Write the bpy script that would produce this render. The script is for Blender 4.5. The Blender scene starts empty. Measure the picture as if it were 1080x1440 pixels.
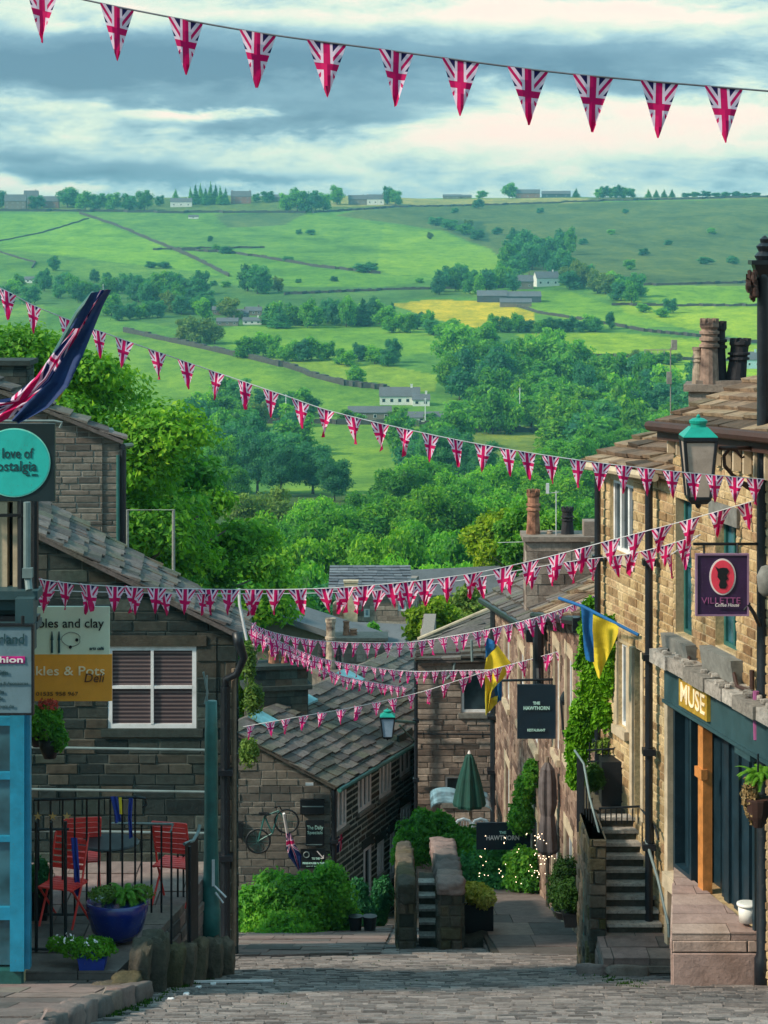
HAZE = 0.000115
 
import bpy, math, random
from mathutils import Vector, Matrix, noise
F = 3000.0; CX = 540.0; HY = 330.0
random.seed(7)
R = random.Random(11)
sc = bpy.context.scene
COL = sc.collection

def W(px, py, d):
    """world point seen at (px, py) of the photograph when it stands d metres away"""
    return Vector(((px - CX) / F * d, d, -(py - HY) / F * d))
def PX(px, d): return (px - CX) / F * d
def PZ(py, d): return -(py - HY) / F * d

# ------------------------------------------------------------------ materials
def _nt(name):
    m = bpy.data.materials.new(name); m.use_nodes = True
    nt = m.node_tree; nt.nodes.clear()
    out = nt.nodes.new('ShaderNodeOutputMaterial')
    bs = nt.nodes.new('ShaderNodeBsdfPrincipled')
    nt.links.new(bs.outputs[0], out.inputs[0])
    return m, nt, bs, out
def N(nt, t, **kw):
    n = nt.nodes.new(t)
    for k, v in kw.items(): setattr(n, k, v)
    return n
def MTH(nt, op, a, b=None, c=None):
    n = nt.nodes.new('ShaderNodeMath'); n.operation = op
    for i, x in enumerate((a, b, c)):
        if x is None: continue
        if hasattr(x, 'links') or hasattr(x, 'is_linked'): nt.links.new(x, n.inputs[i])
        else: n.inputs[i].default_value = x
    return n.outputs[0]
def MIX(nt, f, a, b, blend='MIX'):
    n = nt.nodes.new('ShaderNodeMix'); n.data_type = 'RGBA'; n.blend_type = blend
    for s, x in ((n.inputs['Factor'], f), (n.inputs[6], a), (n.inputs[7], b)):
        if hasattr(x, 'is_linked'): nt.links.new(x, s)
        elif isinstance(x, (tuple, list)): s.default_value = (*x[:3], 1)
        else: s.default_value = x
    return n.outputs[2]
def RAMP(nt, f, stops):
    n = nt.nodes.new('ShaderNodeValToRGB'); cr = n.color_ramp
    while len(cr.elements) < len(stops): cr.elements.new(.5)
    for e, (p, c) in zip(cr.elements, stops):
        e.position = p; e.color = (*c[:3], 1)
    nt.links.new(f, n.inputs[0]); return n.outputs[0]
def NOISE(nt, scale, detail=4, rough=.6, vec=None, dist=0):
    n = nt.nodes.new('ShaderNodeTexNoise'); n.inputs['Scale'].default_value = scale
    n.inputs['Detail'].default_value = detail; n.inputs['Roughness'].default_value = rough
    n.inputs['Distortion'].default_value = dist
    if vec is not None: nt.links.new(vec, n.inputs['Vector'])
    return n.outputs['Fac']
def OBJC(nt, sx=1, sy=1, sz=1):
    t = nt.nodes.new('ShaderNodeTexCoord'); m = nt.nodes.new('ShaderNodeMapping')
    m.inputs['Scale'].default_value = (sx, sy, sz)
    nt.links.new(t.outputs['Object'], m.inputs['Vector']); return m.outputs[0]
def BUMP(nt, bs, h, strength=.4, dist=.02):
    b = nt.nodes.new('ShaderNodeBump'); b.inputs['Strength'].default_value = strength
    b.inputs['Distance'].default_value = dist
    nt.links.new(h, b.inputs['Height']); nt.links.new(b.outputs[0], bs.inputs['Normal'])

def m_tint(name, stops, rough=.85, nscale=9, namt=.45, bump=.5, bdist=.02, stain=None, grime=.0, spec=.3, ss=.9):
    """masonry: colour of each stone from the face attribute tint, broken up by noise"""
    m, nt, bs, out = _nt(name)
    at = N(nt, 'ShaderNodeAttribute', attribute_name='tint')
    c = RAMP(nt, at.outputs['Fac'], [(i / (len(stops) - 1), s) for i, s in enumerate(stops)])
    v = OBJC(nt)
    n1 = NOISE(nt, nscale, 6, .65, v)
    k = RAMP(nt, n1, [(.25, (1 - namt,) * 3), (.75, (1 + namt * .6,) * 3)])
    c = MIX(nt, 1.0, c, k, 'MULTIPLY')
    if stain:
        n2 = NOISE(nt, ss, 5, .6, v, .6)
        f = RAMP(nt, n2, [(.45, (0, 0, 0)), (.7, (1, 1, 1))])
        c = MIX(nt, f, c, MIX(nt, 1.0, c, stain, 'MULTIPLY'))
    if grime:
        n3 = NOISE(nt, 30, 3, .6, v)
        f = RAMP(nt, n3, [(.55, (0, 0, 0)), (.72, (grime,) * 3)])
        c = MIX(nt, f, c, (.05, .05, .045))
    nt.links.new(c, bs.inputs['Base Color'])
    bs.inputs['Roughness'].default_value = rough
    bs.inputs['Specular IOR Level'].default_value = spec
    BUMP(nt, bs, NOISE(nt, nscale * 4, 6, .7, v), bump, bdist)
    return m
def m_plain(name, c, rough=.6, metal=0, var=.15, nscale=6, bump=.1, spec=.5, coat=0, emit=None, es=0, dirt=.55):
    m, nt, bs, out = _nt(name)
    v = OBJC(nt)
    n1 = NOISE(nt, nscale, 5, .6, v)
    k = RAMP(nt, n1, [(.3, (1 - var,) * 3), (.7, (1 + var,) * 3)])
    cc = MIX(nt, 1.0, c, k, 'MULTIPLY')
    if dirt:
        d1 = NOISE(nt, 2.2, 7, .7, v, .4); f = RAMP(nt, d1, [(.48, (0, 0, 0)), (.72, (dirt,) * 3)])
        cc = MIX(nt, f, cc, MIX(nt, 1.0, cc, (.42, .42, .38), 'MULTIPLY'))
        d2 = NOISE(nt, 38, 4, .7, v); f = RAMP(nt, d2, [(.62, (0, 0, 0)), (.70, (dirt,) * 3)])
        cc = MIX(nt, f, cc, (.12, .11, .09))
    nt.links.new(cc, bs.inputs['Base Color'])
    r = MTH(nt, 'MULTIPLY_ADD', n1, .25, rough - .12); nt.links.new(r, bs.inputs['Roughness'])
    bs.inputs['Metallic'].default_value = metal
    bs.inputs['Specular IOR Level'].default_value = spec
    bs.inputs['Coat Weight'].default_value = coat
    if emit:
        bs.inputs['Emission Color'].default_value = (*emit, 1); bs.inputs['Emission Strength'].default_value = es
    if bump: BUMP(nt, bs, NOISE(nt, nscale * 6, 5, .6, v), bump, .01)
    return m
def m_leaf(name, stops, trans=.25, rough=.6, obj_var=.25, big=.0):
    m, nt, bs, out = _nt(name)
    at = N(nt, 'ShaderNodeAttribute', attribute_name='tint')
    c = RAMP(nt, at.outputs['Fac'], [(i / (len(stops) - 1), s) for i, s in enumerate(stops)])
    oi = N(nt, 'ShaderNodeObjectInfo')
    k = RAMP(nt, oi.outputs['Random'], [(0, (1 - obj_var, 1 - obj_var * .8, 1 - obj_var)), (.5, (1, 1, 1)), (1, (1 + obj_var * 1.3, 1 + obj_var * .7, 1 - obj_var * .5))])
    c = MIX(nt, 1.0, c, k, 'MULTIPLY')
    nt.links.new(c, bs.inputs['Base Color']); bs.inputs['Roughness'].default_value = rough
    bs.inputs['Specular IOR Level'].default_value = .25
    tr = N(nt, 'ShaderNodeBsdfTranslucent'); nt.links.new(MIX(nt, 1.0, c, (1.3, 1.5, .6), 'MULTIPLY'), tr.inputs[0])
    ms = N(nt, 'ShaderNodeMixShader'); ms.inputs[0].default_value = trans
    nt.links.new(bs.outputs[0], ms.inputs[1]); nt.links.new(tr.outputs[0], ms.inputs[2])
    nt.links.new(ms.outputs[0], out.inputs[0])
    return m
def m_jack(name, cx=0.0, cy=-.62, k=.77, a=.085, b=.15, dw=.15, dr=.045, navy=(.018, .012, .085), red=(.60, .008, .12), white=(.80, .60, .76), hem=0.0, trans=.35):
    """red, white and blue crosses drawn in UV space (metres over the flag width)"""
    m, nt, bs, out = _nt(name)
    uv = N(nt, 'ShaderNodeUVMap'); sx = N(nt, 'ShaderNodeSeparateXYZ'); nt.links.new(uv.outputs[0], sx.inputs[0])
    x = MTH(nt, 'ABSOLUTE', MTH(nt, 'SUBTRACT', sx.outputs[0], cx)); y = MTH(nt, 'ABSOLUTE', MTH(nt, 'SUBTRACT', sx.outputs[1], cy))
    dg = MTH(nt, 'ABSOLUTE', MTH(nt, 'SUBTRACT', x, MTH(nt, 'MULTIPLY', y, k)))
    mn = MTH(nt, 'MINIMUM', x, y)
    c = MIX(nt, MTH(nt, 'LESS_THAN', dg, dw), navy, white)
    c = MIX(nt, MTH(nt, 'LESS_THAN', dg, dr), c, red)
    c = MIX(nt, MTH(nt, 'LESS_THAN', mn, b), c, white)
    c = MIX(nt, MTH(nt, 'LESS_THAN', mn, a), c, red)
    nt.links.new(c, bs.inputs['Base Color']); bs.inputs['Roughness'].default_value = .75
    bs.inputs['Specular IOR Level'].default_value = .2
    tr = N(nt, 'ShaderNodeBsdfTranslucent'); nt.links.new(c, tr.inputs[0])
    ms = N(nt, 'ShaderNodeMixShader'); ms.inputs[0].default_value = trans
    nt.links.new(bs.outputs[0], ms.inputs[1]); nt.links.new(tr.outputs[0], ms.inputs[2])
    nt.links.new(ms.outputs[0], out.inputs[0])
    return m
def m_glass(name, c=(.02, .03, .035), stripes=None):
    m, nt, bs, out = _nt(name)
    if stripes:
        v = OBJC(nt); s = N(nt, 'ShaderNodeSeparateXYZ'); nt.links.new(v, s.inputs[0])
        w = MTH(nt, 'FRACT', MTH(nt, 'MULTIPLY', s.outputs[2], stripes[0]))
        f = RAMP(nt, w, [(.25, (0, 0, 0)), (.6, (1, 1, 1)), (.9, (0, 0, 0))])
        nt.links.new(MIX(nt, f, c, stripes[1]), bs.inputs['Base Color'])
    else:
        n1 = NOISE(nt, 2.5, 3, .5, OBJC(nt))
        nt.links.new(MIX(nt, RAMP(nt, n1, [(.4, (0, 0, 0)), (.65, (1, 1, 1))]), c, tuple(x * 2.6 for x in c)), bs.inputs['Base Color'])
    bs.inputs['Roughness'].default_value = .12 if not stripes else .45
    bs.inputs['Specular IOR Level'].default_value = .7
    return m

M = {}
M['gold'] = m_tint('golden_sandstone', [(.30, .19, .10), (.48, .34, .18), (.62, .46, .25), (.70, .54, .32), (.44, .28, .16)], nscale=18, namt=.5, stain=(.6, .5, .42), grime=.5)
M['goldmortar'] = m_tint('warm_mortar', [(.50, .40, .26), (.5, .40, .26)], nscale=20, namt=.3)
M['brown'] = m_tint('brown_gritstone', [(.15, .115, .10), (.25, .20, .17), (.36, .29, .25), (.43, .36, .31)], nscale=10, namt=.4, stain=(.55, .5, .5), grime=.4)
M['brownmortar'] = m_tint('pale_mortar', [(.26, .22, .20), (.3, .26, .23)], nscale=20)
M['red'] = m_tint('reddish_stone', [(.13, .085, .065), (.22, .14, .11), (.32, .22, .17), (.40, .29, .22)], nscale=9, namt=.45, stain=(.6, .5, .5))
M['soot'] = m_tint('sooty_gritstone', [(.010, .020, .023), (.024, .038, .040), (.042, .056, .054), (.075, .062, .048), (.07, .10, .094)], nscale=10, namt=.5, stain=(.5, .7, .65), grime=.5)
M['sootmortar'] = m_tint('grey_mortar', [(.075, .09, .085), (.10, .115, .105)], nscale=15)
M['greybrick'] = m_tint('grey_course_stone', [(.09, .085, .08), (.16, .145, .13), (.22, .20, .175), (.15, .12, .105)], nscale=9, namt=.35, grime=.4)
M['greymortar'] = m_tint('light_mortar', [(.27, .27, .25), (.3, .29, .27)], nscale=15)
M['mossy'] = m_tint('mossy_wall_stone', [(.045, .05, .045), (.10, .09, .075), (.17, .13, .10), (.09, .08, .03)], nscale=10, namt=.5, bump=.9, bdist=.04, stain=(.7, .8, .5))
M['slate'] = m_tint('stone_roof_slate', [(.075, .07, .075), (.12, .10, .10), (.165, .14, .135), (.21, .175, .17), (.13, .13, .10)], nscale=14, namt=.5, bump=.7, stain=(.7, .8, .6), grime=.3)
M['slatewarm'] = m_tint('warm_stone_slate', [(.08, .055, .04), (.18, .115, .08), (.30, .20, .135), (.44, .31, .21), (.15, .12, .08)], nscale=8, namt=.5, bump=.8, stain=(.6, .6, .5), grime=.5)
M['slateblue'] = m_tint('blue_roof_slate', [(.10, .115, .14), (.14, .155, .185), (.18, .20, .23)], nscale=5, namt=.25)
M['sett'] = m_tint('worn_setts', [(.15, .135, .135), (.24, .21, .205), (.31, .27, .26), (.40, .345, .33)], nscale=16, namt=.35, bump=.8, stain=(.75, .7, .68), rough=.8, spec=.25)
M['flag'] = m_tint('paving_flagstone', [(.13, .115, .11), (.20, .155, .145), (.29, .20, .185), (.24, .20, .17)], nscale=6, namt=.35, bump=.8, stain=(.7, .68, .68), grime=.3)
M['palejoint'] = m_tint('pale_lime_joint', [(.34, .40, .38), (.4, .45, .43)], nscale=12)
M['joint'] = m_tint('dirty_joint', [(.05, .045, .04), (.07, .06, .05)], nscale=12)
M['doorstep'] = m_tint('pinkish_doorstep_stone', [(.34, .235, .215), (.41, .29, .26), (.46, .345, .30)], nscale=5, namt=.3, bump=.8, stain=(.75, .7, .65), grime=.3)
M['pot'] = m_tint('fired_clay', [(.30, .12, .07), (.42, .20, .13), (.5, .33, .24)], nscale=7, namt=.4, stain=(.22, .2, .2), ss=4)
M['potpale'] = m_tint('buff_clay', [(.42, .32, .25), (.52, .42, .33)], nscale=5, namt=.45, stain=(.2, .17, .19), ss=4)
M['potstained'] = m_tint('soot_streaked_clay', [(.36, .24, .19), (.44, .30, .24)], nscale=5, namt=.5, stain=(.07, .07, .10), ss=3.2)
M['potblack'] = m_tint('sooty_clay', [(.02, .022, .03), (.045, .04, .045)], nscale=7, namt=.4)
M['black'] = m_plain('black_paint', (.008, .011, .016), .45, spec=.4)
M['pipe'] = m_plain('black_iron', (.007, .011, .018), .4, spec=.5)
M['iron'] = m_plain('grey_worn_iron', (.16, .22, .23), .5)
M['rust'] = m_plain('rusty_iron', (.05, .02, .015), .7)
M['white'] = m_plain('white_paint', (.72, .74, .78), .5, var=.08)
M['whitewash'] = m_plain('whitewashed_wall', (.72, .72, .68), .8, var=.06, nscale=.4)
M['cream'] = m_plain('cream_stone', (.52, .42, .30), .8, var=.2)
M['sill'] = m_plain('grey_sill_stone', (.19, .19, .18), .85, var=.25, nscale=12, bump=.5)
M['ledge'] = m_tint('weathered_ledge', [(.22, .2, .18), (.38, .34, .31), (.52, .47, .43)], nscale=14, namt=.5, bump=.8, grime=.6)
M['teal'] = m_plain('teal_paint', (.005, .30, .235), .4, var=.12)
M['tealdark'] = m_plain('dark_teal_paint', (.02, .12, .115), .45, var=.25)
M['shopgrey'] = m_plain('slate_green_paint', (.026, .07, .085), .55, var=.1)
M['shopdark'] = m_plain('dark_blue_green_paint', (.007, .026, .042), .45, var=.25)
M['orangewood'] = m_plain('orange_pine', (.56, .22, .06), .5, var=.25, nscale=8)
M['wood'] = m_plain('weathered_timber', (.20, .15, .11), .8, var=.3, nscale=9, bump=.4)
M['bluepaint'] = m_plain('bright_blue_paint', (.015, .24, .40), .4, var=.15)
M['blueglaze'] = m_plain('cobalt_glaze', (.008, .018, .16), .2, var=.3, nscale=3, spec=.6, coat=.3)
M['redpaint'] = m_plain('scarlet_paint', (.88, .06, .055), .45, var=.1)
M['glass'] = m_glass('window_glass', (.012, .022, .028))
M['glassblue'] = m_glass('teal_window_glass', (.018, .06, .08))
M['glasspale'] = m_glass('pale_blue_glass', (.10, .17, .21))  # paler blue-grey base colour than the other panes
M['blind'] = m_glass('slatted_blind', (.03, .022, .032), (17.5, (.20, .145, .145)))
M['lampglass'] = m_plain('frosted_lamp_glass', (.42, .34, .30), .35, var=.1)
M['lampblue'] = m_plain('pale_lamp_glass', (.30, .42, .58), .3, var=.1)
M['plum'] = m_plain('plum_sign_paint', (.035, .012, .06), .45, var=.2)
M['plumrim'] = m_plain('mauve_trim', (.25, .15, .26), .5)
M['rose'] = m_plain('rose_red_paint', (.78, .05, .10), .5, var=.08)
M['pinktext'] = m_plain('mauve_lettering', (.30, .08, .22), .5)
M['palepaint'] = m_plain('off_white_lettering', (.75, .70, .72), .5, var=.05)
M['aqua'] = m_plain('aqua_sign_paint', (.02, .50, .47), .5, var=.06)
M['aquarim'] = m_plain('pale_aqua_edge', (.25, .75, .66), .5)
M['signdark'] = m_plain('dark_sign_board', (.004, .020, .028), .5)
M['inktext'] = m_plain('dark_teal_lettering', (.01, .06, .075), .5)
M['signgreen'] = m_plain('pale_green_sign', (.72, .82, .68), .6, var=.04, dirt=.15)
M['signorange'] = m_plain('orange_sign', (.88, .36, .04), .6, var=.05, dirt=.15)
M['orangetext'] = m_plain('pale_orange_lettering', (.95, .80, .55), .6)
M['browntext'] = m_plain('brown_lettering', (.10, .035, .02), .6)
M['signgrey'] = m_plain('blue_grey_sign', (.13, .21, .26), .6, var=.08)
M['magenta'] = m_plain('magenta_band', (.55, .01, .22), .5)
M['signnavy'] = m_plain('hotel_sign_navy', (.003, .018, .036), .45)
M['minttext'] = m_plain('mint_lettering', (.45, .75, .70), .5)
M['gilt'] = m_plain('gilt', (.75, .46, .07), .35, metal=.5, var=.3, nscale=12)
M['ukblue'] = m_plain('azure_cloth', (.005, .12, .36), .8, var=.1, bump=0)
M['ukyellow'] = m_plain('yellow_cloth', (.80, .62, .03), .8, var=.08, bump=0)
M['navycloth'] = m_plain('navy_cloth', (.006, .03, .13), .8, var=.2, bump=0)
M['ribbon'] = m_plain('royal_blue_ribbon', (.015, .04, .30), .7)
M['greencanvas'] = m_plain('bottle_green_canvas', (.003, .055, .042), .8, var=.25)
M['browncanvas'] = m_plain('taupe_canvas', (.12, .10, .105), .85, var=.3)
M['blackcanvas'] = m_plain('black_canvas', (.02, .022, .03), .85)
M['cord'] = m_plain('pale_cord', (.62, .62, .66), .8, bump=0)
M['darkcord'] = m_plain('grey_cord', (.12, .13, .16), .8, bump=0)
M['bark'] = m_plain('bark', (.07, .055, .04), .9, var=.4, nscale=5, bump=.6)
M['lead'] = m_plain('blue_lead_flashing', (.16, .40, .46), .5, var=.3, nscale=4)
M['drystone'] = m_plain('dry_stone_walling', (.06, .06, .055), .9, var=.4, nscale=.6, bump=.5)
M['farstone'] = m_plain('distant_stone_wall', (.20, .17, .14), .9, var=.15, nscale=.3, bump=0)
M['farred'] = m_plain('distant_red_stone', (.28, .15, .12), .9, var=.15, nscale=.3, bump=0)
M['farroof'] = m_plain('distant_slate_roof', (.11, .12, .135), .8, var=.15, nscale=.3, bump=0)
M['fardark'] = m_plain('dark_barn_sheeting', (.06, .08, .10), .7, var=.2, nscale=.2, bump=0)
M['bluebin'] = m_plain('pale_blue_render', (.40, .58, .66), .8, var=.1, nscale=.3, bump=0)
M['plastic'] = m_plain('white_plastic', (.78, .76, .72), .4, var=.04)
M['bulb'] = m_plain('warm_bulb', (1, .75, .5), .4, emit=(1, .72, .45), es=3, bump=0)
M['starry'] = m_plain('gold_thread', (.45, .28, .10), .6)
M['jack'] = m_jack('union_bunting')
M['jackfar'] = m_jack('faded_union_bunting', white=(.85, .56, .74), red=(.62, .02, .20), navy=(.10, .04, .20), dw=.17)
M['jackflag'] = m_jack('union_flag_cloth', cx=.5, cy=.25, k=2.0, a=.05, b=.085, dw=.11, dr=.035, navy=(.006, .018, .10))
G = {}
G['near'] = m_leaf('lime_foliage', [(.032, .125, .020), (.075, .24, .022), (.155, .37, .024), (.30, .50, .028)], .35, obj_var=.12)
G['lime'] = m_leaf('yellow_green_foliage', [(.07, .15, .008), (.14, .25, .010), (.24, .36, .012), (.34, .42, .02)], .35, obj_var=.12)
G['mid'] = m_leaf('green_foliage', [(.032, .135, .038), (.075, .26, .045), (.14, .39, .045), (.26, .50, .045)], .42, obj_var=.38)
G['dark'] = m_leaf('dark_foliage', [(.018, .11, .065), (.036, .18, .088), (.065, .255, .095), (.11, .33, .09)], .36, obj_var=.38)
G['olive'] = m_leaf('olive_foliage', [(.06, .11, .03), (.10, .18, .035), (.15, .25, .04), (.22, .31, .05)], .25)
G['ivy'] = m_leaf('ivy_foliage', [(.04, .14, .006), (.09, .27, .008), (.16, .38, .012), (.26, .5, .03)], .3, obj_var=.05)
G['box'] = m_leaf('clipped_box_foliage', [(.012, .045, .008), (.025, .08, .010), (.05, .13, .012)], .2)
G['flower'] = m_leaf('pale_yellow_flowers', [(.10, .18, .02), (.45, .42, .06), (.65, .6, .16), (.2, .3, .04)], .3)
G['fern'] = m_leaf('fern_foliage', [(.03, .12, .01), (.07, .22, .015), (.13, .32, .03)], .3)
G['blossom'] = m_leaf('cream_blossom', [(.10, .14, .03), (.3, .28, .10), (.4, .36, .18)], .3)
G['dried'] = m_leaf('dried_moss', [(.12, .08, .035), (.3, .2, .09), (.45, .34, .18)], .1)
G['pinkflower'] = m_leaf('pink_flowers', [(.35, .03, .05), (.6, .08, .10), (.02, .06, .02)], .3)

# ------------------------------------------------------------------ mesh builder
WLOC = {}
class MB:
    def __init__(s): s.v = []; s.f = []; s.t = []; s.m = []; s.uv = {}
    def face(s, pts, tint=.5, m=0, uv=None):
        n = len(s.v); s.v.extend([Vector(p) for p in pts]); s.f.append(tuple(range(n, n + len(pts)))); s.t.append(tint); s.m.append(m)
        if uv: s.uv[len(s.f) - 1] = uv
    def hexa(s, p, tint=.5, m=0, bottom=True):
        """p: 8 corners, 0-3 lower ring, 4-7 upper ring"""
        n = len(s.v); s.v.extend([Vector(q) for q in p])
        fs = [(4, 5, 6, 7), (0, 1, 5, 4), (1, 2, 6, 5), (2, 3, 7, 6), (3, 0, 4, 7)]
        if bottom: fs.append((3, 2, 1, 0))
        for f in fs: s.f.append(tuple(n + i for i in f)); s.t.append(tint); s.m.append(m)
    def box(s, o, a, b, c, tint=.5, m=0):
        o = Vector(o); a = Vector(a); b = Vector(b); c = Vector(c)
        if a.cross(b).dot(c) < 0: a, b = b, a
        s.hexa([o, o + a, o + a + b, o + b, o + c, o + a + c, o + a + b + c, o + b + c], tint, m)
    def cbox(s, c, sx, sy, sz, tint=.5, m=0, rz=0):
        r = Matrix.Rotation(rz, 3, 'Z'); a = r @ Vector((sx, 0, 0)); b = r @ Vector((0, sy, 0)); h = Vector((0, 0, sz))
        s.box(Vector(c) - a / 2 - b / 2, a, b, h, tint, m)
    def tube(s, pts, r, n=8, tint=.5, m=0, cap=True):
        pts = [Vector(p) for p in pts]; rr = r if isinstance(r, (list, tuple)) else [r] * len(pts)
        base = len(s.v); up0 = None
        for i, p in enumerate(pts):
            t = (pts[min(i + 1, len(pts) - 1)] - pts[max(i - 1, 0)]).normalized()
            a = t.orthogonal().normalized() if up0 is None else (up0 - t * up0.dot(t)).normalized()
            up0 = a; b = t.cross(a)
            for k in range(n):
                an = 2 * math.pi * k / n; s.v.append(p + (a * math.cos(an) + b * math.sin(an)) * rr[i])
        for i in range(len(pts) - 1):
            for k in range(n):
                q = base + i * n; s.f.append((q + k, q + (k + 1) % n, q + n + (k + 1) % n, q + n + k)); s.t.append(tint); s.m.append(m)
        if cap:
            s.f.append(tuple(base + k for k in range(n))[::-1]); s.t.append(tint); s.m.append(m)
            q = base + (len(pts) - 1) * n; s.f.append(tuple(q + k for k in range(n))); s.t.append(tint); s.m.append(m)
    def lathe(s, c, prof, n=16, tint=.5, m=0, sq=None):
        c = Vector(c); base = len(s.v)
        for (r, z) in prof:
            for k in range(n):
                an = 2 * math.pi * (k + (.5 if n == 4 else 0)) / n; s.v.append(c + Vector((math.cos(an) * r, math.sin(an) * r, z)))
        for i in range(len(prof) - 1):
            for k in range(n):
                q = base + i * n; s.f.append((q + k, q + (k + 1) % n, q + n + (k + 1) % n, q + n + k)); s.t.append(tint); s.m.append(m)
        s.f.append(tuple(base + k for k in range(n))[::-1]); s.t.append(tint); s.m.append(m)
        q = base + (len(prof) - 1) * n; s.f.append(tuple(q + k for k in range(n))); s.t.append(tint); s.m.append(m)
    def rock(s, c, sx, sy, sz, seed=0, tint=.5, n=5, rough=.25):
        rr = random.Random(seed); off = Vector((rr.random() * 50, rr.random() * 50, rr.random() * 50)); c = Vector(c)
        g = {}
        def vtx(p):
            k = tuple(round(x, 4) for x in p)
            if k not in g:
                q = Vector(p); q = q.lerp(q.normalized() * 1.15, .35)
                q *= 1 + rough * noise.noise(q * 1.6 + off) + rough * .5 * noise.noise(q * 4 + off)
                g[k] = len(s.v); s.v.append(c + Vector((q.x * sx / 2, q.y * sy / 2, q.z * sz / 2)))
            return g[k]
        for ax in range(3):
            for sg in (-1, 1):
                for i in range(n):
                    for j in range(n):
                        q = []
                        for (a, b) in ((i, j), (i + 1, j), (i + 1, j + 1), (i, j + 1)):
                            p = [0, 0, 0]; p[ax] = sg; p[(ax + 1) % 3] = a / n * 2 - 1; p[(ax + 2) % 3] = b / n * 2 - 1; q.append(vtx(p))
                        if sg < 0: q.reverse()
                        s.f.append(tuple(q)); s.t.append(tint); s.m.append(0)
    def mesh(s, name, mats, smooth=False, off=Vector((0, 0, 0))):
        me = bpy.data.meshes.new(name)
        me.from_pydata([tuple(v - off) for v in s.v], [], s.f); 
        mats = mats if isinstance(mats, (list, tuple)) else [mats]
        for m in mats: me.materials.append(m)
        a = me.attributes.new('tint', 'FLOAT', 'FACE'); a.data.foreach_set('value', s.t)
        me.polygons.foreach_set('material_index', s.m)
        if smooth: me.polygons.foreach_set('use_smooth', [True] * len(s.f))
        if s.uv:
            ul = me.uv_layers.new(name='UVMap')
            for fi, uvs in s.uv.items():
                p = me.polygons[fi]
                for li, u in zip(p.loop_indices, uvs): ul.data[li].uv = u
        me.update(); return me
    def base(s):
        xs = [v.x for v in s.v]; ys = [v.y for v in s.v]; zs = [v.z for v in s.v]
        return Vector(((min(xs) + max(xs)) / 2, (min(ys) + max(ys)) / 2, min(zs)))
    def build(s, name, mats, parent=None, smooth=False, origin=None):
        if parent is None: o0 = s.base() if origin is None else Vector(origin)
        else: o0 = WLOC[parent.name]
        ob = bpy.data.objects.new(name, s.mesh(name, mats, smooth, o0)); COL.objects.link(ob)
        if parent: ob.parent = parent; WLOC[ob.name] = o0
        else: ob.location = o0; WLOC[ob.name] = o0
        return ob
def tag(o, label=None, cat=None, group=None, kind=None):
    if label: o['label'] = label
    if cat: o['category'] = cat
    if group: o['group'] = group
    if kind: o['kind'] = kind
    return o
def thing(name, loc, label, cat, group=None):
    o = bpy.data.objects.new(name, None); COL.objects.link(o); o.location = Vector(loc); o.empty_display_size = .2
    WLOC[o.name] = Vector(loc); return tag(o, label, cat, group)
def text(s, parent, name, mat, pos, size, right=(1, 0, 0), depth=.006, align='CENTER', width=None, up=(0, 0, 1), shear=0, bold=0):
    cu = bpy.data.curves.new(name, 'FONT'); cu.body = s; cu.size = size; cu.align_x = align; cu.align_y = 'CENTER'; cu.extrude = depth / 2
    cu.shear = shear; cu.offset = bold
    cu.resolution_u = 3
    tmp = bpy.data.objects.new(name, cu); COL.objects.link(tmp)
    dg = bpy.context.evaluated_depsgraph_get(); me = bpy.data.meshes.new_from_object(tmp.evaluated_get(dg)); 
    COL.objects.unlink(tmp); bpy.data.objects.remove(tmp)
    X = Vector(right).normalized(); Z = Vector(up); Y = X.cross(Z)   # Y points away from the viewer
    if width:
        xs = [v.co.x for v in me.vertices]; k = width / max(1e-6, max(xs) - min(xs))
    else: k = 1
    o0 = WLOC[parent.name]; pos = Vector(pos)
    for v in me.vertices:
        c = v.co.copy(); v.co = pos + X * c.x * k + Z * c.y - Y * c.z - o0
    me.materials.clear(); me.materials.append(mat)
    ob = bpy.data.objects.new(name, me); COL.objects.link(ob); ob.parent = parent; WLOC[ob.name] = o0
    return ob
def V2(p): return Vector((p[0], p[1], 0))
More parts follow.
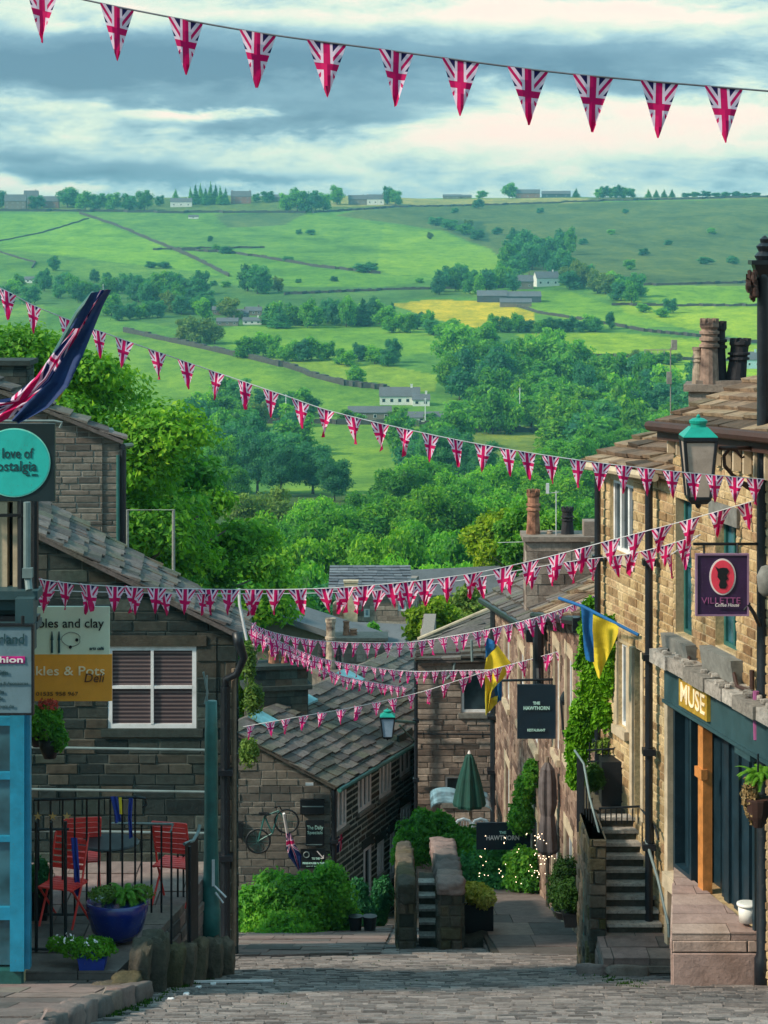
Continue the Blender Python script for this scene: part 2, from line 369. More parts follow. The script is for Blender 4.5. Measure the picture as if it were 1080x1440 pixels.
# ------------------------------------------------------------------ masonry
class WallF:
    """frame of a wall: A is its left and B its right end as one looks at its face"""
    def __init__(s, A, B):
        s.A = V2(A); s.d = (V2(B) - V2(A)); s.L = s.d.length; s.d.normalize(); s.n = Vector((s.d.y, -s.d.x, 0))
    def p(s, u, z, out=0): return s.A + s.d * u + s.n * out + Vector((0, 0, z))
def _f(z): return z if callable(z) else (lambda u: z)
def stone_wall(mb, w, zb, zt, ops=(), course=(.12, .2), length=(.22, .5), proud=(.008, .03), thick=.3, tints=(0, 1), seed=1, gap=.012, mi=0, mj=1, bev=.01, ends=False):
    rr = random.Random(seed); zb = _f(zb); zt = _f(zt); L = w.L
    # backing (mortar) with the openings left out
    us = {0, L}
    for (u0, u1, z0, z1) in ops: us |= {max(0, u0), min(L, u1)}
    k = max(1, int(L / .8)); us |= {L * i / k for i in range(k + 1)}
    us = sorted(us)
    for a, b in zip(us, us[1:]):
        if b - a < 1e-4: continue
        mid = (a + b) / 2; sp = sorted([(z0, z1) for (u0, u1, z0, z1) in ops if u0 - 1e-4 <= mid <= u1 + 1e-4])
        cur = None; segs = []; lo = (zb(a), zb(b))
        for (z0, z1) in sp:
            segs.append((lo, (z0, z0))); lo = (z1, z1)
        segs.append((lo, (zt(a), zt(b))))
        for (l, h) in segs:
            if max(h) - min(l) < .01: continue
            mb.face([w.p(a, l[0]), w.p(b, l[1]), w.p(b, max(h[1], l[1])), w.p(a, max(h[0], l[0]))], .5, mj)
            mb.face([w.p(b, l[1], -thick), w.p(a, l[0], -thick), w.p(a, max(h[0], l[0]), -thick), w.p(b, max(h[1], l[1]), -thick)], .5, mj)
        mb.face([w.p(a, zt(a)), w.p(b, zt(b)), w.p(b, zt(b), -thick), w.p(a, zt(a), -thick)], .5, mj)
    for (u0, u1, z0, z1) in ops:
        q = [(u0, z0), (u1, z0), (u1, z1), (u0, z1)]
        for (a, b) in zip(q, q[1:] + q[:1]): mb.face([w.p(*a), w.p(*a, -thick), w.p(*b, -thick), w.p(*b)], .6, mi)
    if ends:
        for u in (0, L): mb.face([w.p(u, zb(u)), w.p(u, zb(u), -thick), w.p(u, zt(u), -thick), w.p(u, zt(u))], .5, mi)
    z = min(zb(0), zb(L)); top = max(zt(L * i / 20) for i in range(21))
    while z < top:
        h = rr.uniform(*course); free = [(0, L)]
        for (u0, u1, z0, z1) in ops:
            if z0 < z + h - .03 and z1 > z + .03:
                nf = []
                for (a, b) in free:
                    if u1 <= a or u0 >= b: nf.append((a, b)); continue
                    if u0 > a: nf.append((a, u0))
                    if u1 < b: nf.append((u1, b))
                free = nf
        for (a, b) in free:
            u = a - (rr.uniform(0, .1))
            while u < b - .02:
                l = rr.uniform(*length); e = min(u + l, b)
                if b - e < .09: e = b
                s0 = max(u, a)
                if e - s0 > .03:
                    g = gap / 2; x0, x1, y0, y1 = s0 + g, e - g, z + g, z + h - g
                    tl, tr = min(y1, zt(x0) - .004), min(y1, zt(x1) - .004); bl, br = max(y0, zb(x0)), max(y0, zb(x1))
                    if tl > bl + .01 or tr > br + .01:
                        tl = max(tl, bl); tr = max(tr, br)
                        pr = rr.uniform(*proud); t = tints[0] + (tints[1] - tints[0]) * rr.random()
                        j = [rr.uniform(-.004, .006) for _ in range(8)]; bv = min(bev, (x1 - x0) / 3, max(.001, (tl - bl) / 3))
                        o = [w.p(x0 + j[0], bl), w.p(x1 + j[1], br), w.p(x1 + j[1], tr), w.p(x0 + j[0], tl)]
                        i_ = [w.p(x0 + bv + j[0], bl + bv, pr + j[4]), w.p(x1 - bv + j[1], br + bv, pr + j[5]), w.p(x1 - bv + j[1], max(tr - bv, br + bv), pr + j[6]), w.p(x0 + bv + j[0], max(tl - bv, bl + bv), pr + j[7])]
                        n = len(mb.v); mb.v.extend(o + i_)
                        for f in ((4, 5, 6, 7), (0, 1, 5, 4), (1, 2, 6, 5), (2, 3, 7, 6), (3, 0, 4, 7)):
                            mb.f.append(tuple(n + q for q in f)); mb.t.append(t); mb.m.append(mi)
                u = e if e > u + .02 else u + .05
        z += h
def block(mb, w, u0, u1, z0, z1, o0, o1, tint=.5, m=0):
    mb.box(w.p(u0, z0, o0), w.d * (u1 - u0), w.n * (o1 - o0), Vector((0, 0, z1 - z0)), tint, m)
def window(parent, w, u0, u1, z0, z1, cols=2, rows=2, rec=.12, bar=.05, mull=.035, frame='white', glass='glass', sill=None, lintel=None, label=None, surround=None, sillout=.08, sillh=.12, over=.08, mullrec=None):
    mb = MB(); b = bar; t = .05
    for (a, c, e, f) in ((u0, u0 + b, z0, z1), (u1 - b, u1, z0, z1), (u0 + b, u1 - b, z0, z0 + b), (u0 + b, u1 - b, z1 - b, z1)):
        block(mb, w, a, c, e, f, -rec, -rec + t)
    for i in range(1, cols):
        x = u0 + (u1 - u0) * i / cols; block(mb, w, x - mull / 2, x + mull / 2, z0 + b, z1 - b, -rec + .004, -rec + t + .006)
    for i in range(1, rows):
        z = z0 + (z1 - z0) * i / rows; block(mb, w, u0 + b, u1 - b, z - mull / 2, z + mull / 2, -rec + .001, -rec + t + .002)
    wn = mb.build('window', M[frame], parent)
    if label: wn['label'] = label
    g = MB(); block(g, w, u0 + b * .4, u1 - b * .4, z0 + b * .4, z1 - b * .4, -rec - .01, -rec + .014); g.build('pane', M[glass], wn)
    if sill:
        g = MB(); block(g, w, u0 - over, u1 + over, z0 - sillh, z0 - .002, -rec, sillout); g.build('sill', M[sill], wn)
    if lintel:
        g = MB(); block(g, w, u0 - over * 1.5, u1 + over * 1.5, z1 + .002, z1 + .2, -rec, .035); g.build('lintel', M[lintel], wn)
    if surround:
        g = MB()
        block(g, w, u0 - .13, u0 - .002, z0, z1, -.05, .03); g.build('jamb', M[surround], wn); g = MB(); block(g, w, u1 + .002, u1 + .13, z0, z1, -.05, .03); g.build('jamb', M[surround], wn)
    return wn
def slates(mb, e0, e1, r0, r1, course=.3, width=(.25, .6), th=.04, seed=3, tints=(0, 1), base=.06, jit=.03, mi=0):
    """stone slates on the quad eave e0-e1, ridge r0-r1"""
    rr = random.Random(seed); e0, e1, r0, r1 = map(Vector, (e0, e1, r0, r1))
    nrm = (e1 - e0).cross(r0 - e0).normalized()
    if nrm.z < 0: nrm = -nrm
    def P(u, v, h=0): return (e0.lerp(e1, u)).lerp(r0.lerp(r1, u), v) + nrm * h
    mb.hexa([P(0, 0, -base), P(1, 0, -base), P(1, 1, -base), P(0, 1, -base), P(0, 0), P(1, 0), P(1, 1), P(0, 1)], .3, mi)
    sl = ((r0 - e0).length + (r1 - e1).length) / 2; wl = ((e1 - e0).length + (r1 - r0).length) / 2
    nc = max(2, int(sl / course)); 
    for i in range(nc):
        v0 = i / nc - .012; v1 = min(1, (i + 1.25) / nc); u = -rr.random() * .3 * width[0] / wl
        while u < 1:
            du = rr.uniform(*width) / wl; a = max(u, -.004); b = min(u + du, 1.004)
            if 1 - b < .3 * width[0] / wl: b = 1.004
            if b - a > .02 / wl:
                g = .006 / wl; jv = rr.uniform(-jit, jit) / sl; h0 = th + rr.uniform(.2, 1) * th; h1 = .004 + rr.random() * .01; hx = rr.uniform(-.3, .3) * th
                t = tints[0] + (tints[1] - tints[0]) * rr.random()
                mb.hexa([P(a + g, v0 + jv, h0 - th), P(b - g, v0 + jv, h0 - th), P(b - g, v1, 0.001), P(a + g, v1, 0.001),
                         P(a + g, v0 + jv, h0 + hx), P(b - g, v0 + jv, h0 - hx), P(b - g, v1, h1), P(a + g, v1, h1)], t, mi, bottom=True)
            u = b if b > u else u + .05
def stack(mb, c, sx, sy, z0, z1, rz=0, course=.17, seed=1, cap=True, mi=0, capm=None):
    rr = random.Random(seed); z = z0; c = Vector((c[0], c[1], 0)); r = Matrix.Rotation(rz, 3, 'Z')
    while z < z1 - .02:
        h = min(rr.uniform(course * .8, course * 1.2), z1 - z)
        for side in range(4):
            rl = Matrix.Rotation(rz + side * math.pi / 2, 3, 'Z'); L = sx if side % 2 == 0 else sy; D = sy if side % 2 == 0 else sx
            u = -L / 2
            while u < L / 2 - .01:
                e = min(u + rr.uniform(.2, .45), L / 2)
                if L / 2 - e < .08: e = L / 2
                pr = rr.uniform(0, .015)
                o = c + rl @ Vector((u + .004, -D / 2 - pr, z + .005)); mb.box(o, rl @ Vector((e - u - .008, 0, 0)), rl @ Vector((0, D * .3, 0)), Vector((0, 0, h - .01)), rr.random(), mi)
                u = e
        z += h
    mb.cbox(c + Vector((0, 0, z0)), sx - .03, sy - .03, z1 - z0 - .005, .5, mi, rz)
    if cap:
        mb.cbox(c + Vector((0, 0, z1)), sx + .14, sy + .14, .09, .35, mi if capm is None else capm, rz)
def chimney_pot(parent, c, h, r, mat, seed=0, rings=2, crown=True, lean=(0, 0), taper=.8, n=14, flare=1.25):
    mb = MB(); pr = [(r, 0), (r * 1.02, h * .06)]
    z = .1
    pr += [(r * (1 - (1 - taper) * .9), h * .55)]
    for k in range(rings):
        a = .58 + k * .1; pr += [(r * taper, h * a), (r * taper * flare, h * (a + .01)), (r * taper * flare, h * (a + .05)), (r * taper, h * (a + .06))]
    pr += [(r * taper, h * .86), (r * taper * flare * .95, h * .9), (r * taper * flare * .95, h * .96)]
    mb.lathe(c, pr, n, .5)
    if crown:
        for k in range(8):
            an = k * math.pi / 4; rr = r * taper * .98
            mb.cbox(Vector(c) + Vector((math.cos(an) * rr, math.sin(an) * rr, h * .955)), r * .28, r * .4, h * .07, .5, 0, an)
    if lean != (0, 0):
        for v in mb.v: k = v.z - c[2]; v.x += lean[0] * k; v.y += lean[1] * k
    return mb.build('chimney_pot', mat, parent, smooth=False)
# ------------------------------------------------------------------ camera, sun, sky
cam = bpy.data.cameras.new('camera'); co = bpy.data.objects.new('camera', cam); COL.objects.link(co); sc.camera = co
co.location = (0, 0, 0); co.rotation_euler = (math.pi / 2, 0, 0)
cam.sensor_fit = 'HORIZONTAL'; cam.sensor_width = 36; cam.lens = 36 * F / 1080; cam.shift_y = -(720 - HY) / 1080
cam.clip_start = .5; cam.clip_end = 20000
SUNV = Vector((-.80, -.30, .66)).normalized()
sl = bpy.data.lights.new('sun', 'SUN'); sl.energy = 2.9; sl.angle = math.radians(6); sl.color = (1, .86, .66)
so = bpy.data.objects.new('sun', sl); COL.objects.link(so); so.rotation_euler = SUNV.to_track_quat('Z', 'Y').to_euler(); so.location = (-30, -20, 40)

wd = bpy.data.worlds.new('World'); sc.world = wd; wd.use_nodes = True
nt = wd.node_tree; nt.nodes.clear()
wo = N(nt, 'ShaderNodeOutputWorld'); bg = N(nt, 'ShaderNodeBackground'); nt.links.new(bg.outputs[0], wo.inputs[0])
sky = N(nt, 'ShaderNodeTexSky'); sky.sky_type = 'NISHITA'; sky.sun_disc = False
sky.sun_elevation = math.asin(SUNV.z); sky.sun_rotation = math.atan2(SUNV.x, SUNV.y)
skc = MIX(nt, 1.0, sky.outputs[0], (.10, .10, .10), 'MULTIPLY')
tc = N(nt, 'ShaderNodeTexCoord'); sp = N(nt, 'ShaderNodeSeparateXYZ'); nt.links.new(tc.outputs['Generated'], sp.inputs[0])
yy = MTH(nt, 'MAXIMUM', MTH(nt, 'ABSOLUTE', sp.outputs[1]), .12)
az = MTH(nt, 'DIVIDE', sp.outputs[0], yy); el = MTH(nt, 'DIVIDE', sp.outputs[2], yy)
cb = N(nt, 'ShaderNodeCombineXYZ'); nt.links.new(MTH(nt, 'MULTIPLY', az, 9.0), cb.inputs[0]); nt.links.new(MTH(nt, 'MULTIPLY', el, 30.0), cb.inputs[1])
n1 = NOISE(nt, 1.5, 9, .62, cb.outputs[0], .25)
cb2 = N(nt, 'ShaderNodeCombineXYZ'); nt.links.new(MTH(nt, 'MULTIPLY', az, 26.0), cb2.inputs[0]); nt.links.new(MTH(nt, 'MULTIPLY', el, 70.0), cb2.inputs[1]); cb2.inputs[2].default_value = 3.3
n2 = NOISE(nt, 1.3, 8, .62, cb2.outputs[0], .2)
azn = MTH(nt, 'ADD', az, MTH(nt, 'MULTIPLY', MTH(nt, 'SUBTRACT', n2, .5), .035))
eln = MTH(nt, 'ADD', el, MTH(nt, 'MULTIPLY', MTH(nt, 'SUBTRACT', n1, .5), .022))
dens = MTH(nt, 'ADD', MTH(nt, 'MULTIPLY', MTH(nt, 'SUBTRACT', n1, .5), 1.7), MTH(nt, 'MULTIPLY', MTH(nt, 'SUBTRACT', n2, .5), 1.1))
# banks of cloud: (centre px, centre py, half width, half height, darkness)
for (cx, cy, rx, ry, am) in ((180, 85, 330, 40, .95), (60, 105, 160, 28, .4), (760, 88, 420, 24, .8), (430, 168, 170, 24, 1.0), (540, 135, 160, 14, .3), (140, 242, 120, 14, .85), (330, 252, 130, 7, .5),
                             (900, 245, 190, 16, .12), (290, 158, 110, 9, -1.1), (640, 190, 240, 24, -.5), (900, 170, 240, 42, -.6), (620, 18, 460, 18, -.5), (60, 262, 80, 10, -.4), (20, 215, 70, 9, .4),
                             (960, 20, 160, 12, -.3), (90, 38, 60, 10, -.5), (380, 10, 200, 14, .1), (1000, 120, 200, 14, .3)):
    dx = MTH(nt, 'DIVIDE', MTH(nt, 'SUBTRACT', azn, (cx - CX) / F), rx / F); dy = MTH(nt, 'DIVIDE', MTH(nt, 'SUBTRACT', eln, -(cy - HY) / F), ry / F)
    r2 = MTH(nt, 'ADD', MTH(nt, 'MULTIPLY', dx, dx), MTH(nt, 'MULTIPLY', dy, dy))
    g = MTH(nt, 'POWER', 2.718, MTH(nt, 'MULTIPLY', r2, -.9))
    dens = MTH(nt, 'ADD', dens, MTH(nt, 'MULTIPLY', g, am))
dens = MTH(nt, 'ADD', MTH(nt, 'MULTIPLY', dens, .5), .42)
cl = RAMP(nt, dens, [(0.0, (.78, .575, .485)), (.20, (.70, .61, .50)), (.34, (.49, .58, .47)), (.47, (.28, .42, .44)), (.60, (.13, .245, .315)), (.88, (.06, .145, .215))])
# fade the modelled banks into an even veil high up and behind
hi = RAMP(nt, el, [(.13, (0, 0, 0)), (.35, (1, 1, 1))])
cl = MIX(nt, hi, cl, (.27, .53, .60))
fin = MIX(nt, .86, skc, cl)
nt.links.new(fin, bg.inputs[0]); bg.inputs[1].default_value = 1.0
sc.view_settings.view_transform = 'Standard'; sc.view_settings.look = 'None'; sc.view_settings.exposure = .72; sc.view_settings.gamma = 1

# ------------------------------------------------------------------ terrain
PROF = [(-60, 14), (-10, 1.1), (0, -1.66), (40, -13.2), (62, -19.2), (80, -23.2), (110, -29), (150, -35.5), (200, -42), (300, -52.5), (450, -64), (600, -73), (700, -76.5), (800, -77), (860, -75.5), (950, -71.9),
        (1050, -65.8), (1200, -58), (1400, -45.7), (1550, -36.7), (1750, -25.7), (1950, -13.6), (2200, 5), (2400, 24), (2600, 44), (2680, 49), (2760, 49), (3300, 10), (5000, -80), (9000, -90)]
def prof(d):
    for (a, za), (b, zb) in zip(PROF, PROF[1:]):
        if d <= b:
            return za + (zb - za) * (d - a) / (b - a)
    return PROF[-1][1]
def sstep(a, b, x):
    t = max(0, min(1, (x - a) / (b - a))); return t * t * (3 - 2 * t)
def H(X, d):
    z = prof(d)
    a = sstep(700, 1300, d)
    if a > 0:
        z += a * 5.0 * noise.noise(Vector((X * .004, d * .0035, 1.7))) + a * 1.6 * noise.noise(Vector((X * .013, d * .011, 9)))
        z -= sstep(2300, 2700, d) * 2.0
    if d < 500: z += sstep(70, 200, d) * 1.5 * noise.noise(Vector((X * .02, d * .02, 4)))
    if d < 90: z -= .05
    return z
def ground_px(px, py, d0=640.0, d1=2720.0):
    u = (px - CX) / F; s = -(py - HY) / F; d = d0
    while d < d1:
        if H(u * d, d) >= s * d:
            return Vector((u * d, d, H(u * d, d)))
        d *= 1.004
    return Vector((u * d1, d1, H(u * d1, d1)))
def inpoly(x, y, P):
    c = False; j = len(P) - 1
    for i in range(len(P)):
        if (P[i][1] > y) != (P[j][1] > y) and x < (P[j][0] - P[i][0]) * (y - P[i][1]) / (P[j][1] - P[i][1]) + P[i][0]: c = not c
        j = i
    return c
BG = (.105, .24, .045); YG = (.20, .34, .03); MG = (.085, .20, .05); MOOR = (.085, .125, .055); DK = (.035, .08, .045); TAN = (.26, .25, .12); YEL = (.42, .34, .03); OL = (.17, .22, .06); LIM = (.22, .33, .03)
FIELDS = [
 ([(-200, 255), (1300, 255), (1300, 700), (-200, 700)], MG),
 ([(-200, 262), (560, 262), (560, 297), (-200, 297)], (.10, .15, .06)),
 ([(400, 270), (830, 262), (830, 284), (600, 289), (400, 292)], TAN),
 ([(820, 262), (1300, 262), (1300, 276), (830, 283)], (.13, .15, .07)),
 ([(-200, 299), (115, 301), (128, 307), (0, 345), (-200, 380)], (.12, .26, .045)),
 ([(128, 307), (230, 347), (320, 389), (200, 372), (0, 352), (0, 346)], (.135, .28, .04)),
 ([(0, 350), (190, 372), (320, 392), (330, 402), (150, 400), (0, 378)], (.095, .20, .05)),
 ([(120, 301), (420, 300), (445, 310), (400, 330), (372, 348), (235, 346)], (.105, .22, .055)),
 ([(420, 300), (540, 316), (530, 380), (440, 372), (372, 349), (400, 330)], (.11, .23, .045)),
 ([(300, 301), (430, 300), (400, 316), (320, 320)], (.085, .14, .07)),
 ([(238, 349), (370, 351), (440, 377), (560, 388), (690, 384), (560, 402), (400, 408), (330, 398)], (.10, .225, .04)),
 ([(540, 314), (620, 326), (690, 352), (722, 384), (560, 387), (528, 380)], (.14, .27, .04)),
 ([(540, 290), (1300, 276), (1300, 402), (905, 402), (860, 395), (725, 384), (690, 350), (620, 324), (540, 312), (470, 303)], MOOR),
 ([(600, 305), (680, 312), (690, 340), (640, 330)], DK),
 ([(560, 402), (700, 405), (700, 418), (600, 418), (540, 425), (400, 412)], (.07, .15, .05)),
 ([(0, 395), (150, 402), (330, 402), (560, 404), (560, 430), (300, 470), (0, 420)], (.065, .15, .055)),
 ([(-100, 405), (60, 428), (70, 470), (-100, 460)], (.12, .23, .06)),
 ([(552, 427), (600, 421), (700, 424), (757, 440), (746, 463), (670, 462), (600, 446)], YEL),
 ([(640, 408), (800, 410), (960, 460), (860, 462), (757, 441), (700, 424)], (.14, .27, .035)),
 ([(905, 402), (1300, 402), (1300, 431), (950, 431), (905, 415)], (.15, .28, .035)),
 ([(860, 415), (950, 431), (1300, 431), (1300, 480), (1060, 478), (960, 462), (880, 440)], LIM),
 ([(720, 470), (860, 467), (1060, 484), (1300, 486), (1300, 506), (900, 504), (830, 500), (760, 490)], LIM),
 ([(840, 505), (1300, 512), (1300, 540), (850, 530)], YG),
 ([(300, 460), (540, 455), (620, 470), (640, 490), (540, 505), (420, 508), (320, 488)], (.13, .26, .04)),
 ([(260, 478), (330, 497), (450, 507), (560, 515), (618, 528), (612, 552), (540, 545), (480, 536), (400, 514)], (.20, .30, .05)),
 ([(-100, 462), (175, 466), (270, 487), (400, 517), (480, 541), (545, 549), (520, 600), (330, 600), (-100, 560)], (.125, .24, .045)),
 ([(600, 590), (820, 606), (820, 648), (600, 640)], OL),
 ([(400, 592), (600, 592), (600, 700), (380, 690)], (.13, .24, .045)),
]
def field_col(px, py):
    c = FIELDS[0][1]
    for P, k in FIELDS[1:]:
        if inpoly(px, py, P): c = k
    return c
m, nt, bs, out = _nt('meadow_and_moor'); M['land'] = m
at = N(nt, 'ShaderNodeAttribute', attribute_name='field')
v = OBJC(nt, 1, .55, 1)
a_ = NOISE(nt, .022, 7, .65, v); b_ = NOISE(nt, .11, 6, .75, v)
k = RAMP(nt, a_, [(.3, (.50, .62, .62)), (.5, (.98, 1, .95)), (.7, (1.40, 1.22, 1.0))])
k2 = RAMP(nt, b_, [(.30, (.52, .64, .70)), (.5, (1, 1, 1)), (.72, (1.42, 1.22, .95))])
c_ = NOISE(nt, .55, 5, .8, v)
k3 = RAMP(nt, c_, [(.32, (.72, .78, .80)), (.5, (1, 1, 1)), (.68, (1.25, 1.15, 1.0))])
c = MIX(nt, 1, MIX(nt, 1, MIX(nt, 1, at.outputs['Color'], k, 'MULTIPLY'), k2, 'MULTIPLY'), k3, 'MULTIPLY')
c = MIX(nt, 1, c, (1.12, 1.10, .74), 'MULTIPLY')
nt.links.new(c, bs.inputs['Base Color']); bs.inputs['Roughness'].default_value = .95; bs.inputs['Specular IOR Level'].default_value = .1
BUMP(nt, bs, b_, .6, 1.2)
us = [-.75, -.6, -.5, -.4, -.32, -.27, -.23, -.21] + [-.195 + .0014 * i for i in range(280)] + [.21, .23, .27, .32, .4, .5, .6, .75]
ds = [-60, -30, -10, 0, 10, 20, 30, 40, 50, 60, 70, 80, 90] + [100 + 10 * i for i in range(50)]
d = 605.0
while d < 2760: ds.append(d); d += 5.5 if d < 1200 else 7.5
ds += [2780, 2900, 3100, 3280]
vs = []; fc = []
for d in ds:
    for u in us:
        X = u * max(d, 60.0); z = H(X, d); vs.append((X, d, z))
        if d < 600: fc.append((.06, .10, .035, 1) if d > 70 else (.09, .085, .07, 1))
        elif d > 2700 or abs(u) > .25: fc.append((*MG, 1))
        else:
            wx = 5 * noise.noise(Vector((X * .02, d * .01, 3))); wy = 1.6 * noise.noise(Vector((X * .02, d * .01, 7)))
            fc.append((*field_col(CX + F * X / d + wx, HY - F * z / d + wy), 1))
nu = len(us)
fs = [(i * nu + j, i * nu + j + 1, (i + 1) * nu + j + 1, (i + 1) * nu + j) for i in range(len(ds) - 1) for j in range(nu - 1)]
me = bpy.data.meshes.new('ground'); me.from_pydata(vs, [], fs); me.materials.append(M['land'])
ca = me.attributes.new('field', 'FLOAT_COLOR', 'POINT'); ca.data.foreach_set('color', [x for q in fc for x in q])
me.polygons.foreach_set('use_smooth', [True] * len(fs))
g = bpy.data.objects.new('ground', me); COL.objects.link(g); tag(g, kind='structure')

# haze: one closed volume round everything
hz = MB(); hz.box((-3200, -90, -101), (6400, 0, 0), (0, 3400, 0), (0, 0, 181))
mh = bpy.data.materials.new('thin_haze'); mh.use_nodes = True; nh = mh.node_tree; nh.nodes.clear()
ho = N(nh, 'ShaderNodeOutputMaterial'); pv = N(nh, 'ShaderNodeVolumePrincipled'); pv.inputs['Color'].default_value = (.26, .80, 1.0, 1); pv.inputs['Density'].default_value = HAZE
nh.links.new(pv.outputs[0], ho.inputs['Volume'])
tag(hz.build('haze', mh), kind='stuff')

# ------------------------------------------------------------------ trees
def crown(mb, lobes, n, ls, seed, core=True, flat=.0, tmin=0, tmax=1, shell=(.74, 1.06)):
    rr = random.Random(seed); tot = sum((a * b + b * c + a * c) for (_, (a, b, c)) in lobes)
    for li, (c, (a, b, e)) in enumerate(lobes):
        c = Vector(c); cnt = int(n * (a * b + b * e + a * e) / tot); lt = rr.uniform(-.16, .16); off = Vector((seed, li * 3.1, 0))
        for _ in range(cnt):
            q = Vector((rr.gauss(0, 1), rr.gauss(0, 1), rr.gauss(0, 1))).normalized()
            if q.z < -.45 and rr.random() < .6: q.z = -q.z
            rad = rr.uniform(*shell) * (1 + .30 * noise.noise(q * 2.6 + off) + .16 * noise.noise(q * 6.5 + off))
            p = c + Vector((q.x * a, q.y * b, q.z * e)) * rad
            if any(((p.x - c2[0]) / a2) ** 2 + ((p.y - c2[1]) / b2) ** 2 + ((p.z - c2[2]) / e2) ** 2 < .45 for k2, (c2, (a2, b2, e2)) in enumerate(lobes) if k2 != li): continue
            nn = (q * .7 + Vector((rr.gauss(0, .6), rr.gauss(0, .6), rr.gauss(0, .5) + flat))).normalized()
            t1 = nn.orthogonal().normalized(); an = rr.uniform(0, 6.28); t2 = nn.cross(t1)
            u = t1 * math.cos(an) + t2 * math.sin(an); w = nn.cross(u); s = ls * rr.uniform(.55, 1.45)
            tn = .5 + lt + rr.gauss(0, .16) + .22 * noise.noise(p * (3.0 / max(a, .01)) * .5); tn = tmin + (tmax - tmin) * max(0, min(1, tn))
            nv = len(mb.v); mb.v.extend([p - u * s, p - w * s * rr.uniform(.35, .65) + nn * s * .15, p + u * s, p + w * s * rr.uniform(.35, .65) + nn * s * .15])
            mb.f.append((nv, nv + 1, nv + 2, nv + 3)); mb.t.append(tn); mb.m.append(0)
        if core:  # inner core in the darkest leaf tones, shade inside the crown put into colour
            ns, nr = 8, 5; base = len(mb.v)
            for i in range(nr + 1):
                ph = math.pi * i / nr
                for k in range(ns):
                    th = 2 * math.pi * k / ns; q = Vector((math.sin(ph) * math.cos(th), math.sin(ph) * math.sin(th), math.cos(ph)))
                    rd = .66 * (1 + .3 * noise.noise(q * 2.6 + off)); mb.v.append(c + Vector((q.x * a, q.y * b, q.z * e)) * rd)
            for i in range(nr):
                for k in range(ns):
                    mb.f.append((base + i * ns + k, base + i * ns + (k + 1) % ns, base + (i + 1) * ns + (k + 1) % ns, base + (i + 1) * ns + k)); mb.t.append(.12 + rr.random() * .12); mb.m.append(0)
def trunk(mb, h, r, seed, limbs=5, lean=0, reach=.35, m=0):
    rr = random.Random(seed); pts = []; rs = []
    for i in range(7):
        f = i / 6; pts.append(Vector((lean * f + rr.uniform(-.02, .02) * h * f, rr.uniform(-.02, .02) * h * f, h * f))); rs.append(r * (1.25 - f) if i else r * 1.5)
    mb.tube(pts, rs, 8, .5, m)
    for k in range(limbs):
        f = .35 + .5 * k / limbs; p0 = pts[0].lerp(pts[-1], f); an = k * 2.4 + rr.random(); L = h * reach * rr.uniform(.7, 1.1)
        p1 = p0 + Vector((math.cos(an) * L * .5, math.sin(an) * L * .5, L * .4)); p2 = p0 + Vector((math.cos(an) * L, math.sin(an) * L, L * rr.uniform(.5, .9)))
        mb.tube([p0, p1, p2], [r * .5, r * .3, r * .1], 6, .5, m)
def round_lobes(seed, n=9, wx=.42, z0=.30, z1=1.0, rad=(.17, .27), squash=.8):
    rr = random.Random(seed); L = []; zc = (z0 + z1) / 2; zh = (z1 - z0) / 2
    L.append(((0, 0, zc), (wx * .6, wx * .6, zh * .72)))
    for k in range(n):
        an = k * 2.399 + rr.random() * .5; f = (k + .5) / n; z = z0 + (z1 - z0) * (.12 + .76 * f); w = wx * math.sqrt(max(.05, 1 - ((z - zc) / zh * .95) ** 2)) * rr.uniform(.55, .95)
        r = rr.uniform(*rad) * (1 - .25 * f); L.append(((math.cos(an) * w * .75, math.sin(an) * w * .75, min(z, z1 - r * squash * .8)), (r, r, r * squash)))
    return L
PROTO = {}
def proto(key, lobes, n, ls, seed, mat, merged, th=.55, tr=.022, core=True, flat=0.1, limbs=5):
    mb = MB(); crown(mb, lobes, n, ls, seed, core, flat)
    if merged:
        k0 = len(mb.f); trunk(mb, th, tr, seed, 0); 
        for i in range(k0, len(mb.f)): mb.m[i] = 1
        PROTO[key] = (mb.mesh(key, [mat, M['bark']]), None)
    else:
        tb = MB(); trunk(tb, th, tr, seed, limbs)
        PROTO[key] = (mb.mesh(key, [mat]), tb.mesh(key + '_trunk', [M['bark']], True))
for i in range(3):
    for kind in ('mid', 'dark', 'olive', 'near'):
        proto(f'far_{kind}{i}', round_lobes(10 + i, 7, .44, .06, 1.0, (.2, .3)), 1300, .045, 20 + i, G[kind], True, .5, .02)
for i in range(3):
    for kind in ('mid', 'near', 'dark', 'olive', 'lime'):
        if kind in ('olive', 'lime') and i == 2: continue
        proto(f'med_{kind}{i}', round_lobes(40 + i, 13, .46, .16, 1.0, (.15, .24)), 9000, .0185, 50 + i, G[kind], False)
def spruce_lobes(seed):
    rr = random.Random(seed); L = []
    for k in range(8):
        f = k / 7; L.append(((rr.uniform(-.02, .02), rr.uniform(-.02, .02), .10 + .82 * f), (.22 * (1.05 - f), .22 * (1.05 - f), .09)))
    return L
proto('conifer0', spruce_lobes(3), 1500, .028, 71, G['dark'], True, .9, .015)
proto('conifer1', spruce_lobes(8), 1500, .028, 72, G['mid'], True, .9, .015)
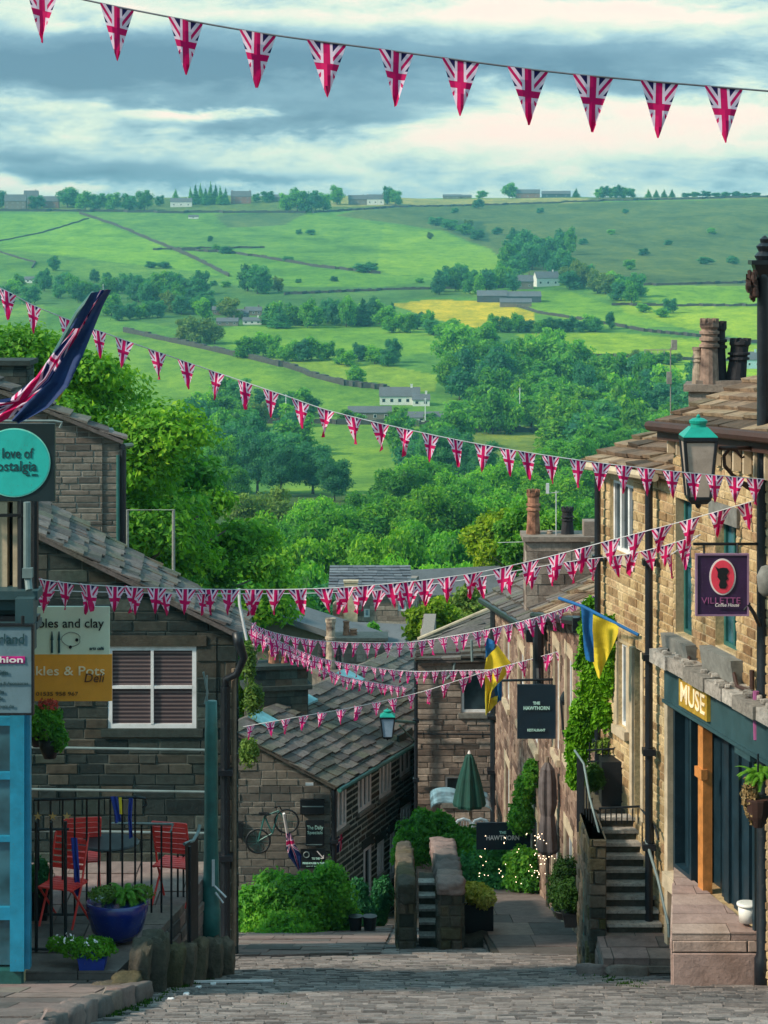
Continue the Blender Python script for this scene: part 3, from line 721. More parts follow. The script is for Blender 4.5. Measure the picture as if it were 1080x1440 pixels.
def put_tree(key, loc, h, w, label, group, name='tree', cat='tree', rz=None):
    cm, tm = PROTO[key]; s = (w, w, h); rz = R.uniform(0, 6.28) if rz is None else rz
    if tm is None:
        o = bpy.data.objects.new(name, cm); COL.objects.link(o); o.location = loc; o.scale = s; o.rotation_euler[2] = rz
        return tag(o, label, cat, group)
    o = bpy.data.objects.new(name, None); COL.objects.link(o); o.location = loc; o.scale = s; o.rotation_euler[2] = rz
    for nm, me_ in (('crown', cm), ('trunk', tm)):
        c_ = bpy.data.objects.new(nm, me_); COL.objects.link(c_); c_.parent = o
    return tag(o, label, cat, group)
ORD = 'first second third fourth fifth sixth seventh eighth ninth tenth eleventh twelfth thirteenth fourteenth fifteenth sixteenth seventeenth eighteenth nineteenth twentieth'.split()
def ordn(i):
    if i < 20: return ORD[i]
    t = ['twenty', 'thirty', 'forty', 'fifty'][(i + 1) // 10 - 2]; k = (i + 1) % 10
    return (t + '-' + ORD[k - 1]) if k else {'twenty': 'twentieth', 'thirty': 'thirtieth', 'forty': 'fortieth', 'fifty': 'fiftieth'}[t]
TONE = {'mid': 'green', 'dark': 'dark', 'olive': 'olive', 'near': 'bright green', 'lime': 'yellow-green'}
def cluster(place, items, group, far=True):
    """items: (px, base py, width px, height px, kind) on the far slope; the label counts from the left"""
    items = sorted(items)
    for i, (px, py, w, h, kind) in enumerate(items):
        p = ground_px(px, py); s = p.y / F; p.z -= .3; w *= 1.12; h *= 1.1
        if kind in ('fir', 'pine'): key = 'conifer%d' % (kind == 'pine'); tn = 'pointed dark'; W_ = w * s / .42; nm = 'conifer'
        else: key = 'far_%s%d' % (kind, i % 3); tn = TONE[kind]; W_ = w * s / .92; nm = 'tree' if h > 12 else 'bush'
        pos = '' if len(items) == 1 else (', ' + ordn(i) + ' from the left')
        put_tree(key, p, h * s * 1.03, W_, f'{tn} {nm} {place}{pos}', group, nm, nm)
def spread(x0, x1, y0f, y1f, n, w, h, kinds, seed):
    rr = random.Random(seed); out = []
    for i in range(n):
        x = x0 + (x1 - x0) * (i + rr.uniform(.1, .9)) / n; a = y0f(x) if callable(y0f) else y0f; b = y1f(x) if callable(y1f) else y1f
        out.append((x, rr.uniform(a, b), w * rr.uniform(.75, 1.3), h * rr.uniform(.75, 1.25), rr.choice(kinds)))
    return out
# skyline
cluster('on the skyline at the far left', [(3, 293, 20, 22, 'dark'), (52, 294, 22, 18, 'dark'), (95, 292, 36, 26, 'dark'), (120, 296, 26, 24, 'mid'), (140, 296, 26, 22, 'dark'), (160, 297, 24, 24, 'mid'), (182, 297, 26, 22, 'dark'), (203, 296, 24, 26, 'mid'), (225, 290, 14, 14, 'dark')], 'trees along the skyline')
cluster('behind the white house on the skyline', [(247 + 0, 281, 9, 14, 'pine')] + [(268 + 7 * i, 289 - (i % 3), 11, 22 + (i * 5) % 7, 'fir' if i % 2 else 'pine') for i in range(8)], 'conifers on the skyline')
cluster('right of the red skyline house', [(360, 284, 12, 11, 'dark'), (377, 286, 18, 15, 'dark'), (402, 298, 22, 24, 'mid'), (418, 299, 28, 30, 'mid'), (438, 299, 28, 28, 'dark'), (455, 298, 22, 24, 'mid'), (474, 288, 22, 24, 'mid'), (545, 288, 16, 24, 'dark'), (556, 290, 20, 20, 'mid')], 'trees along the skyline')
cluster('beside the long skyline barn', [(673, 293, 18, 12, 'dark'), (678, 275, 16, 10, 'mid'), (716, 272, 22, 20, 'mid'), (810, 272, 10, 12, 'pine')], 'trees along the skyline')
cluster('in the skyline hedge on the right', [(842 + 9 * i, 279, 14, 13 + (i * 3) % 5, ('mid', 'dark')[i % 2]) for i in range(6)] + [(912 + 11 * i, 276, 9, 11 + (i * 5) % 5, 'pine') for i in range(4)] + [(965 + 14 * i, 275, 16, 6 + (i % 3), 'dark') for i in range(8)], 'skyline hedge')
# upper slope
cluster('alone in the upper left field', [(75, 381, 19, 19, 'dark')], None)
cluster('small and round in the left field', [(133, 398, 15, 17, 'dark')], None)
cluster('dotted along the upper field walls', [(296, 340, 9, 8, 'dark'), (318, 357, 20, 10, 'dark'), (304, 354, 14, 9, 'mid'), (437, 331, 16, 8, 'dark'), (420, 330, 10, 7, 'dark'), (512, 384, 30, 12, 'dark'), (523, 382, 20, 12, 'dark'), (405, 368, 18, 7, 'dark'), (230, 378, 22, 9, 'dark'), (213, 377, 18, 9, 'dark')], 'field bushes')
cluster('big and dark in the middle of the far fields', [(348, 410, 27, 34, 'dark'), (362, 413, 34, 38, 'dark'), (374, 413, 18, 24, 'dark')], 'dark field trees')
cluster('pale beside the big dark field trees', [(391, 411, 18, 20, 'olive')], None)
cluster('on the moor edge left of the wood', [(612, 318, 20, 12, 'dark'), (632, 324, 26, 14, 'dark'), (652, 330, 26, 14, 'mid'), (672, 338, 22, 14, 'dark'), (605, 336, 10, 9, 'olive'), (658, 322, 14, 12, 'olive')], 'moor edge bushes')
cluster('in the hillside wood above the white farmhouse', spread(712, 802, lambda x: 352, lambda x: 392, 22, 24, 28, ['dark', 'dark', 'mid'], 5), 'hillside wood')
cluster('in the dark belt left of the farm', spread(612, 722, 402, 417, 15, 22, 26, ['dark', 'dark', 'mid'], 6), 'dark belt of trees')
cluster('right of the white farmhouse', spread(792, 900, lambda x: 396 + (x - 790) * .16, lambda x: 412 + (x - 790) * .16, 14, 26, 28, ['dark', 'mid', 'olive'], 7), 'trees beside the farm')
cluster('in the bright right-hand fields', [(943, 441, 20, 20, 'dark'), (930, 447, 22, 12, 'mid'), (905, 250 + 190, 20, 12, 'mid'), (886, 380, 18, 14, 'mid'), (993, 372, 24, 10, 'dark'), (880, 300, 10, 6, 'dark')], 'field trees on the right')
# left belts
cluster('in the left-hand belt below the fields', spread(-10, 190, lambda x: 402 + x * .03, lambda x: 430 + x * .02, 17, 24, 24, ['dark', 'mid', 'dark'], 8), 'left belt of trees')
cluster('in the belt above the hamlet', spread(185, 292, 412, 440, 15, 26, 28, ['dark', 'mid', 'dark'], 9), 'trees above the hamlet')
cluster('right of the hamlet', spread(372, 556, lambda x: 452, lambda x: 462, 19, 26, 32, ['dark', 'mid', 'mid', 'fir'], 10), 'trees beside the hamlet')
cluster('broad and olive below the hamlet', [(262, 481, 34, 32, 'olive'), (282, 484, 40, 34, 'olive'), (302, 484, 30, 28, 'olive')], 'olive trees')
cluster('in the hedge below the middle field', spread(338, 560, lambda x: 498 + (x - 340) * .05, lambda x: 508 + (x - 340) * .05, 17, 26, 26, ['mid', 'dark'], 11), 'field hedge trees')
cluster('in the hedge beside the yellow field', spread(545, 620, 462, 472, 6, 24, 26, ['mid', 'dark'], 12) + spread(690, 860, 463, 470, 14, 18, 20, ['mid', 'dark'], 13), 'hedge trees by the yellow field')
cluster('alone above the bungalow', [(500, 541, 28, 24, 'mid')], None)
cluster('in the hedge at the far right', spread(892, 962, 508, 516, 6, 20, 16, ['mid', 'olive'], 14), 'right hedge trees')
cluster('in the big wood across the valley', spread(625, 790, lambda x: 490 + max(0, x - 640) * .10, lambda x: 520 + max(0, x - 640) * .16, 16, 42, 46, ['mid', 'mid', 'dark'], 15) +
        spread(625, 860, lambda x: 535, lambda x: 575, 20, 44, 48, ['mid', 'mid', 'dark', 'near'], 16) + spread(640, 880, 588, 612, 17, 46, 46, ['mid', 'near', 'mid'], 17), 'big wood across the valley')
cluster('filling the valley bottom on the left', spread(255, 420, 615, 668, 20, 44, 46, ['dark', 'mid', 'dark'], 31), 'left valley trees')
cluster('in the valley bottom below the lane', spread(555, 660, 628, 668, 12, 46, 44, ['dark', 'mid'], 32), 'middle valley trees')
cluster('thick in the valley beyond the gold cottage', spread(780, 1000, 600, 655, 22, 52, 50, ['mid', 'dark', 'near'], 33), 'right valley trees')
cluster('in the hedge along the left lower field', spread(150, 330, lambda x: 436, lambda x: 452, 14, 26, 24, ['dark', 'mid', 'olive'], 34), 'lower left hedge trees')
cluster('scattered over the rough upper fields', [(x, y, w, w * .6, k) for (x, y, w, k) in ((150, 392, 14, 'dark'), (172, 390, 10, 'mid'), (200, 400, 14, 'dark'), (300, 402, 12, 'dark'), (318, 404, 14, 'mid'), (420, 398, 10, 'dark'), (470, 396, 12, 'dark'), (590, 398, 12, 'mid'), (700, 330, 16, 'dark'), (720, 340, 18, 'dark'), (820, 345, 14, 'dark'), (860, 330, 12, 'mid'), (905, 360, 16, 'dark'), (940, 345, 12, 'dark'), (1000, 330, 14, 'mid'), (1030, 372, 18, 'dark'), (880, 398, 14, 'dark'), (760, 300, 12, 'dark'), (640, 300, 12, 'dark'))], 'scattered bushes')
cluster('right of the big wood', spread(850, 1000, 548, 600, 14, 50, 48, ['mid', 'dark'], 18), 'trees behind the chimneys')
cluster('in the clump left of the bungalow', spread(270, 440, 570, 605, 14, 36, 34, ['mid', 'dark', 'olive'], 19), 'trees left of the bungalow')
cluster('beside the bungalow lane', spread(470, 640, 588, 596, 8, 24, 14, ['mid', 'near'], 20), 'lane bushes')
# near slope: explicit distance
def slope_trees(place, items, group):
    items = sorted(items)
    for i, (px, topy, d, wpx, kind) in enumerate(items):
        X = PX(px, d); z0 = H(X, d) - .4; zt = PZ(topy, d); h = zt - z0
        nk = 2 if kind in ('olive', 'lime') else 3
        put_tree('med_%s%d' % (kind, i % nk), (X, d, z0), h * 1.02, wpx * d / F / .98, f'{TONE[kind]} tree {place}, {ordn(i)} from the left', group)
slope_trees('tall and dark in the valley bottom', [(362, 606, 600, 80, 'dark'), (395, 622, 590, 70, 'dark'), (440, 622, 600, 84, 'dark'), (470, 645, 570, 70, 'dark'), (610, 600, 640, 60, 'dark'), (645, 608, 640, 66, 'dark'), (680, 622, 630, 60, 'dark'), (310, 610, 600, 60, 'mid'), (330, 655, 560, 60, 'mid')], 'dark valley trees')
slope_trees('on the far side of the lane', [(560, 655, 470, 110, 'mid'), (600, 642, 500, 110, 'mid'), (650, 660, 450, 110, 'mid'), (700, 650, 470, 110, 'mid'), (745, 632, 500, 120, 'mid'), (800, 612, 560, 110, 'mid'), (850, 600, 600, 110, 'mid'), (520, 690, 420, 100, 'mid'), (770, 668, 430, 120, 'near'), (820, 655, 470, 120, 'mid')], 'trees beyond the village')
slope_trees('in the second row of the valley wood', [(365, 686, 350, 130, 'olive'), (415, 735, 300, 110, 'mid'), (450, 700, 340, 120, 'mid'), (500, 708, 330, 130, 'mid'), (560, 700, 330, 130, 'near'), (615, 685, 340, 140, 'near'), (665, 680, 360, 130, 'mid'), (715, 690, 340, 130, 'mid'), (765, 715, 300, 120, 'near'), (820, 700, 320, 120, 'mid')], 'second row of the valley wood')
slope_trees('in the near row of the valley wood', [(300, 770, 190, 150, 'mid'), (350, 722, 220, 150, 'near'), (400, 752, 210, 150, 'near'), (445, 722, 240, 150, 'mid'), (490, 745, 215, 150, 'near'), (545, 748, 205, 150, 'near'), (590, 730, 225, 150, 'mid'), (640, 742, 210, 150, 'mid'), (690, 735, 210, 140, 'near'), (790, 770, 190, 140, 'near')], 'near row of the valley wood')
slope_trees('just behind the village roofs', [(330, 800, 150, 170, 'mid'), (375, 790, 160, 170, 'near'), (425, 795, 150, 180, 'mid'), (480, 800, 155, 170, 'near'), (530, 795, 160, 170, 'mid'), (585, 790, 165, 150, 'mid'), (650, 790, 170, 140, 'mid')], 'trees behind the village roofs')
# big near trees on the left with layered boughs
def big_tree(cx, d, topy, rx, n, seed, mat, label, ls=.17, lowy=None):
    X = PX(cx, d); z0 = H(X, d) - .3; zt = PZ(topy, d); h = zt - z0; rr = random.Random(seed)
    o = thing('broadleaf_tree', (X, d, z0), label, 'tree'); L = []
    for k in range(34):
        f = (k + .5) / 34; z = h * (.32 + .66 * f); w = rx * math.sqrt(max(.03, 1 - ((f - .38) / .66) ** 2)); an = k * 2.399 + rr.random(); rad = w * rr.uniform(.35, .95)
        s = rr.uniform(.8, 1.35) * (rx / 4.5); L.append(((X + math.cos(an) * rad, d + math.sin(an) * rad, z0 + z - .3 * s), (s * 1.25, s * 1.25, s * .62)))
    L.append(((X, d, z0 + h * .6), (rx * .5, rx * .5, h * .24)))
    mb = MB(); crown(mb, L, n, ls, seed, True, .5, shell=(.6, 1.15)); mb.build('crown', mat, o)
    tb = MB(); trunk(tb, h * .75, .28, seed, 9, reach=.3)
    for v in tb.v: v += Vector((X, d, z0))
    tb.build('trunk', M['bark'], o, True)
big_tree(95, 62, 452, 4.6, 95000, 5, G['near'], 'large bright green tree behind the left-hand houses', .095)
big_tree(258, 74, 655, 3.6, 60000, 9, G['near'], 'lower bright green tree beside the left house roof', .10)
big_tree(185, 68, 590, 3.6, 32000, 12, G['mid'], 'mid green tree between the two bright left-hand trees', .13)
big_tree(325, 96, 745, 3.4, 26000, 15, G['near'], 'rounded tree right of the goalpost frame', .14)
def tall_tree(px, topy, d, wpx, hpx, kind, label, n=7000, ls=.12, seed=1):
    X = PX(px, d); z0 = H(X, d) - .3; zt = PZ(topy, d); k = d / F; w = wpx * k / 2; h = hpx * k / 2; rr = random.Random(seed); o = thing('broadleaf_tree', (X, d, z0), label, 'tree'); c = Vector((X, d, zt - h))
    L = [(tuple(c), (w * .62, w * .62, h * .75))]
    for i in range(14):
        an = i * 2.399 + rr.random(); f = (i + .5) / 14 * 2 - 1; q = math.sqrt(max(.05, 1 - f * f)) * rr.uniform(.5, .8); r = w * rr.uniform(.26, .42); L.append(((X + math.cos(an) * w * q, d + math.sin(an) * w * q, c.z + f * h * .78), (r, r, r * .75)))
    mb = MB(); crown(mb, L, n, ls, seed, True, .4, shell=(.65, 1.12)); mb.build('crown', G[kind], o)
    tb = MB(); trunk(tb, (zt - h) - z0 + h * .5, .16, seed, 5, reach=.18)
    for v in tb.v: v += Vector((X, d, z0))
    tb.build('trunk', M['bark'], o, True)
tall_tree(700, 712, 132, 96, 120, 'lime', 'bright yellow-green tree left of the terrace chimney pot', 9000, .15, 3)
tall_tree(738, 702, 126, 100, 110, 'near', 'bright green tree behind the tall terrace chimney pot', 9000, .15, 4)
tall_tree(790, 716, 122, 100, 110, 'near', 'bright green tree between the terrace pots and the gold cottage', 9000, .15, 5)
tall_tree(820, 760, 116, 80, 90, 'lime', 'small lime tree against the gold cottage corner', 6000, .15, 6)
# field walls and hedges
def fwall(name, pts, label, h=1.5, wd_=.9, mat='drystone', cat='wall', group='field walls'):
    P = []
    for (a, b) in zip(pts, pts[1:]):
        n = max(1, int(math.dist(a, b) / 6))
        for i in range(n): P.append((a[0] + (b[0] - a[0]) * i / n, a[1] + (b[1] - a[1]) * i / n))
    P.append(pts[-1]); Q = [ground_px(*p) for p in P]; Q = [q for i, q in enumerate(Q) if i == 0 or (q - Q[i - 1]).length > 1]
    mb = MB(); rr = random.Random(len(P))
    for a, b in zip(Q, Q[1:]):
        t = V2(b - a).normalized(); n = Vector((t.y, -t.x, 0)) * wd_ / 2; hh = Vector((0, 0, h * rr.uniform(.8, 1.2)))
        dn = Vector((0, 0, -1.5)); mb.hexa([a - n + dn, b - n + dn, b + n + dn, a + n + dn, a - n + hh, b - n + hh, b + n + hh, a + n + hh], rr.random())
    o = mb.build(name, M[mat] if isinstance(mat, str) else mat); tag(o, label, cat, group)
fwall('field_wall', [(-20, 297), (120, 298), (240, 300), (370, 300), (430, 300)], 'long dry stone wall along the top of the left hill', 2.6)
fwall('field_wall', [(440, 300), (560, 292), (700, 289), (830, 284), (1090, 277)], 'long pale track wall under the right skyline', 2.0, 2.2)
fwall('field_wall', [(112, 301), (160, 317), (205, 336), (240, 350), (285, 370), (322, 390)], 'dark wall running diagonally down the left hill', 2.6)
fwall('field_wall', [(215, 352), (300, 350), (372, 349)], 'short level wall halfway up the left hill', 1.6)
fwall('field_wall', [(250, 352), (330, 357), (400, 368), (440, 375), (535, 386)], 'wall curving right from the diagonal wall', 2.2)
fwall('field_wall', [(-10, 342), (60, 328), (125, 308)], 'faint wall crossing the upper left field', 1.2)
fwall('field_wall', [(-10, 352), (20, 362), (50, 370), (45, 378)], 'short curved wall at the left edge of the hill', 1.5)
fwall('field_wall', [(400, 415), (560, 408), (720, 405)], 'dark wall below the middle fields', 1.8)
fwall('field_wall', [(175, 467), (270, 488), (340, 503), (400, 517), (440, 530), (480, 542), (548, 550)], 'thick wall crossing the pale lower field', 2.4, 2.0)
fwall('field_wall', [(700, 424), (757, 441), (830, 452), (900, 466), (980, 474), (1070, 484)], 'long wall through the bright right fields', 1.7)
fwall('field_wall', [(860, 430), (960, 431), (1080, 431)], 'level wall above the yellowish right field', 1.6)
fwall('field_wall', [(815, 500), (900, 504), (1070, 510)], 'lowest wall of the bright right fields', 1.4)
fwall('field_wall', [(905, 402), (980, 400), (1075, 398)], 'wall between the moor and the bright fields', 1.8)
fwall('field_wall', [(180, 600), (400, 596), (560, 598), (690, 606), (800, 612)], 'grey lane wall below the bungalow', 2.0)
# ------------------------------------------------------------------ distant buildings
def house(px, py, wpx, hpx, label, wall='farstone', roof='farroof', rz=0.0, depth=8, roofk=.45, name='house', d=None, z=None, wins=3, storeys=1, stackn=1, cat='house', group=None):
    p = ground_px(px, py) if d is None else Vector((PX(px, d), d, PZ(py, d)))
    s = p.y / F; w = wpx * s; h = hpx * s; eh = h * (1 - roofk)
    o = thing(name, p, label, cat, group); r = Matrix.Rotation(rz, 3, 'Z'); dp = depth
    def T(x, y, z_): return p + r @ Vector((x, y, z_))
    mb = MB(); mb.hexa([T(-w / 2, -dp / 2, -2), T(w / 2, -dp / 2, -2), T(w / 2, dp / 2, -2), T(-w / 2, dp / 2, -2), T(-w / 2, -dp / 2, eh), T(w / 2, -dp / 2, eh), T(w / 2, dp / 2, eh), T(-w / 2, dp / 2, eh)])
    for sx in (-1, 1): mb.face([T(sx * w / 2, -dp / 2, eh), T(sx * w / 2, dp / 2, eh), T(sx * w / 2, 0, h)])
    mb.build('wall', M[wall], o)
    mb = MB(); ov = .3
    for sy in (-1, 1):
        a = T(-w / 2 - ov, sy * (dp / 2 + ov), eh - .15); b = T(w / 2 + ov, sy * (dp / 2 + ov), eh - .15); c_ = T(w / 2 + ov, 0, h + .05); d_ = T(-w / 2 - ov, 0, h + .05); up = Vector((0, 0, .25))
        mb.hexa([a, b, c_, d_, a + up, b + up, c_ + up, d_ + up])
    ro = mb.build('roof', M[roof], o)
    for k in range(stackn):
        x = (-.5 + (k + .0) / max(1, stackn - 1)) * w * .9 if stackn > 1 else w * .3
        mb = MB(); q = T(x, 0, h - .3); mb.cbox(q, .9, .9, 1.6, .5, 0, rz); mb.cbox(q + Vector((0, 0, 1.6)), 1.1, 1.1, .2, .5, 0, rz); mb.build('chimney', M[wall], ro)
    rr = random.Random(int(px))
    for k in range(wins):
        for j in range(storeys):
            x = -w / 2 + w * (k + .5) / wins; zz = eh * (j + .32) / storeys; ww = min(1.3, w / wins * .4); wh = min(1.4, eh / storeys * .45)
            mb = MB(); o_ = T(x - ww / 2, -dp / 2 - .05, zz); mb.box(o_, r @ Vector((ww, 0, 0)), r @ Vector((0, .12, 0)), Vector((0, 0, wh))); fr = mb.build('window', M['white'] if wall != 'whitewash' else M['farroof'], o)
            mb = MB(); o_ = T(x - ww * .38, -dp / 2 - .09, zz + wh * .1); mb.box(o_, r @ Vector((ww * .76, 0, 0)), r @ Vector((0, .12, 0)), Vector((0, 0, wh * .8))); mb.build('pane', M['glass'], fr)
    return o
house(22, 294, 30, 20, 'large grey stone house on the skyline at the far left', storeys=2, wins=4, stackn=2)
house(44, 293, 20, 24, 'tall stone house right of the large skyline house', storeys=2, wins=2)
house(72, 293, 22, 16, 'reddish low house between the skyline trees', wall='farred', wins=2)
house(255, 291, 30, 12, 'white cottage on the skyline before the conifers', wall='whitewash')
house(339, 286, 28, 17, 'red stone house on the skyline', wall='farred', storeys=2, wins=3, stackn=2)
house(392, 284, 20, 9, 'small brown house behind the skyline trees')
house(503, 288, 26, 13, 'brown farmhouse left of the white skyline house')
house(528, 288, 24, 14, 'white farmhouse on the skyline left of the centre', wall='whitewash', stackn=2)
house(636, 276, 26, 6, 'long low shed on the skyline', wins=2, stackn=0, name='shed', cat='shed')
house(655, 275, 16, 5, 'smaller shed beside the long low skyline shed', wins=1, stackn=0, name='shed', cat='shed')
house(742, 274, 34, 12, 'big stone barn on the skyline', wall='farred', wins=3, stackn=0, name='barn', cat='barn')
house(782, 273, 40, 9, 'long dark barn right of the big skyline barn', wall='fardark', wins=3, stackn=0, name='barn', cat='barn')
house(768, 403, 34, 20, 'white farmhouse below the hillside wood', wall='whitewash', rz=.3, storeys=1, wins=3, stackn=1)
house(737, 407, 24, 19, 'grey stone farmhouse left of the white farmhouse', rz=.1, wins=2)
house(692, 424, 42, 15, 'dark corrugated farm shed with red end', wall='fardark', rz=-.05, wins=0, stackn=0, name='barn', cat='barn', depth=14)
house(735, 425, 50, 14, 'long dark farm shed below the grey farmhouse', wall='fardark', wins=0, stackn=0, name='barn', cat='barn', depth=14)
house(725, 432, 44, 11, 'grey stone barn in front of the farm sheds', wins=0, stackn=0, name='barn', cat='barn')
for (x, y, w, h, l) in ((312, 443, 26, 11, 'leftmost grey house of the hillside hamlet'), (335, 448, 30, 12, 'wide grey house in the middle of the hamlet'), (320, 458, 30, 10, 'front stone house of the hamlet with pale gable'), (357, 444, 22, 11, 'rightmost upper house of the hamlet'), (355, 456, 26, 9, 'low white shed at the right of the hamlet')):
    house(x, y, w, h, l, wall='whitewash' if 'white' in l else 'farstone', wins=3)
house(540, 455, 26, 14, 'red roofed farmhouse between the hedge trees', wall='farred', wins=2)
house(46, 398, 22, 8, 'small pale house at the left edge of the hill', wall='whitewash', wins=2)
house(272, 308, 14, 5, 'tiny white caravan on the upper left hill', wall='whitewash', wins=1, stackn=0, name='caravan', cat='caravan', depth=3)
house(562, 569, 56, 23, 'white bungalow with grey roof in the valley', wall='whitewash', wins=5, roofk=.5)
house(592, 571, 24, 15, 'white wing beside the bungalow', wall='whitewash', wins=2)
house(520, 590, 60, 18, 'long low grey building left of the bungalow', wall='farstone', wins=4, stackn=0, roofk=.4)
house(600, 592, 62, 12, 'low pale roofed building below the bungalow', wall='whitewash', wins=4, stackn=0, roofk=.55)
house(430, 584, 26, 9, 'small grey hut far left of the bungalow', wins=1, stackn=0, name='hut', cat='hut')
house(665, 604, 22, 10, 'buff stone hut beside the lane wall', wall='farred', wins=1, stackn=0, name='hut', cat='hut')
house(1052, 518, 34, 22, 'pale blue rendered house beyond the chimney pots', wall='bluebin', wins=3)
# thin poles in the valley
for (x, y0, y1, l) in ((688, 606, 548, 'left of the two thin poles beside the big wood'), (731, 606, 546, 'right of the two thin poles beside the big wood'), (402, 600, 555, 'thin pole left of the low grey building'), (598, 600, 560, 'thin pole in front of the bungalow'), (145, 424, 400, 'thin pole above the union flag')):
    p = ground_px(x, y0); mb = MB(); h = (y0 - y1) * p.y / F; mb.tube([p, p + Vector((0, 0, h))], [.22, .14], 6); mb.cbox(p + Vector((0, 0, h * .96)), 1.2, .15, .15); tag(mb.build('utility_pole', M['white']), l, 'pole', 'valley poles')
# ------------------------------------------------------------------ street
def RZ(d): return -1.6 - .2875 * d
UPX = Vector((1, 0, 0))
mb = MB(); rr = random.Random(4)
# setts: rows across the street, bedded on a slab
mb.hexa([(-5.2, 10, RZ(10) - .3), (5.2, 10, RZ(10) - .3), (5.2, 31, RZ(31) - .3), (-4.2, 31, RZ(31) - .3), (-5.2, 10, RZ(10)), (5.2, 10, RZ(10)), (5.2, 31, RZ(31)), (-4.2, 31, RZ(31))], .5, 1)
mb.hexa([(-4.2, 31, RZ(31) - .3), (5.2, 31, RZ(31) - .3), (6, 70, RZ(70) - .3), (-3, 70, RZ(70) - .3), (-4.2, 31, RZ(31)), (5.2, 31, RZ(31)), (6, 70, RZ(70)), (-3, 70, RZ(70))], .5, 1)
d = 16.5
while d < 42:
    dp = rr.uniform(.10, .15) if d < 30 else .3; x = -4.3 + rr.random() * .2; xr = 4.5
    sl_ = Vector((0, dp - .014, -.2875 * (dp - .014)))
    while x < xr:
        w_ = rr.uniform(.14, .27) * (1 if d < 30 else 1.5); sag = .03 * noise.noise(Vector((x * .5, d * .35, 2)))
        h = .022 + rr.uniform(-.011, .017) + sag; z = RZ(d); b = .012
        lo = [Vector((x + .006, d, z)), Vector((x + w_ - .006, d, z))]
        q = [lo[0], lo[1], lo[1] + sl_, lo[0] + sl_]
        up = [Vector((x + b, d + b, z - b * .2875 + h)), Vector((x + w_ - b, d + b, z - b * .2875 + h + rr.uniform(-.005, .005)))]
        s2 = Vector((0, dp - .014 - 2 * b, -.2875 * (dp - .014 - 2 * b)))
        q += [up[0], up[1], up[1] + s2, up[0] + s2]
        for v_ in q: v_.x += 0
        mb.hexa(q, rr.random(), 0, False); x += w_
    d += dp
tag(mb.build('road', [M['sett'], M['joint']], origin=(0, 0, 0)), kind='structure')
def slab_deck(name, poly, ztop, bottom, slab=(.9, .7), seed=1, mats=None, gap=.012, side=True, kind='structure', tints=(0, 1), sc_=(.12, .22), sl_=(.3, .8)):
    """paved platform: convex polygon of plan points, flagstones on top, stone sides"""
    zt = ztop if callable(ztop) else (lambda x, y: ztop); mats = mats or [M['flag'], M['joint']]; rr = random.Random(seed); mb = MB()
    n = len(poly); mb.face([(x, y, zt(x, y)) for (x, y) in poly], .5, 1)
    for i in range(n):
        a, b = poly[i], poly[(i + 1) % n]
        if side:
            w = WallF(a, b); stone_wall(mb, w, lambda u: (bottom(*(w.p(u, 0).xy)) if callable(bottom) else bottom), lambda u: zt(*(w.p(u, 0).xy)) - .07, (), sc_, sl_, thick=.05, seed=seed + i, ends=False)
    def clip(q):
        for i in range(n):
            a, b = poly[i], poly[(i + 1) % n]; o = []
            def sd(p): return (b[0] - a[0]) * (p[1] - a[1]) - (b[1] - a[1]) * (p[0] - a[0])
            for k in range(len(q)):
                p, r_ = q[k], q[(k + 1) % len(q)]; sp_, sr = sd(p), sd(r_)
                if sp_ >= 0: o.append(p)
                if (sp_ >= 0) != (sr >= 0): t = sp_ / (sp_ - sr); o.append((p[0] + (r_[0] - p[0]) * t, p[1] + (r_[1] - p[1]) * t))
            q = o
            if len(q) < 3: return []
        return q
    x0 = min(p[0] for p in poly); x1 = max(p[0] for p in poly); y = min(p[1] for p in poly); y1 = max(p[1] for p in poly)
    while y < y1:
        dy = rr.uniform(.7, 1.2) * slab[1]; x = x0 - rr.random() * slab[0] * .5
        while x < x1:
            dx = rr.uniform(.6, 1.3) * slab[0]; g = gap / 2
            q = clip([(x + g, y + g), (x + dx - g, y + g), (x + dx - g, y + dy - g), (x + g, y + dy - g)])
            if len(q) >= 3:
                t = tints[0] + (tints[1] - tints[0]) * rr.random(); hh = rr.uniform(.012, .026); tx, ty = rr.uniform(-.006, .006), rr.uniform(-.006, .006)
                top = [(p[0], p[1], zt(*p) + hh + tx * (p[0] - x) + ty * (p[1] - y)) for p in q]; bt = [(p[0], p[1], zt(*p) - .07) for p in q]
                mb.face(top, t, 0)
                for k in range(len(q)): mb.face([bt[k], bt[(k + 1) % len(q)], top[(k + 1) % len(q)], top[k]], t, 0)
            x += dx
        y += dy
    return tag(mb.build(name, mats), kind=kind)
RB = lambda x, y: RZ(y) - .1
# pavements
slab_deck('pavement', [(-5.5, 14), (-2.95, 14), (-2.72, 19.6), (-2.62, 22.9), (-5.5, 22.9)], lambda x, y: RZ(y) + .15, RB, (1.0, .8), 3)
slab_deck('patio', [(-5.4, 22.9), (-2.86, 22.9), (-2.4, 25), (-2.12, 26.9), (-5.4, 26.9)], -7.93, lambda x, y: RZ(y) - .1, (.8, .6), 5)
slab_deck('pavement', [(2.72, 26.4), (3.78, 26.4), (3.55, 27.7), (2.72, 27.7)], -8.97, RB, (.6, .5), 8)
slab_deck('pavement', [(1.62, 31.2), (3.4, 31.2), (3.6, 43.5), (1.2, 43.5), (1.55, 36)], lambda x, y: -10.62 - .19 * (y - 31.2), lambda x, y: -14.6, (1.0, 1.4), 9)
slab_deck('pavement', [(-2.6, 30.6), (-.05, 31.8), (.2, 43), (-2.4, 43)], lambda x, y: RZ(y) + .03, RB, (1.0, 1.0), 10, side=False)
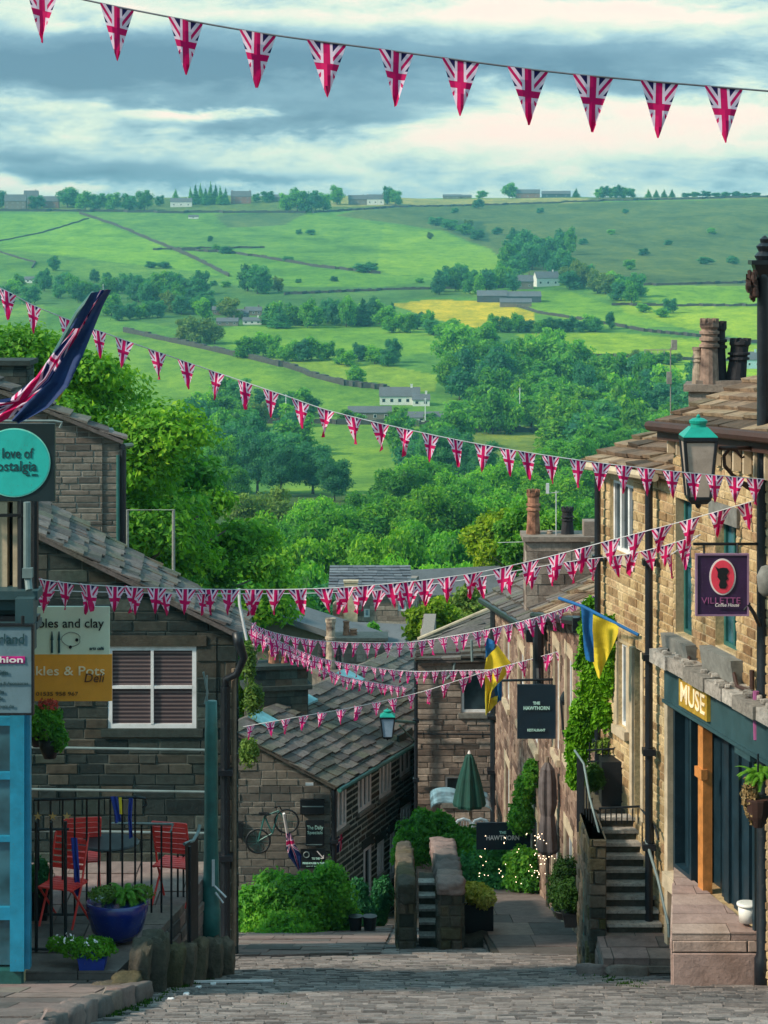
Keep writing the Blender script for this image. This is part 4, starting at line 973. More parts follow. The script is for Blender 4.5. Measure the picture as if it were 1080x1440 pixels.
def kerb(pts, label, seed=1, w=.28, h=.16, zf=RZ):
    mb = MB(); rr = random.Random(seed)
    for i, (a, b) in enumerate(zip(pts, pts[1:])):
        L = math.dist(a, b); n = max(1, int(L / .65))
        for k in range(n):
            p = Vector((a[0] + (b[0] - a[0]) * (k + .5) / n, a[1] + (b[1] - a[1]) * (k + .5) / n, 0)); p.z = zf(p.y) + h * .45
            q = MB(); q.rock((0, 0, 0), w * rr.uniform(.9, 1.2), L / n * .99, h * rr.uniform(1.1, 1.4), rr.randint(0, 999), rr.random(), 5, .16)
            an = math.atan2(-(b[0] - a[0]), b[1] - a[1]); rm = Matrix.Rotation(an, 3, 'Z'); off = len(mb.v)
            for v in q.v: v2 = rm @ v; mb.v.append(p + v2 + Vector((0, 0, -.2875 * v2.y)))
            for f, t in zip(q.f, q.t): mb.f.append(tuple(off + i2 for i2 in f)); mb.t.append(t); mb.m.append(0)
    o = mb.build('kerb', M['flag'], smooth=True); tag(o, kind='structure'); return o
kerb([(-2.85, 16), (-2.74, 19.6), (-2.62, 21.6), (-2.55, 22.6)], '', 2, .24, .2)
kerb([(2.45, 26.75), (2.75, 26.28), (3.25, 26.25)], '', 4, .16, .16)
mb = MB(); mb.hexa([(-2.45, 24.75, RZ(24.75) + .03), (-1.3, 24.95, RZ(24.95) + .03), (-1.3, 25.12, RZ(25.12) + .03), (-2.45, 24.95, RZ(24.95) + .03)] + [(-2.45, 24.75, RZ(24.75) + .052), (-1.3, 24.95, RZ(24.95) + .052), (-1.3, 25.12, RZ(25.12) + .052), (-2.45, 24.95, RZ(24.95) + .052)])
tag(mb.build('road_marking', M['palepaint']), kind='structure')
# the stones edging the patio
for i, (px, d, ztop, sx, sy, sz, lean) in enumerate(((178, 22.55, 1372, .30, .4, .34, 0), (196, 22.9, 1325, .22, .35, .52, .2), (217, 23.3, 1312, .30, .35, .78, .15), (246, 24.2, 1330, .20, .3, .62, .2), (262, 24.6, 1326, .20, .3, .5, .2), (279, 25.2, 1322, .20, .3, .5, .15), (300, 25.9, 1322, .22, .35, .42, 0), (318, 26.5, 1322, .2, .35, .36, 0), (150, 22.3, 1385, .34, .34, .22, 0))):
    p = W(px, ztop, d); mb = MB(); zb_ = RZ(d) - .03; hh = p.z - zb_; mb.rock((0, 0, hh / 2), sx, sy, max(hh, sz * .6), 30 + i, .3 + .6 * R.random(), 7, .22)
    for v in mb.v: v += Vector((p.x + lean * (v.z - hh / 2) * .5, p.y, zb_))
    tag(mb.build('edging_stone', M['mossy'], smooth=True), f'rough gritstone boulder edging the patio, {ordn([150,178,196,217,246,262,279,300,318].index(px))} from the left', 'edging stone', 'stones edging the patio')

# ------------------------------------------------------------------ right-hand houses
FD = Vector((-.23, 1, 0))
def facd(px): return 9.88 / ((px - CX) / F + .23)
def facp(px): d = facd(px); return Vector((PX(px, d), d, 0))
def fx(d): return 9.88 - .23 * d
NEAR = 20.5
# shop building -----------------------------------------------------------
A = (fx(27.0), 27.0); B = (fx(NEAR), NEAR); w1 = WallF(A, B); cs = w1.L / (27 - NEAR)
def u1(d): return (27.0 - d) * cs
shop = thing('stone_shop', (A[0] + .5, 24.5, -8.6), 'golden sandstone shop with slate-green fascia and a gilt sign on the right', 'shop')
opA = (u1(facd(1006)), u1(facd(1036)), -4.93, -3.42); opB = (u1(26.98 - .02), u1(26.45), -5.04, -3.30)
opB = (.06, .62, -5.02, -3.3)
opS = (u1(27.0) + .12, u1(24.35), -8.0, -5.87); opN = (u1(24.1), u1(21.2), -8.0, -5.87); opU = (u1(23.4), u1(22.6), -4.9, -3.4)
mb = MB(); stone_wall(mb, w1, -9.8, lambda u: -2.42 + .2 * u / w1.L * 2.4, [opA, opB, opS, opN, opU], (.085, .14), (.12, .34), (.004, .02), .35, seed=21)
# returning gable walls so that the building is solid
wg = WallF((A[0] + 6 * .975, A[1] + 6 * .224), A); stone_wall(mb, wg, -9.8, lambda u: -2.42 + min(u, 6) * 0 + .45 * (1 - abs(u - 3) / 3) * 2.6, (), (.12, .2), (.2, .5), (.006, .03), .06, seed=22)
wh = WallF(B, (B[0] + 6 * .975, B[1] + 6 * .224)); stone_wall(mb, wh, -9.0, -2.0, (), (.12, .2), (.2, .5), (.006, .03), .3, seed=23)
mb.build('wall', [M['gold'], M['goldmortar']], shop)
window(shop, w1, *opA, cols=2, rows=2, rec=.16, glass='glassblue', frame='tealdark', lintel=None, label='upper window with blue-green frame above the fascia')
window(shop, w1, *opB, cols=2, rows=2, rec=.16, glass='glassblue', frame='tealdark', label='upper window near the rainwater pipe')
window(shop, w1, *opU, cols=2, rows=2, rec=.16, glass='glassblue', frame='tealdark', lintel='sill', sill='sill')
mb = MB(); block(mb, w1, opA[0] - .1, opA[1] + .12, -3.42, -3.2, -.1, .05); mb.build('lintel', M['sill'], shop)
for (o_, nm) in ((opA, 'a'), (opB, 'b')):
    mb = MB(); mb.hexa([w1.p(o_[0] - .12, o_[2] - .30, .0), w1.p(o_[1] + .2, o_[2] - .30, .0), w1.p(o_[1] + .2, o_[2] - .30, .12), w1.p(o_[0] - .12, o_[2] - .30, .12), w1.p(o_[0] - .12, o_[2] - .02, -.1), w1.p(o_[1] + .2, o_[2] - .02, -.1), w1.p(o_[1] + .2, o_[2] - .02, .16), w1.p(o_[0] - .12, o_[2] - .02, .16)])
    mb.build('sill', M['sill'], shop)
# white window-box bracket and pipes of the sills
for o_ in (opA, opB):
    u = o_[1] + .1; mb = MB(); mb.tube([w1.p(u, o_[2] - .1, .1), w1.p(u + .25, o_[2] - .28, .14), w1.p(u + .5, o_[2] - .28, .1)], .022); mb.tube([w1.p(u + .5, o_[2] - .05, .06), w1.p(u + .5, o_[2] - .5, .06)], .03); mb.build('bracket', M['rust'], shop)
# fascia, ledge
mb = MB(); rr = random.Random(5); uu = -.05
while uu < u1(20.7):
    e = uu + rr.uniform(.35, .7); block(mb, w1, uu, e - .01, -5.40, -5.24 + rr.uniform(-.015, .015), 0, .30 + rr.uniform(-.02, .02), rr.random()); uu = e
for k in range(60): u = rr.uniform(0, 6); mb.rock(w1.p(u, -5.22, rr.uniform(.03, .27)), rr.uniform(.04, .12), rr.uniform(.04, .1), .05, k, rr.random(), 2)
mb.build('ledge', M['ledge'], shop)
mb = MB(); block(mb, w1, .02, u1(20.8), -5.86, -5.42, .0, .14); block(mb, w1, .02, u1(20.8), -5.46, -5.405, .14, .20); block(mb, w1, .02, u1(20.8), -5.9, -5.86, .0, .17)
fa = mb.build('fascia', M['shopgrey'], shop)
mb = MB(); su0, su1 = u1(facd(975)), u1(facd(1015)); block(mb, w1, su0, su1, -5.80, -5.46, .142, .19); sg = mb.build('gilt_sign', M['gilt'], fa)
text('MUSE', fa, 'lettering', M['orangetext'], w1.p((su0 + su1) / 2, -5.63, .195), .34, right=w1.d, width=(su1 - su0) * .86, bold=.004)
mb = MB(); block(mb, w1, u1(24.75), u1(24.3), -6.0, -5.87, .03, .13); mb.build('wall_box', M['shopgrey'], fa)
# stone pilaster and timber shop front
mb = MB(); block(mb, w1, .0, .11, -9.2, -5.9, 0, .13, .5); mb.build('pilaster', M['cream'], shop)
mb = MB(); z0, z1 = -8.0, -5.88
ud0, udd = u1(26.62), u1(26.0)     # window then timber post then dark door curtain
block(mb, w1, .13, .19, z0, z1, -.2, .06); block(mb, w1, ud0 + .30, ud0 + .36, z0, z1, -.2, .06); block(mb, w1, .19, ud0 + .30, z1 - .1, z1, -.2, .06); block(mb, w1, .19, ud0 + .30, z0, z0 + .1, -.2, .06)
block(mb, w1, u1(24.42), u1(24.36), z0, z1, -.2, .05); block(mb, w1, u1(26.1), u1(24.42), z1 - .06, z1, -.2, .03)
sf = mb.build('shop_front', M['shopdark'], shop)
mb = MB()
for k in range(5): a = .20 + k * (ud0 + .09) / 5; block(mb, w1, a, a + (ud0 + .09) / 5 - .01, z0 + .1, z1 - .1, -.10, -.07 + .02 * (k % 2))
mb.build('shop_window', M['shopdark'], shop)
mb = MB()
for k in range(9): a = u1(25.78) + k * .155; block(mb, w1, a, a + .148, z0, z1 - .06, -.22, -.14 + .035 * (k % 2))
mb.build('door_curtain', M['shopdark'], shop)
mb = MB(); block(mb, w1, u1(26.02), u1(25.86), z0, z1, -.05, .07); block(mb, w1, u1(26.06), u1(25.84), z0 + 1.4, z0 + 1.52, .02, .1); mb.build('timber_post', M['orangewood'], shop)
mb = MB(); block(mb, w1, opN[0] + .02, opN[1] - .02, z0, z1, -.2, -.12); mb.build('shop_window', M['shopdark'], shop)
mb = MB(); block(mb, w1, .12, u1(24.2), z0 - .02, z1 + .01, -.30, -.24); mb.build('dark_backing', M['shopdark'], shop)  # added dark panel, its colour stands in for the unlit room behind
# threshold ledge below the shop window
mb = MB(); block(mb, w1, .1, u1(26.0), -8.2, -8.01, 0, .2, .5); mb.build('window_ledge', M['cream'], shop)
# roof, gutter
rn = Vector((.975, .224, 0))
def rp(d, z, k, rise): return Vector((fx(d), d, z)) + rn * k + Vector((0, 0, rise))
mb = MB(); slates(mb, rp(27.15, -2.36, -.15, -.03), rp(20.3, -2.0, -.15, -.03), rp(27.15, -2.36, 3, 1.22), rp(20.3, -2.0, 3, 1.22), .26, (.3, .7), .045, 12)
slates(mb, rp(20.3, -2.0, 6.2, -.03), rp(27.15, -2.36, 6.2, -.03), rp(20.3, -2.0, 3, 1.22), rp(27.15, -2.36, 3, 1.22), .26, (.3, .7), .045, 13)
rf = mb.build('roof', M['slatewarm'], shop)
mb = MB(); mb.tube([rp(27.2, -2.43, -.26, 0), rp(20.3, -2.06, -.26, 0)], .065, 8); mb.box(rp(27.15, -2.60, -.17, 0), Vector((.23 * 6.8, -6.8, .33)), rn * .1, Vector((0, 0, .17)))
mb.build('gutter', M['rust'], shop)
for k in range(11): mb = MB(); d = 26.95 - k * .3; mb.cbox(rp(d, -2.75, -.06, 0) , .09, .09, .30, .5); mb.build('corbel', M['cream'], shop)
mb = MB(); c = (4.50, 28.1); stack(mb, c, .92, .55, -3.0, -2.05, -.2, .16, 5); mb.cbox((c[0] + .05, c[1], -1.96), .85, .5, .05, .2, 0, -.2)
stk = thing('chimney_stack', (c[0], c[1], -3.0), 'gold stone chimney stack with tall striped pots above the right roof', 'chimney')
mb.build('stack', M['brown'], stk)
chimney_pot(stk, (4.13, 28.1, -1.98), .52, .075, M['potpale'], rings=2, crown=False); chimney_pot(stk, (4.27, 28.0, -1.98), .86, .125, M['potstained'], rings=3, taper=.85)
chimney_pot(stk, (4.40, 28.15, -1.98), .82, .125, M['potblack'], rings=2, taper=.82); chimney_pot(stk, (4.62, 28.1, -2.02), .64, .14, M['potblack'], rings=2, lean=(.12, 0), taper=.85)
for c_ in list(stk.children)[1:]: c_['label'] = 'tall clay chimney pot'
mb = MB(); p = W(943, 600, 28.0); mb.tube([p, W(943, 489, 28)], .008, 6); mb.tube([W(905, 492, 28), W(945, 492, 28)], .006, 6)
for k in range(4): x = 907 + k * 9; mb.tube([W(x, 492, 28.05), W(x, 497, 27.95)], .006, 4)
mb.cbox(W(948, 492, 28), .07, .07, .13); mb.cbox(W(941, 540, 28), .06, .06, .16)
tag(mb.build('aerial', M['greymortar']), 'thin television aerial beside the right chimney stack', 'aerial')
# bucket and platform in front of the shop -----------------------------------
slab_deck('doorstep', [(3.28, 24.3), (fx(24.3) - .02, 24.3), (fx(26.95) - .02, 26.95)], -7.97, lambda x, y: RZ(24.3) - .1, (.95, .45), 14, [M['doorstep'], M['joint']], sc_=(.5, .6), sl_=(.7, 1.4))
bk = thing('bucket', W(1051, 1296, 24.55), 'white plastic tub standing on the shop doorstep', 'bucket')
p = W(1051, 1296, 24.55); mb = MB(); mb.lathe(p, [(.095, 0), (.11, .19)], 20); mb.build('tub', M['plastic'], bk, True)
mb = MB(); mb.lathe(p, [(.122, .185), (.125, .2), (.122, .215), (.1, .22)], 20); mb.build('lid', M['plastic'], bk, True)
# lower house beyond --------------------------------------------------------
A = (fx(29.9), 29.9); B = (fx(27.02), 27.02); w2 = WallF(A, B); cs2 = w2.L / (29.9 - 27.02)
def u2(px): return (29.9 - facd(px)) * cs2
h2 = thing('stone_cottage', (A[0] + .5, 28.5, -8.9), 'golden sandstone cottage with warm slate roof behind the stone stairs', 'house')
oC = (u2(858), u2(891), -4.32, -3.36); oD = (u2(870), u2(883), -6.67, -5.54); oE = (u2(892.5), u2(904), -7.72, -5.5)
mb = MB(); stone_wall(mb, w2, -9.9, lambda u: -3.2 + .2 * u / w2.L, [oC, oD, oE], (.085, .14), (.12, .34), (.004, .02), .35, seed=31)
wg = WallF((A[0] + 6 * .975, A[1] + 6 * .224), A); stone_wall(mb, wg, -12, lambda u: -3.2 + (1 - abs(u - 3) / 3) * 1.15, (), (.12, .2), (.2, .5), (.006, .03), .3, seed=32)
mb.build('wall', [M['gold'], M['goldmortar']], h2)
window(h2, w2, *oC, cols=3, rows=1, rec=.10, mull=.06, bar=.05, frame='white', glass='glass', sill='cream', label='wide upper window with white mullions')
window(h2, w2, *oD, cols=1, rows=1, rec=.10, glass='glassblue', sill='cream', surround='cream')
mb = MB(); block(mb, w2, oE[0], oE[1], oE[2], oE[3], -.2, -.12); mb.build('door', M['shopdark'], h2)
mb = MB(); block(mb, w2, oE[0] - .1, oE[0] - .005, oE[2], oE[3], -.05, .04); block(mb, w2, oE[1] + .005, oE[1] + .1, oE[2], oE[3], -.05, .04); mb.build('door_jamb', M['cream'], h2)
mb = MB(); slates(mb, rp(30.1, -3.17, -.15, -.03), rp(26.95, -3.0, -.15, -.03), rp(30.1, -3.17, 3, 1.15), rp(26.95, -3.0, 3, 1.22), .26, (.3, .7), .05, 15); slates(mb, rp(26.95, -3.0, 6.1, -.03), rp(30.1, -3.17, 6.1, -.03), rp(26.95, -3.0, 3, 1.22), rp(30.1, -3.17, 3, 1.15), .26, (.3, .7), .05, 16)
mb.build('roof', M['slatewarm'], h2)
mb = MB(); mb.tube([rp(30.1, -3.24, -.22, 0), rp(27.1, -3.08, -.22, 0)], .055, 8); mb.build('gutter', M['cream'], h2)
def downpipe(parent, pts, r=.05, mat='pipe', name='downpipe'):
    mb = MB(); mb.tube(pts, r, 10)
    a, b = Vector(pts[-2]), Vector(pts[-1]); n = int((a - b).length / 1.1)
    for k in range(1, n): c = a.lerp(b, k / n); mb.cbox(c - Vector((0, 0, .04)), r * 3.2, r * 3.2, .08)
    return mb.build(name, M[mat], parent)
pp = facp(927); q = pp + w1.n * .14
downpipe(shop, [Vector((q.x, q.y, -3.0)), Vector((q.x, q.y, -9.1))], .052)
pp = facp(852); q = pp + w1.n * .12; downpipe(h2, [Vector((q.x, q.y, -3.2)), Vector((q.x, q.y, -9.6))], .045)
# stone staircase -----------------------------------------------------------
def steps_run(name, label, x0, x1, d0, z0, rise, going, n, mat, dx=0):
    mb = MB(); rr = random.Random(3)
    for k in range(n):
        z = z0 + rise * k; y = d0 + going * k; sh = dx * k
        mb.box((x0 + sh + .02, y + .02, z0 - .4), (x1 - x0 - .02, 0, 0), (0, (n - k) * going + .5, 0), (0, 0, z - z0 + .4 + rise - .04 - .002 * k), .25)
        mb.box((x0 + sh, y - .015, z + rise - .04), (x1 - x0, 0, 0), (0, going + .05, 0), (0, 0, .04 + rr.uniform(-.004, .006)), .5 + .5 * rr.random(), 1)
    o = mb.build(name, mat); tag(o, label, 'stairs'); return o
steps_run('stone_stairs', 'worn stone staircase climbing to the cottage door', 2.86, 3.56, 27.35, -8.97, .134, .135, 9, [M['mossy'], M['ledge']], -.022)
mb = MB(); w = WallF((2.62, 27.25), (2.84, 27.25)); stone_wall(mb, w, -9.6, lambda u: -7.72, (), (.13, .2), (.1, .25), (.005, .05), 1.5, seed=8)
w = WallF((2.62, 28.7), (2.62, 27.25)); stone_wall(mb, w, -10, -7.72, (), (.13, .2), (.2, .4), (.005, .04), .2, seed=9)
tag(mb.build('stair_wall', [M['mossy'], M['mossy']]), 'narrow rough stone pier left of the staircase', 'wall')
mb = MB(); mb.box((2.80, 28.75, -10.3), (.65, 0, 0), (0, 2.2, 0), (0, 0, 2.55)); tag(mb.build('stair_landing', M['mossy']), 'stone landing behind the staircase carrying planters', 'landing')
# handrail along the stairs
rl = thing('stair_railing', W(812, 1200, 27.5), 'black stair railing with a pale sloping handrail', 'railing')
mb = MB(); mb.tube([W(808, 1055, 28.6), W(821, 1074, 28.4), W(829, 1120, 28.0), W(851, 1203, 27.3)], .016, 8); mb.build('handrail', M['iron'], rl, True)
for k in range(9):
    f = k / 8; a = W(821 + 30 * f, 1074 + 128 * f, 28.4 - 1.1 * f); mb = MB(); mb.tube([a, Vector((a.x, a.y, a.z - .95 + .1 * f))], .011, 6); mb.build('baluster', M['black'], rl)
mb = MB(); mb.hexa([W(811, 1170, 28.5), W(822, 1170, 28.45), W(822, 1170, 28.55), W(811, 1170, 28.6), W(811, 1064, 28.5), W(822, 1078, 28.45), W(822, 1078, 28.55), W(811, 1064, 28.6)]); mb.build('panel', M['black'], rl)
r2 = thing('landing_railing', W(885, 1160, 28.3), 'low black railing of thin balusters at the top of the staircase', 'railing')
mb = MB(); mb.tube([W(842, 1137, 28.2), W(899, 1134, 28.2), W(921, 1162, 27.4), W(926, 1180, 27.2)], .016); mb.build('top_rail', M['black'], r2)
for k in range(8): x = 844 + k * 7.6; mb = MB(); mb.tube([W(x, 1137, 28.2), W(x, 1158 + k * .1, 28.2)], .009, 6); mb.build('baluster', M['black'], r2)
for k in range(3): x = 903 + k * 8; mb = MB(); mb.tube([W(x, 1140 + k * 10, 28.1 - .3 * k), W(x, 1185 + k * 12, 28.1 - .3 * k)], .009, 6); mb.build('baluster', M['black'], r2)
mb = MB(); mb.tube([W(908, 1180, 27.5), W(925, 1235, 27.2), W(940, 1300, 26.8)], .02); mb.tube([W(940, 1300, 26.8), W(941, 1318, 26.75)], .02)
tag(mb.build('stair_handrail', M['iron']), 'pale iron handrail down the right side of the staircase', 'handrail')
r3 = thing('terrace_railing', W(850, 1080, 29.2), 'black railing with spikes above the planter box', 'railing')
mb = MB(); mb.tube([W(826, 1055, 29.2), W(884, 1052, 29.2)], .014); mb.tube([W(826, 1071, 29.2), W(884, 1070, 29.2)], .014); mb.build('rail', M['black'], r3)
for k in range(7): x = 829 + k * 9; mb = MB(); mb.tube([W(x, 1072, 29.2), W(x, 1044, 29.2)], .010, 6); mb.build('baluster', M['black'], r3)
mb = MB(); a = W(846, 1134, 28.9); mb.box(a, (.37, 0, 0), (0, .4, 0), (0, 0, .60)); tag(mb.build('planter_box', M['black']), 'black square planter box on the stair landing', 'planter')
# climbers, planting -----------------------------------------------------------
def foliage(name, lobes, n, ls, mat, label, cat, seed=1, core=True, group=None, shell=(.7, 1.1), flat=.1, kind=None, parent=None):
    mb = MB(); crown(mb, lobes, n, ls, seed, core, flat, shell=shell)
    o = mb.build(name, mat, parent)
    if parent is None: tag(o, label, cat, group, kind)
    return o
def FL(px, py, d, rx, ry, rd=None): s = d / F; return (tuple(W(px, py, d)), (rx * s, (rd or rx) * s, ry * s))
rr = random.Random(9); L = []
for (x, y, rx, ry) in ((838, 862, 22, 20), (842, 895, 26, 26), (840, 930, 28, 28), (843, 965, 27, 28), (836, 1000, 26, 26), (822, 1030, 24, 22), (812, 1058, 16, 22), (808, 1090, 10, 20), (858, 900, 12, 30), (856, 945, 12, 34), (850, 1010, 16, 18), (815, 1000, 12, 14)): L.append(FL(x, y, 30.35 if x < 840 else 29.55 - (x - 840) * .022, rx, ry, 10 if x < 840 else 7))
iv = foliage('ivy', L, 15000, .045, G['ivy'], 'bright green ivy climbing the cottage corner behind the yellow flag', 'ivy', 4, flat=.3)
foliage('flowering_shrub', [FL(850, 1050, 29.5, 16, 10), FL(868, 1045, 29.5, 18, 14), (FL(878, 1060, 29.5, 10, 12))], 1800, .03, G['olive'], 'bronze and yellow shrub behind the spiked railing', 'shrub', 5)
foliage('topiary_ball', [FL(835, 1095, 28.75, 13, 19)], 4500, .017, G['box'], 'dark clipped shrub beside the black planter box', 'topiary', 6)
def potted(px, py_top, py_bot, w, d, potmat, label, bush, potw=.8, poth=.35, n=4500, ls=.02, seed=1, mat='box', square=False, cat='potted plant'):
    p = W(px, py_bot, d); s = d / F; hh = (py_bot - py_top) * s; ww = w * s; o = thing('potted_plant', p, label, cat); mb = MB(); ph = hh * poth
    mb.lathe(p, [(ww * potw * .36, 0), (ww * potw * .5, ph * .9), (ww * potw * .53, ph * .92), (ww * potw * .53, ph), (ww * potw * .45, ph)], 4 if square else 18); mb.build('pot', M[potmat], o, not square)
    L = [((p.x + ax * ww, p.y, p.z + ph + (hh - ph) * az_), (rx * ww, rx * ww, rz * (hh - ph))) for (ax, az_, rx, rz) in bush]
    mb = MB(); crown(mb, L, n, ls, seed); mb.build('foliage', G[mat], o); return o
potted(795, 1205, 1290, 48, 30.9, 'black', 'large clipped conical box shrub beside the terrace path', [(0, .42, .46, .55), (-.12, .3, .4, .4)], poth=.14, n=8000, seed=4)
potted(802, 1240, 1302, 40, 30.1, 'black', 'small round box ball in a dark pot on the terrace path', [(0, .52, .5, .5)], poth=.32, n=6500, seed=5, square=True)
mb = MB(); mb.tube([W(822, 1178, 28.0), W(822, 1330, 27.8)], .02); mb.tube([W(826, 1215, 27.9), W(826, 1325, 27.7)], .022)
tag(mb.build('drain_pipes', M['tealdark']), 'two thin pipes running down the stair pier', 'pipe')
# fern basket by the near post
hb = thing('hanging_basket', W(1066, 1130, 23.2), 'hanging basket with a green fern beside the black column', 'hanging basket')
mb = MB(); mb.lathe(W(1066, 1163, 23.2), [(.05, 0), (.11, .12), (.15, .30), (.15, .32)], 14); mb.build('basket', M['rust'], hb)
mb = MB(); crown(mb, [FL(1056, 1120, 23.2, 11, 26), FL(1060, 1140, 23.2, 9, 20)], 1500, .028, 8); mb.build('moss', G['dried'], hb)
def frond(mb, a, b, c, ls, n=26, tint=.6):
    a, b, c = Vector(a), Vector(b), Vector(c)
    for i in range(n):
        t = i / n; p = a.lerp(b, t).lerp(b.lerp(c, t), t); tg = ((b - a).lerp(c - b, t)).normalized(); sd_ = tg.cross(Vector((0, 0, 1))).normalized(); up = sd_.cross(tg); l = ls * (1 - t * .75) * (.5 + min(1, t * 5) * .5)
        for sg in (-1, 1):
            e = p + sd_ * sg * l + tg * l * .4 - up * l * .25; q = tg * ls * .13; mb.face([p - q, e, p + q], max(0, min(1, tint + rr.uniform(-.3, .3))))
def fern(name, c, r, n, mat, parent=None, seed=1, ls=.06, up=.5):
    rq = random.Random(seed); mb = MB(); c = Vector(c)
    for k in range(n):
        an = rq.uniform(0, 6.28); L_ = r * rq.uniform(.6, 1.1); dv = Vector((math.cos(an), math.sin(an), 0)); frond(mb, c, c + dv * L_ * .5 + Vector((0, 0, up * r * rq.uniform(.7, 1.3))), c + dv * L_ + Vector((0, 0, up * r * rq.uniform(-.3, .6))), ls)
    return mb.build(name, mat, parent)
fern('fern', W(1072, 1098, 23.2), .34, 46, G['fern'], hb, 3, .07, .55)
mb = MB(); mb.tube([W(1066, 1060, 23.2), W(1066, 1100, 23.2)], .012); mb.build('hook', M['pipe'], hb)
# black iron column with lamp -------------------------------------------------
cp = Vector((PX(1073, 24.2), 24.2, 0)); zb_ = RZ(24.2)
cl_ = thing('iron_column', (cp.x, cp.y, zb_), 'tall black iron column with an ornate head at the right edge', 'column')
mb = MB(); mb.lathe((cp.x, cp.y, zb_), [(.10, 0), (.10, .35), (.075, .4), (.068, 8.0), (.075, 8.05), (.075, 8.2)], 14); mb.build('shaft', M['pipe'], cl_, True)
mb = MB(); z = PZ(385, 24.2); mb.lathe((cp.x, cp.y, z - .05), [(.075, 0), (.14, .1), (.17, .17), (.13, .19)], 4)
mb.cbox((cp.x, cp.y, PZ(372, 24.2)), .30, .26, .05); mb.lathe((cp.x + .02, cp.y, PZ(366, 24.2)), [(.09, 0), (.12, .05), (.07, .1), (.1, .16), (.05, .2), (.06, .24), (.01, .28)], 12); mb.build('head', M['pipe'], cl_)
mb = MB()
for k in range(26): mb.rock(W(1057 + rr.uniform(-5, 7), 380 + rr.uniform(0, 38), 24.15 + rr.uniform(-.08, .08)), .05, .05, .09, k, .5, 2, .5)
mb.build('ornament', M['rust'], cl_)
lp = thing('street_lamp', W(982, 780, 23.9), 'bracket street lamp with verdigris top and frosted glass on the right', 'street lamp')
def lantern(parent, px, ytop, ybot, wpx, d, roof, glass, frame='pipe', toph=.30):
    s = d / F; c = W(px, ybot, d); hh = (ybot - ytop) * s; r = wpx * s / 2 * 1.19; gh = hh * (1 - toph) * .86; g0 = hh * .11
    mb = MB(); mb.lathe(c + Vector((0, 0, g0)), [(r * .60, 0), (r * .88, gh)], 4); mb.build('glass', M[glass], parent)
    mb = MB()
    for k in range(4):
        an = math.pi / 4 + k * math.pi / 2; dv = Vector((math.cos(an), math.sin(an), 0)); mb.tube([c + Vector((0, 0, g0)) + dv * r * .62, c + Vector((0, 0, g0 + gh)) + dv * r * .90], r * .07, 6)
    mb.lathe(c + Vector((0, 0, g0 - .02 * hh)), [(r * .45, -hh * .05), (r * .66, 0), (r * .66, .03 * hh), (r * .58, .03 * hh)], 4); mb.lathe(c + Vector((0, 0, g0 + gh - .01)), [(r * .9, 0), (r * 1.0, .02 * hh), (r * 1.0, .055 * hh), (r * .9, .055 * hh)], 4)
    mb.lathe(c, [(.004, -.02), (r * .10, .0), (r * .16, g0 * .4), (r * .3, g0 * .85)], 10); mb.build('frame', M[frame], parent)
    z = g0 + gh + .05 * hh; rh = hh - z
    mb = MB(); mb.lathe(c + Vector((0, 0, z)), [(r * .99, 0), (r * .97, rh * .04), (r * .5, rh * .42)], 4); mb.lathe(c + Vector((0, 0, z)), [(r * .32, rh * .40), (r * .32, rh * .56), (r * .36, rh * .58), (r * .38, rh * .70), (r * .24, rh * .80), (r * .07, rh * .84), (r * .09, rh * .9), (r * .01, rh)], 16); mb.build('cap', M[roof], parent)
lantern(lp, 982, 582, 713, 58, 23.9, 'teal', 'lampglass')
mb = MB(); a = W(1012, 630, 23.95); b = W(1068, 630, 24.2); mb.tube([a, b], .022)
mb.tube([W(1047, 642, 24.05), W(1043, 644, 24.05), W(1036, 634, 24.05), W(1026, 631, 24.05), W(1018, 641, 24.05), W(1019, 655, 24.05), W(1030, 668, 24.05), W(1045, 680, 24.1), W(1060, 688, 24.15), W(1068, 690, 24.2)], [.014, .012, .02, .022, .022, .022, .022, .03, .045, .03], 8); mb.build('bracket', M['rust'], lp, True)
# plum hanging sign ------------------------------------------------------------
vs_ = thing('hanging_sign', W(1016, 865, 24.0), 'plum hanging sign of a coffee house with a red oval', 'sign')
mb = MB(); mb.box(W(980, 865, 24.0), (72 * .008, 0, 0), (0, .05, 0), (0, 0, 85 * .008)); mb.build('board', M['plum'], vs_)
mb = MB()
for (x0, x1, y0, y1) in ((978.5, 981, 779, 866.5), (1051, 1053.5, 779, 866.5), (981, 1051, 779, 781.2), (981, 1051, 864.3, 866.5)): mb.box(W(x0, y1, 23.985), ((x1 - x0) * .008, 0, 0), (0, .07, 0), (0, 0, (y1 - y0) * .008))
mb.build('trim', M['plumrim'], vs_)
def disc(mb, c, rx, rz, y0, y1, n=40, tint=.5):
    c = Vector(c); A_ = [c + Vector((math.cos(2 * math.pi * k / n) * rx, y0, math.sin(2 * math.pi * k / n) * rz)) for k in range(n)]; B_ = [c + Vector((math.cos(2 * math.pi * k / n) * rx, y1, math.sin(2 * math.pi * k / n) * rz)) for k in range(n)]
    mb.face(A_, tint); mb.face(B_[::-1], tint)
    for k in range(n): mb.face([A_[k], B_[k], B_[(k + 1) % n], A_[(k + 1) % n]], tint)
oc = W(1016, 811, 24.0); mb = MB(); disc(mb, oc, .148, .205, -.012, 0); mb.build('oval_rim', M['palepaint'], vs_)
mb = MB(); disc(mb, oc, .130, .187, -.018, -.011); mb.build('oval', M['rose'], vs_)
mb = MB(); P_ = [(-.085, .12), (-.05, .095), (0, .105), (.05, .10), (.07, .06), (.045, .02), (.06, -.02), (.035, -.045), (.05, -.09), (.03, -.13), (-.03, -.13), (-.045, -.09), (-.03, -.04), (-.06, .0), (-.055, .05)]
for k in range(len(P_)): pass
